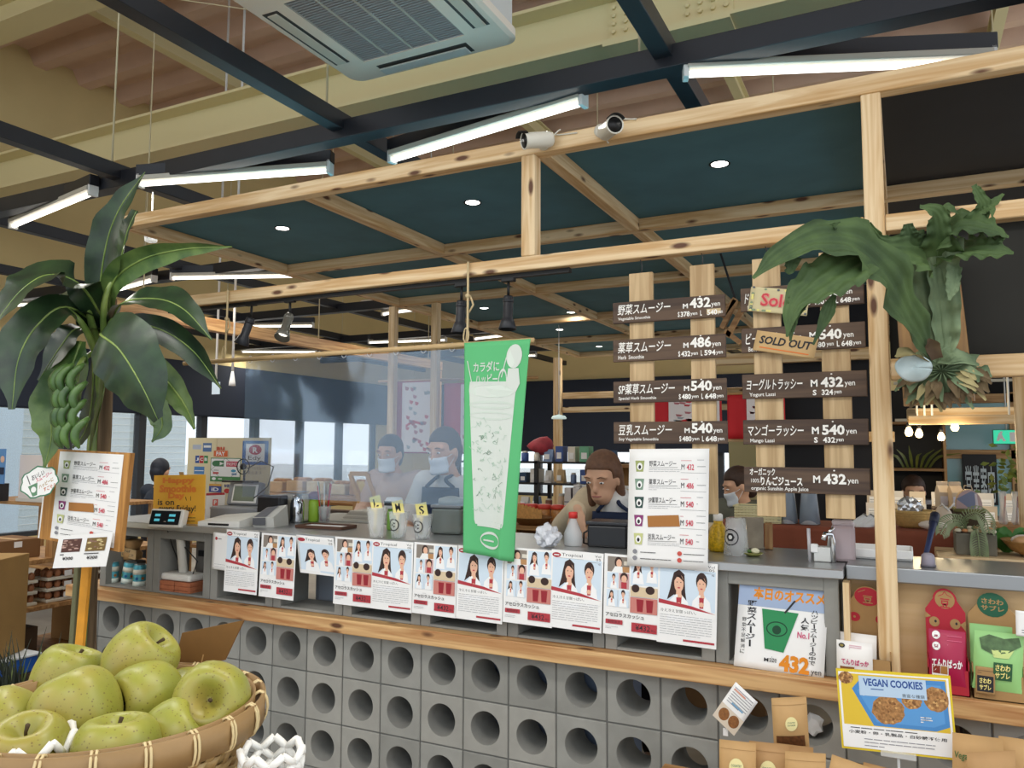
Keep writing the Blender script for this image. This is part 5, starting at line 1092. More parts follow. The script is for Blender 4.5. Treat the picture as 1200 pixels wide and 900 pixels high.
q=MB(); q.tube([(.09,2.74,2.08),(.10,2.77,2.2)],.003,6,BLK); q.build('hook',fn)
# shield: ridged dome
c=Vector((0.106,2.589,1.725)); 
def dome(u,v):
    an=2*pi*u; rr=v; k=1+.10*sin(an*9+2)+.06*sin(an*23)
    x=.108*rr*cos(an)*k; z=.078*rr*sin(an)*k; dep=.085*sqrt(max(0,1-rr*rr*.98))*(1+.13*sin(an*14+rr*3))
    return c+Vector((x,.06-dep,z))
q=MB(); q.grid(dome,72,14,SG,True); q.build('shield_frond',fn)
q=MB(); r_=random.Random(6)
for i in range(46):
    an=r_.uniform(pi*1.0,pi*2.05); rr=r_.uniform(.45,1.08); p0=c+Vector((.105*rr*cos(an),.06-.085*sqrt(max(0.02,1-min(1,rr*rr)))-.008,.08*rr*sin(an)))
    d=Vector((cos(an)*.03+r_.uniform(-.02,.02),-.012,sin(an)*.02-.02)); blade(q,[p0-d*.5,p0+Vector((0,-.012,0)),p0+d*.8+Vector((0,.005,-.006))],[.004,r_.uniform(.010,.019),.003],r_.choice([SB,SB,SG,SD]),(cos(an)*.3,-1,.1),6,4,.3,.2,i)
q.build('dry_fronds',fn)
for i in range(9):
    an=pi*(.08+.12*i*.55); q=MB(); p1=c+Vector((.10*cos(an),-.0,.07*sin(an))); p0=c+Vector((-.01,-.035,.03)); blade(q,[p0,(p0+p1)/2+Vector((0,-.03,.008)),p1+Vector((0,.015,0))],[.008,.018,.012,.004],SG,(0,-1,.2),8,4,.3,.1,i); q.build('ridge_frond',fn)
q=MB(); cw=Vector((0.032,2.462,1.731)); q.grid(lambda u,v:cw+Vector((.046*v*cos(2*pi*u)*(1+.05*sin(6*pi*u)),-.02+.03*v*v*cos(2*pi*u+.5)+.012*v*v,.036*v*sin(2*pi*u)-.004)),28,8,SW,True,.003); q.build('shield_frond',fn)
q=MB(); blade(q,[(0.058,2.473,1.748),(0.024,2.421,1.766),(-0.01,2.394,1.753)],[.02,.028,.024,.006],SD,(.2,-.6,.9),12,6,.3,.05,1); q.build('shield_frond',fn)
q=MB(); blade(q,[(0.093,2.49,1.755),(0.081,2.47,1.79),(0.072,2.453,1.808)],[.015,.02,.004],SB,(0,-1,0),8,4,.2,.2,2); q.build('dry_bud',fn)
FR=[ # points, half widths, material, normal
 ([(0.099,2.562,1.743),(0.093,2.527,1.845),(0.085,2.466,1.971),(0.076,2.408,2.068)],[.015,.06,.068,.072,.09],SG,(0,-1,.1),.18),
 ([(0.108,2.553,1.761),(0.108,2.509,1.878),(0.104,2.452,1.99),(0.101,2.466,2.066)],[.012,.03,.036,.032,.02],SG,(.5,-1,.1),.2),
 ([(0.073,2.41,2.032),(0.02,2.338,2.041),(-0.037,2.286,2.054),(-0.065,2.245,2.098)],[.07,.06,.028,.018,.008],SF,(0,-1,.25),.2),
 ([(0.052,2.398,2.051),(0.034,2.353,2.078),(0.031,2.337,2.11)],[.045,.025,.012],SF,(0,-1,.2),.2),
 ([(0.104,2.426,2.033),(0.105,2.376,2.087),(0.097,2.346,2.132),(0.06,2.304,2.144)],[.07,.03,.024,.006],SF,(0,-1,.2),.2),
 ([(0.11,2.376,2.11),(0.126,2.359,2.146),(0.152,2.373,2.132)],[.022,.014,.003],SF,(0,-1,.3),.2),
 ([(0.101,2.421,2.068),(0.155,2.378,2.1),(0.213,2.363,2.08),(0.265,2.38,2.055)],[.07,.05,.035,.006],SF,(0,-.8,.6),.25),
 ([(0.182,2.391,2.096),(0.21,2.379,2.14),(0.198,2.359,2.177),(0.189,2.352,2.198)],[.03,.02,.014,.007],SF,(.2,-1,.2),.25),
 ([(0.21,2.379,2.138),(0.234,2.379,2.151),(0.259,2.389,2.175)],[.02,.012,.004],SF,(0,-1,.3),.2),
 ([(0.206,2.378,2.131),(0.228,2.366,2.132),(0.228,2.358,2.106)],[.012,.009,.002],SF,(0,-1,.3),.2),
 ([(0.131,2.461,2.038),(0.18,2.396,2.036),(0.225,2.374,2.024),(0.274,2.378,2.011)],[.06,.05,.04,.005],SF,(.1,-.85,.5),.25),
 ([(0.226,2.417,2.053),(0.246,2.382,2.058),(0.261,2.378,2.06)],[.03,.02,.005],SF,(0,-1,.3),.2),
 ([(0.141,2.447,2.005),(0.134,2.426,1.946),(0.125,2.425,1.907)],[.02,.018,.004],SG,(.3,-1,0),.2),
 ([(0.081,2.506,1.763),(0.025,2.379,1.864),(-0.028,2.253,1.967),(-0.098,2.146,2.023),(-0.181,2.06,2.022),(-0.256,2.004,1.981),(-0.319,1.967,1.919)],[.018,.055,.075,.078,.062,.040,.026,.004],SF,(.35,-1,.45),.22),
 ([(-0.068,2.187,1.986),(-0.128,2.116,1.948),(-0.184,2.058,1.905),(-0.231,2.017,1.853),(-0.247,2.005,1.774)],[.04,.06,.062,.045,.02,.003],SF,(.2,-1,.4),.18),
 ([(-0.222,2.031,1.867),(-0.236,2.018,1.817),(-0.241,2.02,1.765)],[.025,.014,.003],SF,(.3,-1,0),.2),
 ([(-0.142,2.092,1.886),(-0.158,2.077,1.842),(-0.193,2.067,1.759)],[.006,.017,.003],SF,(.3,-1,0),.2),
 ([(-0.23,2.039,1.982),(-0.24,2.026,1.947),(-0.25,2.022,1.941)],[.02,.014,.004],SF,(.3,-1,0),.2),
 ([(-0.128,2.152,2.037),(-0.145,2.119,2.062),(-0.124,2.106,2.073)],[.02,.012,.002],SF,(0,-1,.3),.2)]
for i,(P,w,m,nm,cup) in enumerate(FR):
    q=MB(); blade(q,P,w,m,nm,26,24,cup,.22,i+3,pleat=.06 if w[1]>.03 or len(P)>4 else .03); q.build('frond',fn)
# ================================================================= FOREGROUND: apples and snacks
tb=thing('produce_table','low wooden produce table under the apple basket','table',(-.8,.5,0))
q=MB(); q.box(-1.08,-.5,.1,.77,1.03,1.06,oldpine('x'),.004); q.build('tabletop',tb)
for x in (-1.04,-.54):
    for y in (.14,.73): q=MB(); q.box(x-.025,x+.025,y-.025,y+.025,0,1.03,oldpine('z'),.003); q.build('leg',tb)
BC=Vector((-.81,.615,1.0605)); BRD=.158; BH=.139
def weave():
    m=bpy.data.materials.new('bamboo_weave'); m.use_nodes=True; nt=m.node_tree; b=nt.nodes['Principled BSDF']; N=nt.nodes.new; L=nt.links.new
    tc=N('ShaderNodeTexCoord'); mp=N('ShaderNodeMapping'); mp.inputs['Scale'].default_value=(1,1,1); L(tc.outputs['Object'],mp.inputs[0])
    n=N('ShaderNodeTexNoise'); n.inputs['Scale'].default_value=55; n.inputs['Detail'].default_value=3; L(mp.outputs[0],n.inputs['Vector'])
    r=N('ShaderNodeValToRGB'); r.color_ramp.elements[0].position=.3; r.color_ramp.elements[0].color=lin('#9c7a48'); r.color_ramp.elements[1].position=.65; r.color_ramp.elements[1].color=lin('#cdb07a')
    L(n.outputs['Fac'],r.inputs[0]); L(r.outputs[0],b.inputs['Base Color']); b.inputs['Roughness'].default_value=.5; return m
WV=weave(); RIMW=mat('#95764c',.5,var=.12,vscale=25); TIE=mat('#d9c392',.5)
bk_=thing('apple_basket','round woven bamboo basket heaped with yellow green apples','basket',BC)
def rad_at(h): return .085+(BRD-.085)*(h/BH)**.55
# woven wall: slanted splints over and under hoops
q=MB(); NS=92
for k in range(10):
    h0=.004+k*(BH-.02)/10; h1=h0+(BH-.02)/10*1.12
    def wv(u,v,h0=h0,h1=h1,k=k):
        an=2*pi*u; h=h0+(h1-h0)*v; r=rad_at(h)+.0022*sin(an*NS/2+(pi if k%2 else 0)); an2=an+.25*h/BH
        return BC+Vector((r*cos(an2),r*sin(an2),h))
    q.grid(wv,NS*3,2,WV,True,.0015)
q.lathe([(0,.002),(.086,.002),(.088,.006),(0,.006)],40,WV,T(*BC)); q.build('woven_bowl',bk_)
q=MB()
for (r,h,w,t_) in ((BRD+.003,BH-.018,.004,.03),(BRD-.007,BH-.016,.003,.028)):
    n=96; vs=[];fs=[]
    for i in range(n):
        a_=2*pi*i/n; 
        for (dr,dh) in ((0,0),(w,0),(w,t_),(0,t_)): vs.append((BC.x+(r+dr)*cos(a_),BC.y+(r+dr)*sin(a_),BC.z+h+dh))
    for i in range(n):
        j=(i+1)%n
        for k in range(4): fs.append((i*4+k,i*4+(k+1)%4,j*4+(k+1)%4,j*4+k))
    q.add(vs,fs,RIMW,True)
q.build('rim',bk_)
for i in range(22):
    a_=2*pi*i/22+.12; p=BC+Vector(((BRD+.001)*cos(a_),(BRD+.001)*sin(a_),BH-.002)); rdir=Vector((cos(a_),sin(a_),0)); td=Vector((-sin(a_),cos(a_),0)); q=MB()
    for s_ in (-.0022,.0022): q.tube([p+rdir*(.009*cos(b))+Vector((0,0,.0175*sin(b)-.002))+td*s_ for b in [2*pi*k/12 for k in range(12)]],.0015,5,TIE,closed=True)
    q.build('rim_binding',bk_)
def applemat():
    m=bpy.data.materials.new('apple_skin'); m.use_nodes=True; nt=m.node_tree; b=nt.nodes['Principled BSDF']; N=nt.nodes.new; L=nt.links.new
    tc=N('ShaderNodeTexCoord'); n=N('ShaderNodeTexNoise'); n.inputs['Scale'].default_value=14; n.inputs['Detail'].default_value=3; L(tc.outputs['Object'],n.inputs['Vector'])
    oi=N('ShaderNodeObjectInfo')
    r=N('ShaderNodeValToRGB'); e=r.color_ramp.elements; e[0].position=.3; e[0].color=lin('#8b9038'); e[1].position=.75; e[1].color=lin('#ab9648'); x=e.new(.5); x.color=lin('#9c9a40')
    L(n.outputs['Fac'],r.inputs[0])
    v=N('ShaderNodeTexVoronoi'); v.inputs['Scale'].default_value=210; L(tc.outputs['Object'],v.inputs['Vector'])
    kr=N('ShaderNodeValToRGB'); kr.color_ramp.elements[0].position=.16; kr.color_ramp.elements[0].color=(1,1,1,1); kr.color_ramp.elements[1].position=.24; kr.color_ramp.elements[1].color=(0,0,0,1); L(v.outputs['Distance'],kr.inputs[0])
    n2=N('ShaderNodeTexNoise'); n2.inputs['Scale'].default_value=60; L(tc.outputs['Object'],n2.inputs['Vector']); mm=N('ShaderNodeMath'); mm.operation='GREATER_THAN'; mm.inputs[1].default_value=.43; L(n2.outputs['Fac'],mm.inputs[0])
    mu=N('ShaderNodeMath'); mu.operation='MULTIPLY'; L(kr.outputs[0],mu.inputs[0]); L(mm.outputs[0],mu.inputs[1])
    mx=N('ShaderNodeMix'); mx.data_type='RGBA'; L(mu.outputs[0],mx.inputs[0]); L(r.outputs[0],mx.inputs[6]); mx.inputs[7].default_value=lin('#7d6f30')
    hs=N('ShaderNodeHueSaturation'); ma=N('ShaderNodeMapRange'); ma.inputs[3].default_value=.485; ma.inputs[4].default_value=.515; L(oi.outputs['Random'],ma.inputs[0]); L(ma.outputs[0],hs.inputs['Hue']); L(mx.outputs[2],hs.inputs['Color'])
    L(hs.outputs[0],b.inputs['Base Color']); b.inputs['Roughness'].default_value=.38; b.inputs['Subsurface Weight'].default_value=.08; b.inputs['Subsurface Radius'].default_value=(.02,.015,.005); b.inputs['Subsurface Scale'].default_value=.5; return m
AP=applemat(); STM=mat('#4a3a22',.8)
pa=[(.0,.020),(.004,.0205),(.010,.026),(.018,.034),(.026,.0365),(.034,.032),(.0405,.022),(.0437,.008),(.0440,-.004),(.042,-.018),(.036,-.029),(.027,-.0365),(.018,-.0385),(.010,-.036),(.005,-.031),(0,-.030)]
def apple(c,axis,label,s=1,grp=True):
    t=thing('apple',label,'apple',c,'apples in the bamboo basket' if grp else None)
    tw=(Vector((0,0,1.5))-Vector(c)).normalized(); rg=Vector((0,0,1)).cross(tw).normalized(); uu=tw.cross(rg)
    ax=(rg*axis[0]+uu*axis[1]+tw*axis[2]).normalized(); M_=Vector((0,0,1)).rotation_difference(ax).to_matrix().to_4x4(); t.rotation_euler=M_.to_euler(); t.scale=(s,s*.99,s*1.0)
    W_=Matrix.LocRotScale(t.location,t.rotation_euler,t.scale)
    q=MB(); n=36; vs=[];fs=[]; P=[]
    PP=spline([Vector((a_,0,b_)) for a_,b_ in pa],44)
    for p in PP:
        for j in range(n):
            an=2*pi*j/n; k=1+.012*cos(an*5)+.012*cos(an*2+1); vs.append(W_@Vector((p.x*k*cos(an),p.x*k*sin(an),p.z)))
    for i in range(len(PP)-1):
        for j in range(n): fs.append((i*n+j,(i+1)*n+j,(i+1)*n+(j+1)%n,i*n+(j+1)%n))
    q.add(vs,fs,AP,True); q.build('flesh',t,loc=c)
    q=MB(); q.tube([W_@Vector(v) for v in ((0,0,.018),(.001,0,.028),(.004,.001,.037))],[.0018,.0016,.0024],7,STM); q.build('stem',t,loc=c)
    return t
fc=_f
def dirpx(rx,up,tow): return (rx,up,tow)
APL=[((-0.868,0.696,1.232),dirpx(.55,.6,.35),1.0,'topmost apple on the heap, stem hollow facing right'),
((-0.833,0.586,1.208),dirpx(.35,-.93,.05),1.04,'largest smooth apple at the front left, stem hidden'),
((-0.816,0.663,1.201),dirpx(-.85,-.1,.45),.97,'blushed apple in the middle of the heap, stem facing left'),
((-0.721,0.676,1.209),dirpx(-.15,.05,1),.98,'rightmost apple with its stem hollow facing the viewer'),
((-0.965,0.667,1.204),dirpx(.3,.9,.2),1.0,'apple at the back left behind the largest one'),
((-0.73,0.561,1.185),dirpx(.0,.95,.25),1.0,'apple at the basket front, low, stem upward'),
((-0.726,0.631,1.179),dirpx(.4,.3,.2),.95,'low apple under the rightmost one, half hidden'),
((-0.895,0.546,1.191),dirpx(-.5,.4,.2),.95,'apple cut by the left edge of the picture'),
((-0.946,0.601,1.169),dirpx(.2,.9,.1),.98,'apple at the left behind the one at the picture edge'),
((-0.802,0.514,1.188),dirpx(-.1,.8,.5),.95,'low front left apple wrapped partly in white foam net'),
((-0.852,0.76,1.17),dirpx(-.5,-.3,.6),.92,'apple peeking out behind the blushed one and the rightmost'),
((-0.896,0.772,1.158),dirpx(.2,.9,0),.9,'apple mostly hidden behind the topmost one, right side'),
((-0.972,0.721,1.183),dirpx(.1,.9,0),.95,'apple mostly hidden between back left and topmost apples'),
((-0.883,0.622,1.154),dirpx(0,.8,0),.9,'buried apple glimpsed below the largest one')]
for p,ax,s,l in APL: apple(Vector(p),ax,'yellow green '+l,s)
FOAM=mat('#f0efe9',.7)
def foamnet(name,c,R,label,n=9,rows=3,open_=1.0,rz=0):
    q=MB()
    for k in range(n):
        for r in range(rows):
            a0=2*pi*(k+.5*(r%2))/n+rz; a1=a0+pi/n; a2=a0+2*pi/n; z0=-R*.35+r*R*.38; z1=z0+R*.38
            rr=lambda z:R*(1.0+.18*open_*(z/R))
            P=lambda a_,z:Vector(c)+Vector((rr(z)*cos(a_),rr(z)*sin(a_),z))
            q.tube([P(a0,z0),P((a0+a1)/2,(z0+z1)/2),P(a1,z1)],.0042,6,FOAM); q.tube([P(a1,z1),P((a1+a2)/2,(z0+z1)/2),P(a2,z0)],.0042,6,FOAM)
    return tag(q.build(name,loc=Vector(c)),label,'foam net')
foamnet('fruit_net',Vector((-0.803,0.513,1.188))+Vector((.002,-.004,.004)),.043,'white foam fruit net peeled back around the low front left apple',9,2,.9)
foamnet('fruit_net',Vector((-0.619,0.665,1.154)),.03,'empty white foam fruit net just right of the basket at the bottom edge',7,3,.6)
q=MB(); q.lathe([(.03,0),(.04,.01),(.042,.075),(.04,.078),(.036,.012),(0,.01)],20,BLK,T(*(Vector((-0.619,0.665,1.154))-Vector((.0,.0,.1))))); tag(q.build('black_cup'),'small black cup holding the empty foam net beside the basket','cup')
# cardboard sign seen from behind
a=Art((-0.883,0.771,1.248),(-0.785,0.784,1.272),(-0.893,0.77,1.208),lift=.002); o6=Vector(a.o);U6=Vector(a.U);V6=Vector(a.V); q=MB(); kk=mat('#80592c',.8,var=.05,vscale=40)
q.add([o6,o6+U6,o6+U6*.84+V6*1.25,o6+V6*1.2]+[v-a.N*.003 for v in (o6,o6+U6,o6+U6*.84+V6*1.25,o6+V6*1.2)],[(3,2,1,0),(4,5,6,7),(0,1,5,4),(1,2,6,5),(2,3,7,6),(3,0,4,7)],kk); t=thing('cardboard_sign','plain brown cardboard sign seen from behind, stuck among the apples','sign',o6+V6*1.2+U6*.4); q.build('card',t)
q=MB(); q.bar(o6+U6*.45+V6*.9-a.N*.005,o6+U6*.45+V6*2.1-a.N*.005,.01,.004,oldpine('z')); q.build('stake',t)
# ------------------------------------------------------------ cookie sign and pouches at the lower right
st_=thing('snack_table','low wooden table for the cookie pouches before the counter','table',(.1,2.4,0))
q=MB(); q.box(-.75,.6,2.2,2.66,.42,.45,oldpine('x'),.004); q.build('tabletop',st_)
for x in (-.7,.55):
    for y in (2.24,2.62): q=MB(); q.box(x-.025,x+.025,y-.025,y+.025,0,.42,oldpine('z')); q.build('leg',st_)
cs=thing('cookie_sign','yellow framed VEGAN COOKIES sign on a clear stand before the timber post','sign',(0,2.52,.45))
YF=mat('#e2c62e',.5); TLc=Vector((-0.19,2.5,0.861));TRc=Vector((0.089,2.5,0.876));BLc=Vector((-0.18,2.5,0.653))
a=Art(TLc,TRc,BLc,lift=.0); q=MB(); vs=[]
for d in (0,-.006):
    for (x,y) in ((-.02,-.03),(1.02,-.03),(1.02,1.03),(-.02,1.03)): vs.append(TLc+(TRc-TLc)*x+(BLc-TLc)*y+a.N*d)
q.add(vs,[(3,2,1,0),(4,5,6,7),(0,1,5,4),(1,2,6,5),(2,3,7,6),(3,0,4,7)],YF); q.build('frame',cs)
a=Art(TLc,TRc,BLc,lift=.0015); U7=Vector(a.U);V7=Vector(a.V)
a.rect(.0,.0,1,1,PAPER); BB=mat('#4a8ac8',.6); CK=mat('#a87a4a',.7,var=.4,vscale=150); CK2=mat('#7a5230',.7)
a.rect(.02,.02,.98,.70,mat('#e0be3a',.6)); a.poly([(.12,.22),(.22,.06),(.97,.04),(.98,.62),(.86,.69),(.30,.69)],BB); a.poly([(.17,.24),(.25,.12),(.93,.10),(.94,.58),(.84,.64),(.33,.64)],mat('#5b9ad4',.6))
def cookie(cx,cy,rx,ry,seed):
    r=random.Random(seed); a.poly([(cx+rx*(1+r.uniform(-.06,.06))*cos(i*pi/12),cy+ry*(1+r.uniform(-.06,.06))*sin(i*pi/12)) for i in range(24)],CK)
    for i in range(26):
        an=r.uniform(0,6.28);d=sqrt(r.random())*.85; z=a.z; a.ell(cx+rx*d*cos(an),cy+ry*d*sin(an),.012,.016,r.choice([CK2,mat('#d0a468',.7),mat('#8f6238',.7)]),7); a.z=z+a.step*.1
cookie(.44,.47,.15,.19,1); cookie(.66,.33,.09,.1,2); cookie(.88,.28,.11,.16,3); cookie(.07,.08,.07,.08,4)
for (x,y,s_) in ((.27,.26,1),(.78,.55,2)): a.scrib(x-.05,y-.04,x+.05,y+.05,PAPER,3,.003,s_)
a.rect(.19,.04,.80,.30,mat('#b9d0e6',.6)); a.text('VEGAN COOKIES',.23,.07,.77,.17,mat('#2b4f94',.6),bold=.035); a.scrib(.30,.19,.72,.225,mat('#4a6aa0',.6),1,.003,3); a.text('豊富な種類',.58,.24,.78,.285,INK)
a.scrib(.08,.72,.92,.75,INK,1,.002,5); a.text('小麦粉・卵・乳製品・白砂糖不使用',.06,.765,.94,.81,INK,bold=.01); a.scrib(.2,.85,.84,.98,PGR,3,.002,6); a.mb.build('sign_sheet',cs)
cb=TLc+U7*.5+V7*1.03; q=MB(); q.tube([cb+Vector((0,.005,.02)),(cb.x,cb.y+.01,.452)],.004,8,CLEARW); q.box(cb.x-.045,cb.x+.045,cb.y-.004,cb.y+.012,cb.z-.012,cb.z+.006,CLEARW,.002); q.build('stand_rod',cs); q=MB(); q.box(cb.x-.06,cb.x+.06,cb.y-.03,cb.y+.05,.4505,.456,CLEARW,.002); q.build('base',cs)
PK=mat('#c39c68',.6,var=.05,vscale=20); PK2=mat('#b89060',.6,var=.05,vscale=20); LBL=mat('#e8dca0',.6)
def pprint(a): a.ell(.5,.41,.2,.15,LBL,20); a.text('COUNTRY',.36,.36,.64,.40,mat('#3a6a5a',.7),bold=.02); a.text('COOKIES',.36,.42,.64,.46,mat('#3a6a5a',.7),bold=.02); a.line([(.02,.13),(.98,.13)],.0008,mat('#8a6636',.7))
def pwin(a): a.line([(.02,.14),(.98,.14)],.0008,mat('#8a6636',.7)); a.ell(.56,.50,.17,.14,LBL,20); a.text('COUNTRY',.45,.46,.67,.49,mat('#3a6a5a',.7),bold=.02); a.text('COOKIES',.45,.51,.67,.54,mat('#3a6a5a',.7),bold=.02); a.rect(.1,.74,.9,.97,mat('#6a4326',.5,var=.4,vscale=90))
pouch((-0.385,2.55,0.743),(-0.284,2.55,0.762),(-0.38,2.55,0.598),PK,pwin,'kraft snack pouch with a window, standing above the pouch row','snack_pouch','kraft pouches before the counter')
pouch((-0.516,2.42,0.642),(-0.411,2.42,0.648),(-0.519,2.42,0.474),PK,pprint,'leftmost kraft pouch of the front row, yellow round label','snack_pouch','kraft pouches before the counter')
pouch((-0.437,2.46,0.638),(-0.324,2.46,0.644),(-0.44,2.46,0.462),PK2,pprint,'second kraft pouch from the left, yellow round label low','snack_pouch','kraft pouches before the counter')
pouch((-0.373,2.5,0.63),(-0.263,2.5,0.634),(-0.374,2.5,0.472),PK2,lambda a:None,'plain kraft pouch behind the third one','snack_pouch','kraft pouches before the counter')
pouch((-0.328,2.4,0.647),(-0.22,2.4,0.658),(-0.332,2.4,0.483),PK,lambda a:a.line([(.02,.13),(.98,.13)],.0008,mat('#8a6636',.7)),'third kraft pouch of the front row, plain face','snack_pouch','kraft pouches before the counter')
pouch((-0.204,2.4,0.659),(-0.104,2.4,0.64),(-0.237,2.4,0.503),PK,lambda a:None,'tilted kraft pouch right of the third one','snack_pouch','kraft pouches before the counter')
pouch((-0.13,2.5,0.617),(-0.026,2.5,0.608),(-0.149,2.5,0.481),PK2,lambda a:None,'low kraft pouch mostly below the bottom edge under the cookie sign','snack_pouch','kraft pouches before the counter')
def vg(a): a.text('Vegan',.03,.22,.36,.33,mat('#3f6a3a',.7),bold=.01,slant=.02); a.text('Vegan',.2,.7,.5,.8,mat('#3f6a3a',.7),bold=.01)
pouch((0.092,2.44,0.753),(0.207,2.44,0.755),(0.084,2.44,0.552),PK,vg,'kraft pouch with green Vegan lettering right of the cookie sign','snack_pouch','kraft pouches before the counter')
pouch((0.119,2.36,0.732),(0.225,2.36,0.756),(0.115,2.36,0.569),PK2,vg,'front kraft pouch with green lettering at the lower right','snack_pouch','kraft pouches before the counter')
pouch((0.2,2.48,0.749),(0.303,2.48,0.749),(0.196,2.48,0.558),PK,lambda a:None,'kraft pouch cut by the right edge of the picture','snack_pouch','kraft pouches before the counter')
def hc(a):
    a.rect(0,.58,1,1,mat('#d8cbb8',.6)); 
    for (x,y) in ((.3,.78),(.72,.76)): a.ell(x,y,.2,.15,mat('#8a5a30',.6,var=.3,vscale=120)); 
    a.scrib(.1,.06,.9,.5,PGR,7,.0022,3); a.rect(.1,.12,.6,.16,mat('#e0a08a',.6)); a.rect(.3,.42,.8,.46,mat('#7aa8c8',.6))
sheet((-0.504,2.62,0.757),(-0.437,2.62,0.703),(-0.579,2.62,0.643),hc,'hanging_card','white cookie leaflet hung askew before a block hole','leaflet',None,.0015)
q=MB(); p=Vector((-0.541,2.63,0.592)); q.box(p.x-.008,p.x+.008,p.y,p.y+.004,p.z-.012,p.z+.012,PAPER,.001); q.tube([p+Vector((0,0,.01)),p+Vector((.01,.1,.06))],.002,6,CLEARW); tag(q.build('price_tag'),'tiny white price tag below the askew leaflet','tag')
q=MB(); p=Vector((-0.281,2.79,0.611))
q.bm((lambda bm:(bmesh.ops.create_icosphere(bm,subdivisions=2,radius=.03),[setattr(v,'co',Vector((v.co.x*1.0,v.co.y*.5,v.co.z*1.2))*(1+.25*sin(v.co.x*190+v.co.z*120))) for v in bm.verts],bm)[2])(bmesh.new()),WHITE,False,T(p.x-.01,p.y+.03,p.z-.012)); tag(q.build('crumpled_wrapper'),'crumpled white wrapper stuffed in the block hole beside the window pouch','wrapper')
# ================================================================= BACKGROUND SHOP
RK=lambda a='x':wood('rack','#b98d5a','#8f6438',a,knots=0)
DKM=mat('#1b1b1e',.5)
def rack(name,label,x0,x1,y0,y1,zs,m=None,leg=.045,cat='shelf',back=None,t_=.03):
    t=thing(name,label,cat,((x0+x1)/2,(y0+y1)/2,0)); mx=m or RK('x'); mz=m or RK('z')
    for z in zs: q=MB(); q.box(x0,x1,y0,y1,z-t_,z,mx,.003); q.build('shelf_board',t)
    for x in (x0+leg/2,x1-leg/2):
        for y in (y0+leg/2,y1-leg/2):
            q=MB(); zz=sorted(zs); prev=0
            for z in zz+[None]:
                top=(z-t_-.0005) if z is not None else None
                if top is None: break
                q.box(x-leg/2,x+leg/2,y-leg/2,y+leg/2,prev,top,mz,.002); prev=z+.0005
            q.build('leg',t)
    if back: q=MB(); q.box(x0,x1,y1-.012,y1-.002,.05,max(zs)-t_-.001,back); q.build('back_panel',t)
    return t
def carton(c,w,d,h,m,label,tagm=None,rz=0,group=None,flap=True,name='cardboard_box'):
    t=thing(name,label,'box',c,group); M_=T(c[0],c[1],c[2],rad(rz)); q=MB(); q.box(-w/2,w/2,-d/2,d/2,.0005,h,m,.003,M_); q.build('carton',t)
    q=MB(); q.box(-w/2-.0005,w/2+.0005,-.02,.02,h,h+.001,mat('#c2a070',.5),0,M_); q.build('tape',t)
    if tagm: q=MB(); q.box(w/2+.0005,w/2+.002,-.03,.02,h*.6,h*.9,tagm,0,M_); q.build('price_tag',t)
    return t
# ---- egg rack left of the counter (front towards +x)
t=rack('egg_rack','rough timber rack of eggs and boxes at the far left',-5.5,-4.88,2.35,4.1,[.17,.50,.79],leg=.07)
q=MB(); q.box(-4.95,-4.88,3.22,3.29,.79,1.15,RK('z')); q.build('post',t)
EG=mat('#a06a48',.55); EGT=mat('#d8d2c2',.6)
eggp=[]; r_=random.Random(12)
def eggtray(c,label):
    t=thing('egg_carton',label,'egg carton',c,'egg cartons on the timber rack'); M_=T(*c)
    q=MB(); q.box(-.09,.09,-.14,.14,.0005,.02,EGT,.004,M_); q.build('tray',t)
    for i in range(3):
        for j in range(5): q=MB(); q.ball((-.06+.06*i,-.112+.056*j,.04),(.021,.021,.027),EG,10,M_); q.build('egg',t)
    q=MB(); q.box(.091,.0935,-.03,.02,.02,.055,PAPER,0,M_); q.build('price_tag',t)
ys_=[3.02,3.36,3.68]; n=0
names=['nearest','middle','farthest']
for iy,y in enumerate(ys_):
    for k in range(3): eggtray((-5.0,y,.5005+.0685*k),'carton of brown eggs, %s stack on the timber rack, %s layer'%(names[iy],['bottom','second','top'][k]))
carton((-5.18,2.72,.7905),.3,.34,.12,mat('#8a6640',.8),'brown cardboard box on top of the egg rack, nearest',PAPER); carton((-5.15,3.08,.7905),.3,.28,.12,mat('#7d5a38',.8),'brown cardboard box on top of the egg rack beside its post',PAPER)
carton((-5.15,3.75,.171),.4,.4,.28,mat('#a07a4c',.8),'cardboard box with white label on the bottom board of the egg rack',PAPER); 
q=MB(); q.box(-5.3,-4.95,2.7,3.2,.171,.36,mat('#4a3626',.8),.004); tag(q.build('crate'),'dark brown crate low inside the egg rack','crate')
q=MB(); q.box(-5.3,-5.25,2.4,2.9,.505,.72,mat('#c0982c',.7),.003); tag(q.build('yellow_card'),'yellow card panel standing at the back of the egg rack','panel')
# printed carton in front at the left edge
cb=Vector((-4.492,2.57,0.377)); t=thing('printed_carton','tall cardboard carton with big black printed mark at the left edge','box',(cb.x,cb.y,.37)); M_=T(cb.x,cb.y,.37,rad(28)); q=MB(); q.box(-.28,.17,-.15,.15,.0005,.53,mat('#a8844e',.8,var=.04,vscale=10),.004,M_); q.build('carton',t)
a=Art(M_@Vector((-.28,-.15,.53)),M_@Vector((.17,-.15,.53)),M_@Vector((-.28,-.15,0)),lift=.001); a.line([(.5,.24),(.95,.30)],.03,INK); a.line([(.6,.34),(.92,.48),(.55,.5)],.028,INK); a.line([(.55,.44),(.96,.40)],.026,INK); a.line([(.7,.22),(.74,.55)],.026,INK); a.line([(.5,.6),(.72,.68),(.97,.58)],.03,INK); a.line([(.9,.2),(.93,.42)],.02,INK); a.line([(.86,.82),(.86,.92)],.008,mat('#c8603a',.7)); a.line([(.86,.82),(.95,.82)],.008,mat('#c8603a',.7)); a.mb.build('print',t)
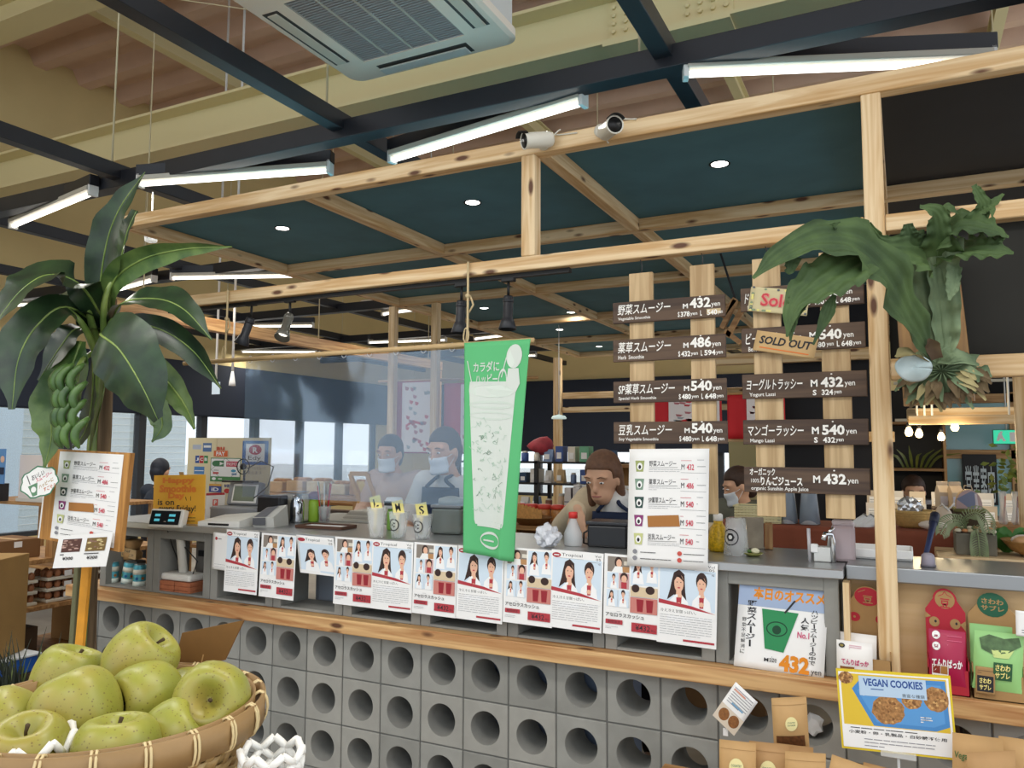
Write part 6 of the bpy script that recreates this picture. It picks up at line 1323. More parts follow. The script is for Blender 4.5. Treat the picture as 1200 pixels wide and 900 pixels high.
q=MB(); q.box(cb.x-.35,cb.x+.2,cb.y-.2,cb.y+.22,.001,.27,mat('#4a3626',.8),.004); tag(q.build('wood_crate'),'dark wooden crate under the blue plastic crate','crate'); q=MB(); q.box(cb.x-.35,cb.x+.2,cb.y-.2,cb.y+.22,.271,.355,mat('#1f56a8',.5),.01); q.box(cb.x-.36,cb.x+.21,cb.y-.21,cb.y+.23,.355,.369,mat('#d8dde2',.5),.006); tag(q.build('plastic_crate'),'blue plastic crate with pale rim under the printed carton','crate')
# dark leafy bundle at the trunk base
VG=mat('#2c3328',.8,var=.3,vscale=30); q=MB(); r_=random.Random(9)
for i in range(150):
    b0=Vector((-3.62+r_.uniform(-.14,.10),2.28+r_.uniform(-.1,.1),.03)); d=Vector((r_.uniform(-.26,.2),r_.uniform(-.16,.1),r_.uniform(.34,.60)))
    blade(q,[b0,b0+d*.6+Vector((0,0,.06)),b0+d],[.005,.008,.001],VG if i%5 else mat('#5d6a38',.7),(0,-1,.3),5,2,.2,0,i)
tag(q.build('leafy_bundle'),'dark bristly bundle of leaves at the foot of the banana plant','plant')
# ---- things far left behind the plant
rack('low_table','timber table under the left windows behind the menu stand',-7.6,-6.0,4.2,4.9,[.5,1.02])
sheetp=MB(); sheetp.box(-6.9,-6.45,4.22,4.23,1.05,1.42,mat('#e6dcd8',.6,alpha=.85)); sheetp.box(-6.9,-6.45,4.20,4.25,1.021,1.05,mat('#c9c4bc',.5)); tag(sheetp.build('acrylic_screen'),'milky acrylic screen standing on the timber table at the left edge','screen')
q=MB(); p=Vector((-6.98,4.1,1.332)); q.box(p.x-.15,p.x+.03,4.12,4.13,p.z-.16,p.z+.14,mat('#5f8fc4',.6)); q.box(p.x-.15,p.x+.03,4.115,4.12,p.z-.08,p.z-.02,mat('#1d2a44',.6)); q.ball((p.x-.0,4.118,p.z+.05),(.03,.004,.03),mat('#e0b8a0',.6),10); q.box(p.x-.1,p.x-.02,4.1,4.2,1.0205,p.z-.16,DKM); tag(q.build('poster_stand'),'blue poster on a stand at the left picture edge','poster')
q=MB(); q.box(-6.35,-6.05,4.25,4.7,.66,.80,DKM,.004); q.box(-6.05,-6.046,4.3,4.45,.6,.8,mat('#c8352f',.6)); q.box(-6.05,-6.046,4.45,4.6,.58,.76,mat('#e0c23c',.6)); q.box(-6.35,-6.05,4.25,4.7,.5205,.66,mat('#4a3a2c',.7)); tag(q.build('flag_box'),'dark box with a red and yellow flag under the left timber table','box')
rack('timber_bench','rough timber bench behind the counter left end',-6.3,-4.1,5.5,6.1,[.55,.9,1.02])
rack('timber_table','broad timber table behind the register',-4.9,-3.5,4.6,5.25,[.6,1.13],leg=.08)
r_=random.Random(21)
for i in range(6):
    x=-4.78+i*.21; h=r_.uniform(.05,.11); q=MB(); c_=r_.choice(['#b88a58','#d8c8a8','#8a6a48','#c9a878'])
    t=thing('bread_box',['first','second','third','fourth','fifth','last'][i]+' tray from the left on the timber table behind the register','tray',(x,5.0,1.1305),'goods on the timber table')
    q.box(x-.085,x+.085,4.85,5.15,1.1305,1.1305+h,mat(c_,.8,var=.15,vscale=20),.01); q.build('tray_body',t); q=MB()
    for k in range(3): q.ball((x-.05+.05*k,4.95,1.1305+h+.008),(.028,.05,.018),mat('#c08a4a',.7,var=.2,vscale=40),10)
    q.build('bread',t)
fr_=MB(); p=Vector((-3.244,4.3,1.18))
t=thing('wooden_frame','light wooden frame leaning behind the L cup','frame',(p.x,4.3,1.13)); q=MB(); 
for (a_,b_) in (((-.13,0,.14),(-.02,0,-.10)),((-.0,.02,.14),(.11,.02,-.10)),((-.13,0,.14),(0,.02,.14)),((-.02,0,-.10),(.11,.02,-.10))): q.bar(p+Vector(a_),p+Vector(b_),.02,.03,mat('#c79a5c',.6),.002)
q.build('frame_bars',t); q=MB(); q.add([p+Vector(v) for v in ((-.09,.015,.09),(-.03,.02,.09),(.06,.02,-.07),(.0,.015,-.07))],[(3,2,1,0)],mat('#dcc07a',.6)); q.build('panel',t)
q=MB(); q.bar(p+Vector((.02,.01,-.10)),(p.x+.05,4.6,1.1),.04,.03,RK('x')); q.build('prop',t)
bench=rack('work_bench','steel work bench with newspapers behind the sample cups',-3.35,-2.4,3.7,4.15,[.5,1.07],mat('#a8a8a2',.5))
q=MB(); r_=random.Random(2)
for k in range(7): q.box(-3.0+.01*k,-2.5+r_.uniform(-.04,.04),3.75,4.05,1.0705+k*.008,1.0775+k*.008,mat(['#d8d4ca','#b9b4aa','#c8c2b8'][k%3],.8),0)
tag(q.build('paper_stack'),'stack of grey papers on the bench behind the L cup','papers')
# red and white hanging cloths
REDC=mat('#c8242c',.7); PINK=mat('#b8394e',.7)
def noren(name,x0,x1,y,z1,z0,col,label,pat=0):
    a=Art((x0,y,z1),(x1,y,z1),(x0,y,z0),lift=.001); o=Vector(a.o);U=Vector(a.U);V=Vector(a.V)
    f=lambda u,v:o+U*u+V*(1-v)+Vector((0,.012*sin(u*14)*(1-v),0)); a.mb.grid(f,24,6,col,True,.002)
    if pat:
        a.z=.016; a.rect(.35,.02,.98,.98,mat('#e4dcdc',.7)); r=random.Random(pat)
        for i in range(28):
            x=.38+.5*r.random(); y_=.06+.86*r.random(); z=a.z; a.poly([(x,y_),(x+.09,y_+.02),(x+.06,y_+.06),(x+.01,y_+.05)],mat(r.choice(['#9aa0a6','#b06a70','#c24a52']),.7)); a.z=z
        a.line([(.45,.62),(.6,.56),(.8,.6)],.02,REDC)
    return tag(a.mb.build(name),label,'hanging cloth')
noren('hanging_cloth',-3.9,-3.44,5.45,2.05,1.45,PINK,'red cloth with white patterned half hung between the two short posts behind the plastic sheet',3)
noren('hanging_cloth',-3.34,-2.86,5.45,2.02,1.45,PINK,'red cloth with white patterned half right of the second post, beside the banner',5)
q=MB(); q.tube([(-4.0,5.46,2.06),(-2.5,5.46,2.04)],.012,8,RK('x')); tag(q.build('cloth_rail'),'thin rail carrying the patterned red cloths','rail')
noren('hanging_cloth',-1.78,-1.18,5.8,1.89,1.57,REDC,'bright red cloth glimpsed between the left menu boards',7)
noren('hanging_cloth',-1.14,-.74,5.8,1.89,1.57,REDC,'bright red cloth between the two menu signs',9)
q=MB(); q.tube([(-1.9,5.815,1.9),(-.6,5.815,1.9)],.01,8,RK('x')); tag(q.build('cloth_rail'),'thin rail carrying the bright red cloths behind the menu boards','rail')
# ---- black partition behind the right menu sign
NV=mat('#12141c',.75)
q=MB(); q.box(-.80,-.14,6.0,6.06,0,2.66,NV); q.build('wall_partition',kind='structure')
q=MB(); q.box(-.86,-.80,5.98,6.06,0,2.66,RK('z'),.003); q.build('trim_6',kind='structure')
q=MB(); q.box(-1.35,-.86,6.9,6.95,0,1.56,mat('#d9cf9a',.7)); q.build('wall_cream',kind='structure')
q=MB(); q.box(-.02,2.2,8.8,8.86,1.55,2.66,mat('#1a1918',.8)); q.box(-.02,.25,8.8,8.86,0,1.55,mat('#1a1918',.8)); q.build('wall_black',kind='structure')
# black shelf unit right of the post
su=thing('black_shelf_unit','black wall shelf unit with plants seen right of the timber post','shelf',(.1,7.2,0))
for z in (1.05,1.35,1.72): q=MB(); q.box(-.35,.28,7.0,7.4,z-.02,z,RK('x')); q.build('shelf_board',su)
q=MB(); q.box(-.37,.30,7.4,7.43,0,2.0,DKM); q.box(-.37,-.35,7.0,7.4,0,2.0,DKM); q.box(.28,.30,7.0,7.4,0,2.0,RK('z')); q.build('frame_panel',su)
q=MB()
for i in range(7): blade(q,[(-.0+.03*i,7.15,1.35),(-.05+.05*i,7.12,1.44),(-.14+.09*i,7.1,1.47+.03*(i%3))],[.008,.012,.002],leafmat('shelf_plant','#5a6a2c','#8a8a3c'),(0,-1,.5),6,2,.2,0,i)
tag(q.build('shelf_plant'),'spiky plant on the black shelf unit under the hanging bulbs','plant')
q=MB(); 
for i in range(5): q.box(-.3+.1*i,-.15+.1*i,7.05,7.3,1.0505+.004*i,1.06+.01*i,mat('#c9ccd6',.4,alpha=.9),.003)
tag(q.build('plastic_packs'),'flat shiny plastic packs on the lower black shelf','packs')
# mint glass partition with timber frame
GP=thing('glass_partition','mint glass partition in a timber frame at the right background','partition',(.9,9,0)); MINT=mat('#8fb9bd',.12,spec=.6)
for x in (.30,.86,1.42,1.98): q=MB(); q.box(x-.03,x+.03,8.0,8.08,0,2.0,oldpine('z'),.003); q.build('mullion',GP)
for z in (1.46,1.95,.7): q=MB(); q.box(.33,1.95,8.0,8.08,z-.04,z+.04,oldpine('x'),.003); q.build('rail',GP)
for x0,x1 in ((.33,.83),(.89,1.39),(1.45,1.95)):
    for z0,z1 in ((.74,1.42),(1.5,1.91)): q=MB(); q.box(x0,x1,8.035,8.045,z0,z1,MINT); q.build('glass_pane',GP)
a=Art((.46,7.99,1.46),(.72,7.99,1.46),(.46,7.99,1.02)); a.mb.box(.46,.72,7.992,7.997,1.02,1.46,BLACK); 
for i,c in enumerate('営業案内'): a.text(c,.08+.22*i,.22,.27+.22*i,.95,mat('#c8d2d4',.7),bold=.01)
t=tag(a.mb.build('hanging_scroll'),'black hanging sign with pale tall lettering on the mint glass','sign')
EX=mat('#35c79a',.4,emit=.9)
t=thing('exit_sign','green lit exit sign at the right edge over the glass partition','sign',(0.767,7.6,1.546)); q=MB(); q.box(0.667,0.867,7.6,7.64,1.546,1.666,mat('#2a8f70',.4),.004); q.build('housing',t); a=Art((0.672,7.599,1.661),(0.862,7.599,1.661),(0.672,7.599,1.551)); a.rect(0,0,1,1,EX); a.poly([(.2,.2),(.3,.2),(.36,.5),(.46,.8),(.36,.84),(.28,.62),(.18,.82),(.1,.78)],WHITE); a.ell(.3,.15,.05,.08,WHITE,10); a.rect(.6,.15,.85,.85,WHITE); a.mb.build('face',t); q=MB(); q.tube([(0.767,7.62,1.666),(0.767,7.62,2.6)],.006,6,GALV); q.build('rod',t)
# hanging timber light frame with bulbs
lf_=thing('bulb_frame','hanging timber frame carrying bare bulbs right of the fern board','lamp frame',(.35,5,1.7)); 
for (a_,b_) in (((.03,5.0,1.665),(1.3,5.0,1.665)),((.03,5.6,1.735),(1.3,5.6,1.735)),((.05,5.03,1.67),(.05,5.57,1.73))): q=MB(); q.bar(a_,b_,.05,.05,pine('x'),.003); q.build('beam',lf_)
for x in (.08,.12,.16,.55): q=MB(); q.tube([(x,5.3,1.69),(x,5.3,2.66)],.006,6,GALV); q.build('hanger',lf_)
BULB=mat('#ffdf9a',.3,emit=10)
bl_=[((0.031,5,1.6),'leftmost and brightest bare bulb under the hanging timber frame'),((0.087,5.3,1.595),'second bare bulb from the left, smaller'),((0.211,5.5,1.578),'third bare bulb from the left, before the glass'),((0.26,5,1.627),'fourth bare bulb, tucked under the front beam')]
for p,l in bl_:
    t=thing('bare_bulb',l,'bulb',p,'bare bulbs under the timber frame'); q=MB(); q.lathe([(0,-.026),(.014,-.022),(.021,-.006),(.017,.012),(.009,.026),(.008,.03)],14,BULB,T(*p)); q.build('glass_bulb',t); q=MB(); q.lathe([(.011,.028),(.012,.05),(.004,.055)],12,DKM,T(*p)); q.tube([Vector(p)+Vector((0,0,.05)),(p[0],p[1],max(1.645,p[2]+.06))],.003,5,DKM); q.build('socket',t)
    L_=bpy.data.lights.new('bulb_glow','POINT'); L_.energy=2.2; L_.color=(1,.8,.5); L_.shadow_soft_size=.03; o=bpy.data.objects.new('bulb_glow',L_); COL.objects.link(o); o.location=(p[0],p[1]-.05,p[2]-.05)
# right background: thin white frames above
q=MB()
for (a_,b_) in (((-.05,6.6,2.0),(1.4,6.6,2.0)),((.45,6.6,1.7),(.45,6.6,2.3)),((.95,6.6,1.7),(.95,6.6,2.3)),((-.05,6.6,1.72),(1.4,6.6,1.72)),((-.05,6.6,2.3),(1.4,6.6,2.3))): q.bar(a_,b_,.02,.02,mat('#c9c2b0',.5))
for x in (-.04,1.39): q.bar((x,6.6,0),(x,6.6,2.3),.02,.02,mat('#c9c2b0',.5))
tag(q.build('open_display_rack'),'thin pale open frame beyond the fern board','frame')
q=MB(); q.box(-.13,1.3,4.15,4.2,1.86,1.94,pine('x'),.003); q.box(.455,.51,4.15,4.2,0,1.86,pine('z'),.003); q.box(-.13,-.08,4.15,4.2,0,1.86,pine('z'),.003); tag(q.build('timber_crossbar'),'timber crossbar with posts behind the fern board','beam')
# ---- right mid display tables
DBW=mat('#3a2a22',.7); 
t=rack('display_table','dark wooden display table of packets right of the timber post',-.25,.95,5.25,5.85,[.55,.99],DBW,.06)
r_=random.Random(31); cols=['#d8c8b0','#e6ddd0','#c9b8a0','#d9d4cc']
k=0
for row in range(3):
    for i in range(9):
        x=-.18+i*.125; 
        if .12<x<.42 and row==0: continue
        y=5.36+row*.17; h=.10+.02*(row); w=.09; c_=cols[(i+row)%4]; z=.9905+ (0 if row==0 else .05*row)
        t=thing('tea_packet',['pale packet with small print in the front row of the dark display table','pale packet in the middle row of the dark display table','pale packet in the back row of the dark display table'][row],'packet',(x,y,z),['front packets','middle packets','back packets'][row]+' on the dark table')
        q=MB(); q.add([(x-w/2,y-.025,z),(x+w/2,y-.025,z),(x+w/2,y+.025,z),(x-w/2,y+.025,z),(x-w/2,y-.006,z+h),(x+w/2,y-.006,z+h),(x+w/2,y+.006,z+h),(x-w/2,y+.006,z+h)],[(3,2,1,0),(4,5,6,7),(0,1,5,4),(1,2,6,5),(2,3,7,6),(3,0,4,7)],mat(c_,.6)); q.build('packet_body',t)
        a=Art((x-w/2,y-.0262,z+h*.9),(x+w/2,y-.0262,z+h*.9),(x-w/2,y-.0262,z),lift=.0005); a.o=Vector((x-w/2,y-.008,z+h*.9)); a.V=Vector((0,-.0175,-h*.9)); a.rect(.15,.2,.85,.75,PAPER if row else mat('#efece4',.6)); a.scrib(.2,.3,.8,.65,PGR,3,.003,i); a.mb.build('label',t)
        if row==0: pass
for row in (1,2): q=MB(); q.box(-.24,.94,5.36+row*.17-.05,5.36+row*.17+.06,.9905,.9905+.05*row-.0005,DBW,.002); tag(q.build('display_riser'),'%s dark step under the packets on the display table'%['lower','higher'][row-1],'riser')
def gablebag(c,w,d,h,m,label,rz=0):
    t=thing('paper_bag',label,'paper bag',c); M_=T(c[0],c[1],c[2],rad(rz)); q=MB(); z1=h*.68
    q.add([(-w/2,-d/2,0),(w/2,-d/2,0),(w/2,d/2,0),(-w/2,d/2,0),(-w/2,-d/2,z1),(w/2,-d/2,z1),(w/2,d/2,z1),(-w/2,d/2,z1),(-w/2,-.004,h),(w/2,-.004,h),(w/2,.004,h),(-w/2,.004,h)],[(3,2,1,0),(0,1,5,4),(1,2,6,5),(2,3,7,6),(3,0,4,7),(4,5,9,8),(6,7,11,10),(8,9,10,11),(5,6,10,9),(7,4,8,11)],m,False,M_); q.build('bag',t)
    q=MB(); q.box(-w/2,w/2,-.006,.006,h,h+.018,m,.001,M_); q.build('fold',t); q=MB(); q.box(-w*.4,w*.4,-d/2-.001,-d/2-.0003,z1*.15,z1*.75,mat('#cfcbd4',.6),0,M_); q.build('label',t)
bx_=thing('display_box','tall dark wooden display box behind the palm leaf','box',(.29,4.69,0)); q=MB(); q.box(.225,.355,4.6,4.78,.0,1.185,mat('#4a3c2a',.7,var=.15,vscale=8),.004); q.build('box_body',bx_); q=MB(); q.box(.22,.36,4.595,4.785,1.185,1.20,mat('#6a6a3c',.7),.003); q.build('lid',bx_)
q=MB(); q.box(.13,.30,4.86,5.1,.0,1.18,mat('#3f2c22',.7),.004); tag(q.build('display_plinth'),'dark brown plinth carrying the two pale gable paper bags','plinth')
gablebag(Vector((.185,4.98,1.1805)),.055,.06,.125,mat('#c9b9a4',.6),'left one of two pale gable topped paper bags on the plinth',20); gablebag(Vector((.245,4.95,1.1805)),.06,.07,.125,mat('#cbb294',.6),'right one of two pale gable topped paper bags on the plinth',20)
t=thing('cloth_bag','grey and pink rounded cloth bag on the tall display box','bag',(.29,4.68,1.20)); q=MB(); n=14
prof_=[(-.058,0)]+[(.058*cos(pi-pi*i/n),.018+.078*sin(pi-pi*i/n)) for i in range(n+1)]+[(.058,0)]
q.prism([(x,z) for x,z in prof_],.10,mat('#b89a74',.7),Matrix(((1,0,0,.29),(0,0,1,4.63),(0,1,0,1.2005),(0,0,0,1)))); q.build('bag_body',t)
a=Art((.232,4.628,1.2975),(.348,4.628,1.2975),(.232,4.628,1.2005)); pts=[((x+.058)/.116,1-z/.097) for x,z in prof_]; a.poly(pts,mat('#c0a6a6',.7)); a.poly([(.02,.5),(.6,.08),(.8,.2),(.7,.98),(.5,.98)],mat('#7f88a4',.7)); a.poly([(.72,.2),(.8,.2),(.86,.98),(.76,.98)],mat('#d8d0d4',.7)); a.mb.build('print',t); q=MB(); q.tube([(.27,4.68,1.292),(.275,4.68,1.315),(.305,4.68,1.315),(.31,4.68,1.292)],.003,6,mat('#c9b9a0',.7)); q.build('handle',t)
t=thing('tied_bag','white drawstring bag with two loops beside the tall display box','bag',(.165,4.45,1.12)); q=MB(); q.lathe([(.05,0),(.055,.02),(.052,.09),(.035,.12),(.03,.13)],14,mat('#d8c8b4',.7),T(.165,4.45,1.1205)@Matrix.Scale(.75,4)); q.build('bag',t); q=MB(); q.tube([(.15,4.44,1.215),(.16,4.42,1.235),(.19,4.42,1.20)],.004,6,WHITE); q.tube([(.18,4.44,1.20),(.20,4.42,1.22),(.215,4.42,1.24)],.004,6,WHITE); q.build('drawstring',t)
rack('side_table','low dark table carrying the drawstring bags behind the blue stick',-.15,.09,4.3,4.58,[.6,1.003],DBW,.04)
q=MB(); 
t=thing('tied_bag','tan paper bag with purple corner behind the blue stick','bag',(.09,4.4,1.12)); q.box(.06,.125,4.36,4.44,1.1205,1.19,mat('#c2a27c',.7),.01); q.build('bag',t); q=MB(); q.box(.06,.10,4.355,4.3595,1.1205,1.165,mat('#8f8aa8',.6)); q.build('label',t)
# planks, planter box, basket of food on the ledge behind the plywood counter
pl_=thing('plank_shelf','stack of pine planks behind the plywood counter at the right','plank shelf',(.4,3.7,0))
for i,(x0,x1,z,y0) in enumerate(((.12,.95,1.045,3.34),(.04,1.0,1.012,3.32),(.10,1.0,1.075,3.37))): q=MB(); q.box(x0,x1,y0,y0+.3,z,z+.03,pine('x'),.003); q.build('plank',pl_)
for x in (.12,.9): q=MB(); q.box(x-.03,x+.03,3.36,3.58,0,1.01,RK('z')); q.build('leg',pl_)
t=thing('planter_box','grey wooden planter box with a drooping palm leaf','planter',(.23,3.5,1.1055)); GW=mat('#6f6a5c',.8,var=.15,vscale=12); q=MB(); q.box(.165,.30,3.43,3.58,1.1055,1.185,GW,.004); q.build('box_body',t); q=MB(); q.box(.17,.295,3.435,3.575,1.185,1.188,mat('#3a2c20',.9)); q.build('soil',t)
PLM=leafmat('palm','#6a7a50','#a0a880',.5)
for (P,sd) in (([(.21,3.5,1.187),(.20,3.47,1.24),(.235,3.44,1.265),(.265,3.42,1.24),(.275,3.41,1.19)],1),([(.21,3.5,1.187),(.18,3.45,1.23),(.14,3.42,1.225),(.115,3.4,1.18)],2),([(.22,3.49,1.187),(.235,3.43,1.20),(.24,3.41,1.14),(.24,3.41,1.08)],3)):
    q=MB(); C=spline(P,24); q.tube(C,.0025,5,PLM)
    for i in range(3,24):
        t_=(C[min(i+1,24)]-C[i-1]).normalized(); s_=t_.cross(Vector((0,-1,.2))).normalized()
        for s in (-1,1): L=.03*sin(pi*i/26)+.008; blade(q,[C[i],C[i]+s_*s*L*.6+t_*L*.3,C[i]+s_*s*L*.8+t_*L*.7-Vector((0,0,L*.3))],[.001,.0028,.0006],PLM,(0,-1,.2),4,2,.2,0,i)
    q.build('palm_leaf',t)
q=MB(); r_=random.Random(14)
for i in range(14): q.ball((.18+.018*(i%7)+r_.uniform(-.005,.005),3.46+.04*(i//7),1.193+.008*(i//7)),(.012,.010,.008),mat(['#e0d4b8','#c98a5a','#d8c8a0'][i%3],.7),8)
q.build('dried_flowers',t)
t=thing('food_basket','shallow basket of wrapped buns beside the planter box','basket',(.45,3.5,1.106)); q=MB(); q.lathe([(.06,0),(.10,.02),(.13,.055),(.135,.06),(.125,.055),(.095,.025),(0,.012)],24,mat('#b58a52',.6,var=.15,vscale=50),T(.45,3.50,1.1055)); q.build('bowl',t)
for i in range(7): an=i*.9; q=MB(); q.ball((.45+.065*cos(an)*(i>0),3.50+.06*sin(an)*(i>0),1.1055+.055+.02*(i==0)),(.04,.032,.022),mat(['#d9a878','#e8c9b0','#c98f5a','#f0e2d8'][i%4],.5),12); q.build('bun',t)
q=MB(); 
for i in range(26): r__=random.Random(i); b0=Vector((.34,3.6,1.1055)); d=Vector((r__.uniform(-.08,.08),r__.uniform(-.04,.04),r__.uniform(.04,.12))); blade(q,[b0,b0+d*.7,b0+d+Vector((0,0,-.02))],[.006,.014,.002],leafmat('herb','#2f6a2a','#5f9a3c',.5),(0,-1,.3),4,2,.2,0,i)
tag(q.build('green_herb'),'bright green herb bunch behind the planter box','plant')
t=thing('glass_jars','row of clear glass vases before the display table at the right','vases',(.55,4.2,1.0)); 
for i in range(5): q=MB(); q.lathe([(.014,0),(.02,.01),(.012,.08),(.016,.15)],12,CLEARW,T(.40+.05*i,4.25,1.1805-.02)); q.tube([(.40+.05*i,4.25,1.165),(.41+.05*i,4.24,1.29)],.004,6,mat(['#d89a8a','#8a4a4a','#c8a89a'][i%3],.6)); q.build('vase',t)
rack('vase_table','narrow wooden stand for the glass vases at the right',.36,.66,4.1,4.4,[.5,1.16],RK('x'),.04)
t=thing('potted_tree','leafy potted tree before the glass at the right','plant',(.72,6.9,0)); q=MB(); q.lathe([(.12,0),(.16,.3),(.17,.32),(.15,.3),(0,.28)],16,mat('#6a5a48',.8),T(.75,6.9,.0)); q.build('pot',t); q=MB(); q.tube([(.75,6.9,.28),(.74,6.9,.8),(.75,6.9,1.25)],.018,8,BARK); q.build('trunk',t); q=MB(); r_=random.Random(17)
for i in range(90):
    c=Vector((.75+r_.gauss(0,.10),6.9+r_.gauss(0,.08),1.30+r_.gauss(0,.10))); d=Vector((r_.uniform(-1,1),r_.uniform(-1,.2),r_.uniform(-.6,.6))).normalized()*.06; blade(q,[c,c+d*.6,c+d],[.003,.018,.002],leafmat('tree_leaf','#4a6a28','#9a9a3c',.5),(r_.uniform(-.5,.5),-1,.4),4,2,.2,0,i)
q.build('foliage',t)
# basket with foil bag on the brown shelf right of the post
t=thing('straw_basket','straw basket with a foil packet right of the timber post','basket',(.03,3.87,1.165)); BS=mat('#c9a565',.6,var=.15,vscale=60); q=MB(); q.lathe([(.055,0),(.07,.01),(.085,.07),(.088,.075),(.08,.07),(.06,.012),(0,.01)],22,BS,T(.03,3.87,BT+.0003)); 
for k in range(6): q.tube([(.03+(.066+.0032*k)*cos(a_),3.87+(.066+.0032*k)*sin(a_),BT+.012+k*.011) for a_ in [2*pi*i/24 for i in range(24)]],.004,5,BS,closed=True)
q.build('basket_body',t); q=MB(); bm=bmesh.new(); bmesh.ops.create_icosphere(bm,subdivisions=3,radius=1); r_=random.Random(5)
for v in bm.verts: k=1+.2*sin(v.co.x*9)*cos(v.co.z*8)+r_.uniform(-.08,.08); v.co=Vector((v.co.x*.05*k,v.co.y*.03*k,v.co.z*.045*k))
q.bm(bm,mat('#d3d6da',.25,metal=.7),False,T(.02,3.87,BT+.085)); q.build('foil_packet',t)
q=MB(); q.ball((.10,3.76,BT+.022),(.055,.035,.02),mat('#e6d9cc',.8),14); tag(q.build('folded_towel'),'folded pale towel on the brown cloth right of the timber post','towel')
# ---- centre background: counter with cookies, racks
rack('cookie_counter','wooden counter with cookies and red lidded jars right of the banner',-2.85,-1.95,5.2,5.75,[.5,.93],RK('x'),.06,back=mat('#7a5634',.7))
t=thing('cookie_basket','basket of long cookies beside the green banner','basket',(-2.5,5.3,.93)); q=MB(); q.lathe([(.10,0),(.15,.05),(.155,.055),(.14,.05),(.09,.012),(0,.01)],22,mat('#8a6236',.7,var=.2,vscale=40),T(-2.5,5.36,.9305)); q.build('basket_body',t)
for i in range(9): q=MB(); q.bar((-2.6+.022*i,5.33,.95),(-2.68+.03*i,5.36,1.09-.006*i),.035,.012,mat('#d39a54',.6,var=.15,vscale=60),.004,up=(0,1,0)); q.build('cookie',t)
for i in range(6):
    x=-2.72+.11*i; y=5.58; t=thing('snack_jar','clear snack jar with red lid, %s from the left on the cookie counter'%['first','second','third','fourth','fifth','sixth'][i],'jar',(x,y,.93),'red lidded jars'); q=MB(); q.lathe([(.045,0),(.05,.01),(.05,.09),(.043,.10)],16,mat('#c88a4a',.3,var=.3,vscale=50),T(x,y,.9305)); q.build('jar',t); q=MB(); q.lathe([(.05,.10),(.052,.103),(.052,.13),(.045,.135),(0,.135)],16,mat('#d84a3c',.4),T(x,y,.9305)); q.build('lid',t)
rack('packet_table','table of white paper packets behind the middle worker',-2.55,-1.76,6.0,6.5,[.5,1.0],RK('x'),.05)
for row in range(2):
    for i in range(10):
        x=-2.5+.075*i+.02*row; y=6.1+.15*row; z=1.0005; 
        t=thing('white_packet','standing white paper packet with grey stripes in the %s row behind the middle worker'%['front','back'][row],'packet',(x,y,z),['front','back'][row]+' row of white packets')
        q=MB(); q.box(x-.03,x+.03,y-.05,y+.05,z,z+.17+.02*row,mat('#d9d6d2',.6),.003); q.build('packet_body',t); q=MB(); q.box(x-.03,x+.03,y-.052,y-.0505,z+.05,z+.06,PGR); q.box(x+.028,x+.0305,y-.051,y+.05,z,z+.17,mat('#77757a',.6)); q.build('stripe',t)
# black metal racks with goods under the back windows
gr=thing('goods_rack','black metal rack of colourful goods under the back windows','shelf',(-3.6,8.0,0))
for z in (.5,.85,1.12,1.35): q=MB(); q.box(-4.6,-2.6,7.8,8.2,z-.02,z,DKM); q.build('shelf_board',gr)
for x in (-4.58,-3.6,-2.62): q=MB(); q.box(x-.02,x+.02,7.8,7.84,0,1.36,DKM); q.box(x-.02,x+.02,8.16,8.2,0,1.36,DKM); q.build('upright',gr)
gc=['#c9a878','#7a8fb0','#3f5a9a','#e0d8c8','#8a5a48','#6fae8a','#2f4a6a','#d8b89a','#b04a4a','#e8e4dc']
gn=['tan','grey blue','deep blue','cream','brown','green','navy','peach','red','white']
r_=random.Random(44)
for zi,z in enumerate((.85,1.12,1.35)):
    for i in range(13):
        x=-4.5+.145*i; ci=r_.randrange(10); h=r_.uniform(.10,.17); w=r_.uniform(.07,.11); kind=r_.randrange(3); nm_=['goods_box','goods_jar','goods_bag'][kind]
        t=thing(nm_,'%s %s on the %s board of the black goods rack'%(gn[ci],['box','jar','bag'][kind],['third','second','top'][zi]),['box','jar','bag'][kind],(x,7.9,z),'%s %ss on the %s rack board'%(gn[ci],['box','jar','bag'][kind],['third','second','top'][zi])); m_=mat(gc[ci],.5); q=MB()
        if kind==0: q.box(x-w/2,x+w/2,7.84,7.98,z+.0005,z+h,m_,.003)
        elif kind==1: q.lathe([(w*.42,0),(w*.45,.01),(w*.45,h*.75),(w*.3,h*.8)],12,m_,T(x,7.9,z+.0005))
        else: q.add([(x-w/2,7.86,z+.0005),(x+w/2,7.86,z+.0005),(x+w/2,7.96,z+.0005),(x-w/2,7.96,z+.0005),(x-w/2,7.9,z+h),(x+w/2,7.9,z+h),(x+w/2,7.92,z+h),(x-w/2,7.92,z+h)],[(3,2,1,0),(4,5,6,7),(0,1,5,4),(1,2,6,5),(2,3,7,6),(3,0,4,7)],m_)
        q.build('body',t); q=MB()
        if kind==1: q.lathe([(w*.33,h*.79),(w*.35,h*.81),(w*.35,h*.95),(0,h*.96)],12,mat('#d8d4c8',.5),T(x,7.9,z))
        else: q.box(x-w*.3,x+w*.3,7.836,7.8395,z+h*.2,z+h*.6,PAPER)
        q.build('lid' if kind==1 else 'label',t)
q=MB(); bm=bmesh.new(); bmesh.ops.create_icosphere(bm,subdivisions=2,radius=1)
for v in bm.verts: v.co=Vector((v.co.x*.16,v.co.y*.1,v.co.z*.10*(1+.5*v.co.x)))
p=Vector((-3.614,7.95,1.272)); q.bm(bm,mat('#a83a44',.6,var=.25,vscale=12),True,T(p.x,p.y,1.52)); tag(q.build('red_bundle'),'dark red bundle on top of the black goods rack beside the banner','bundle')
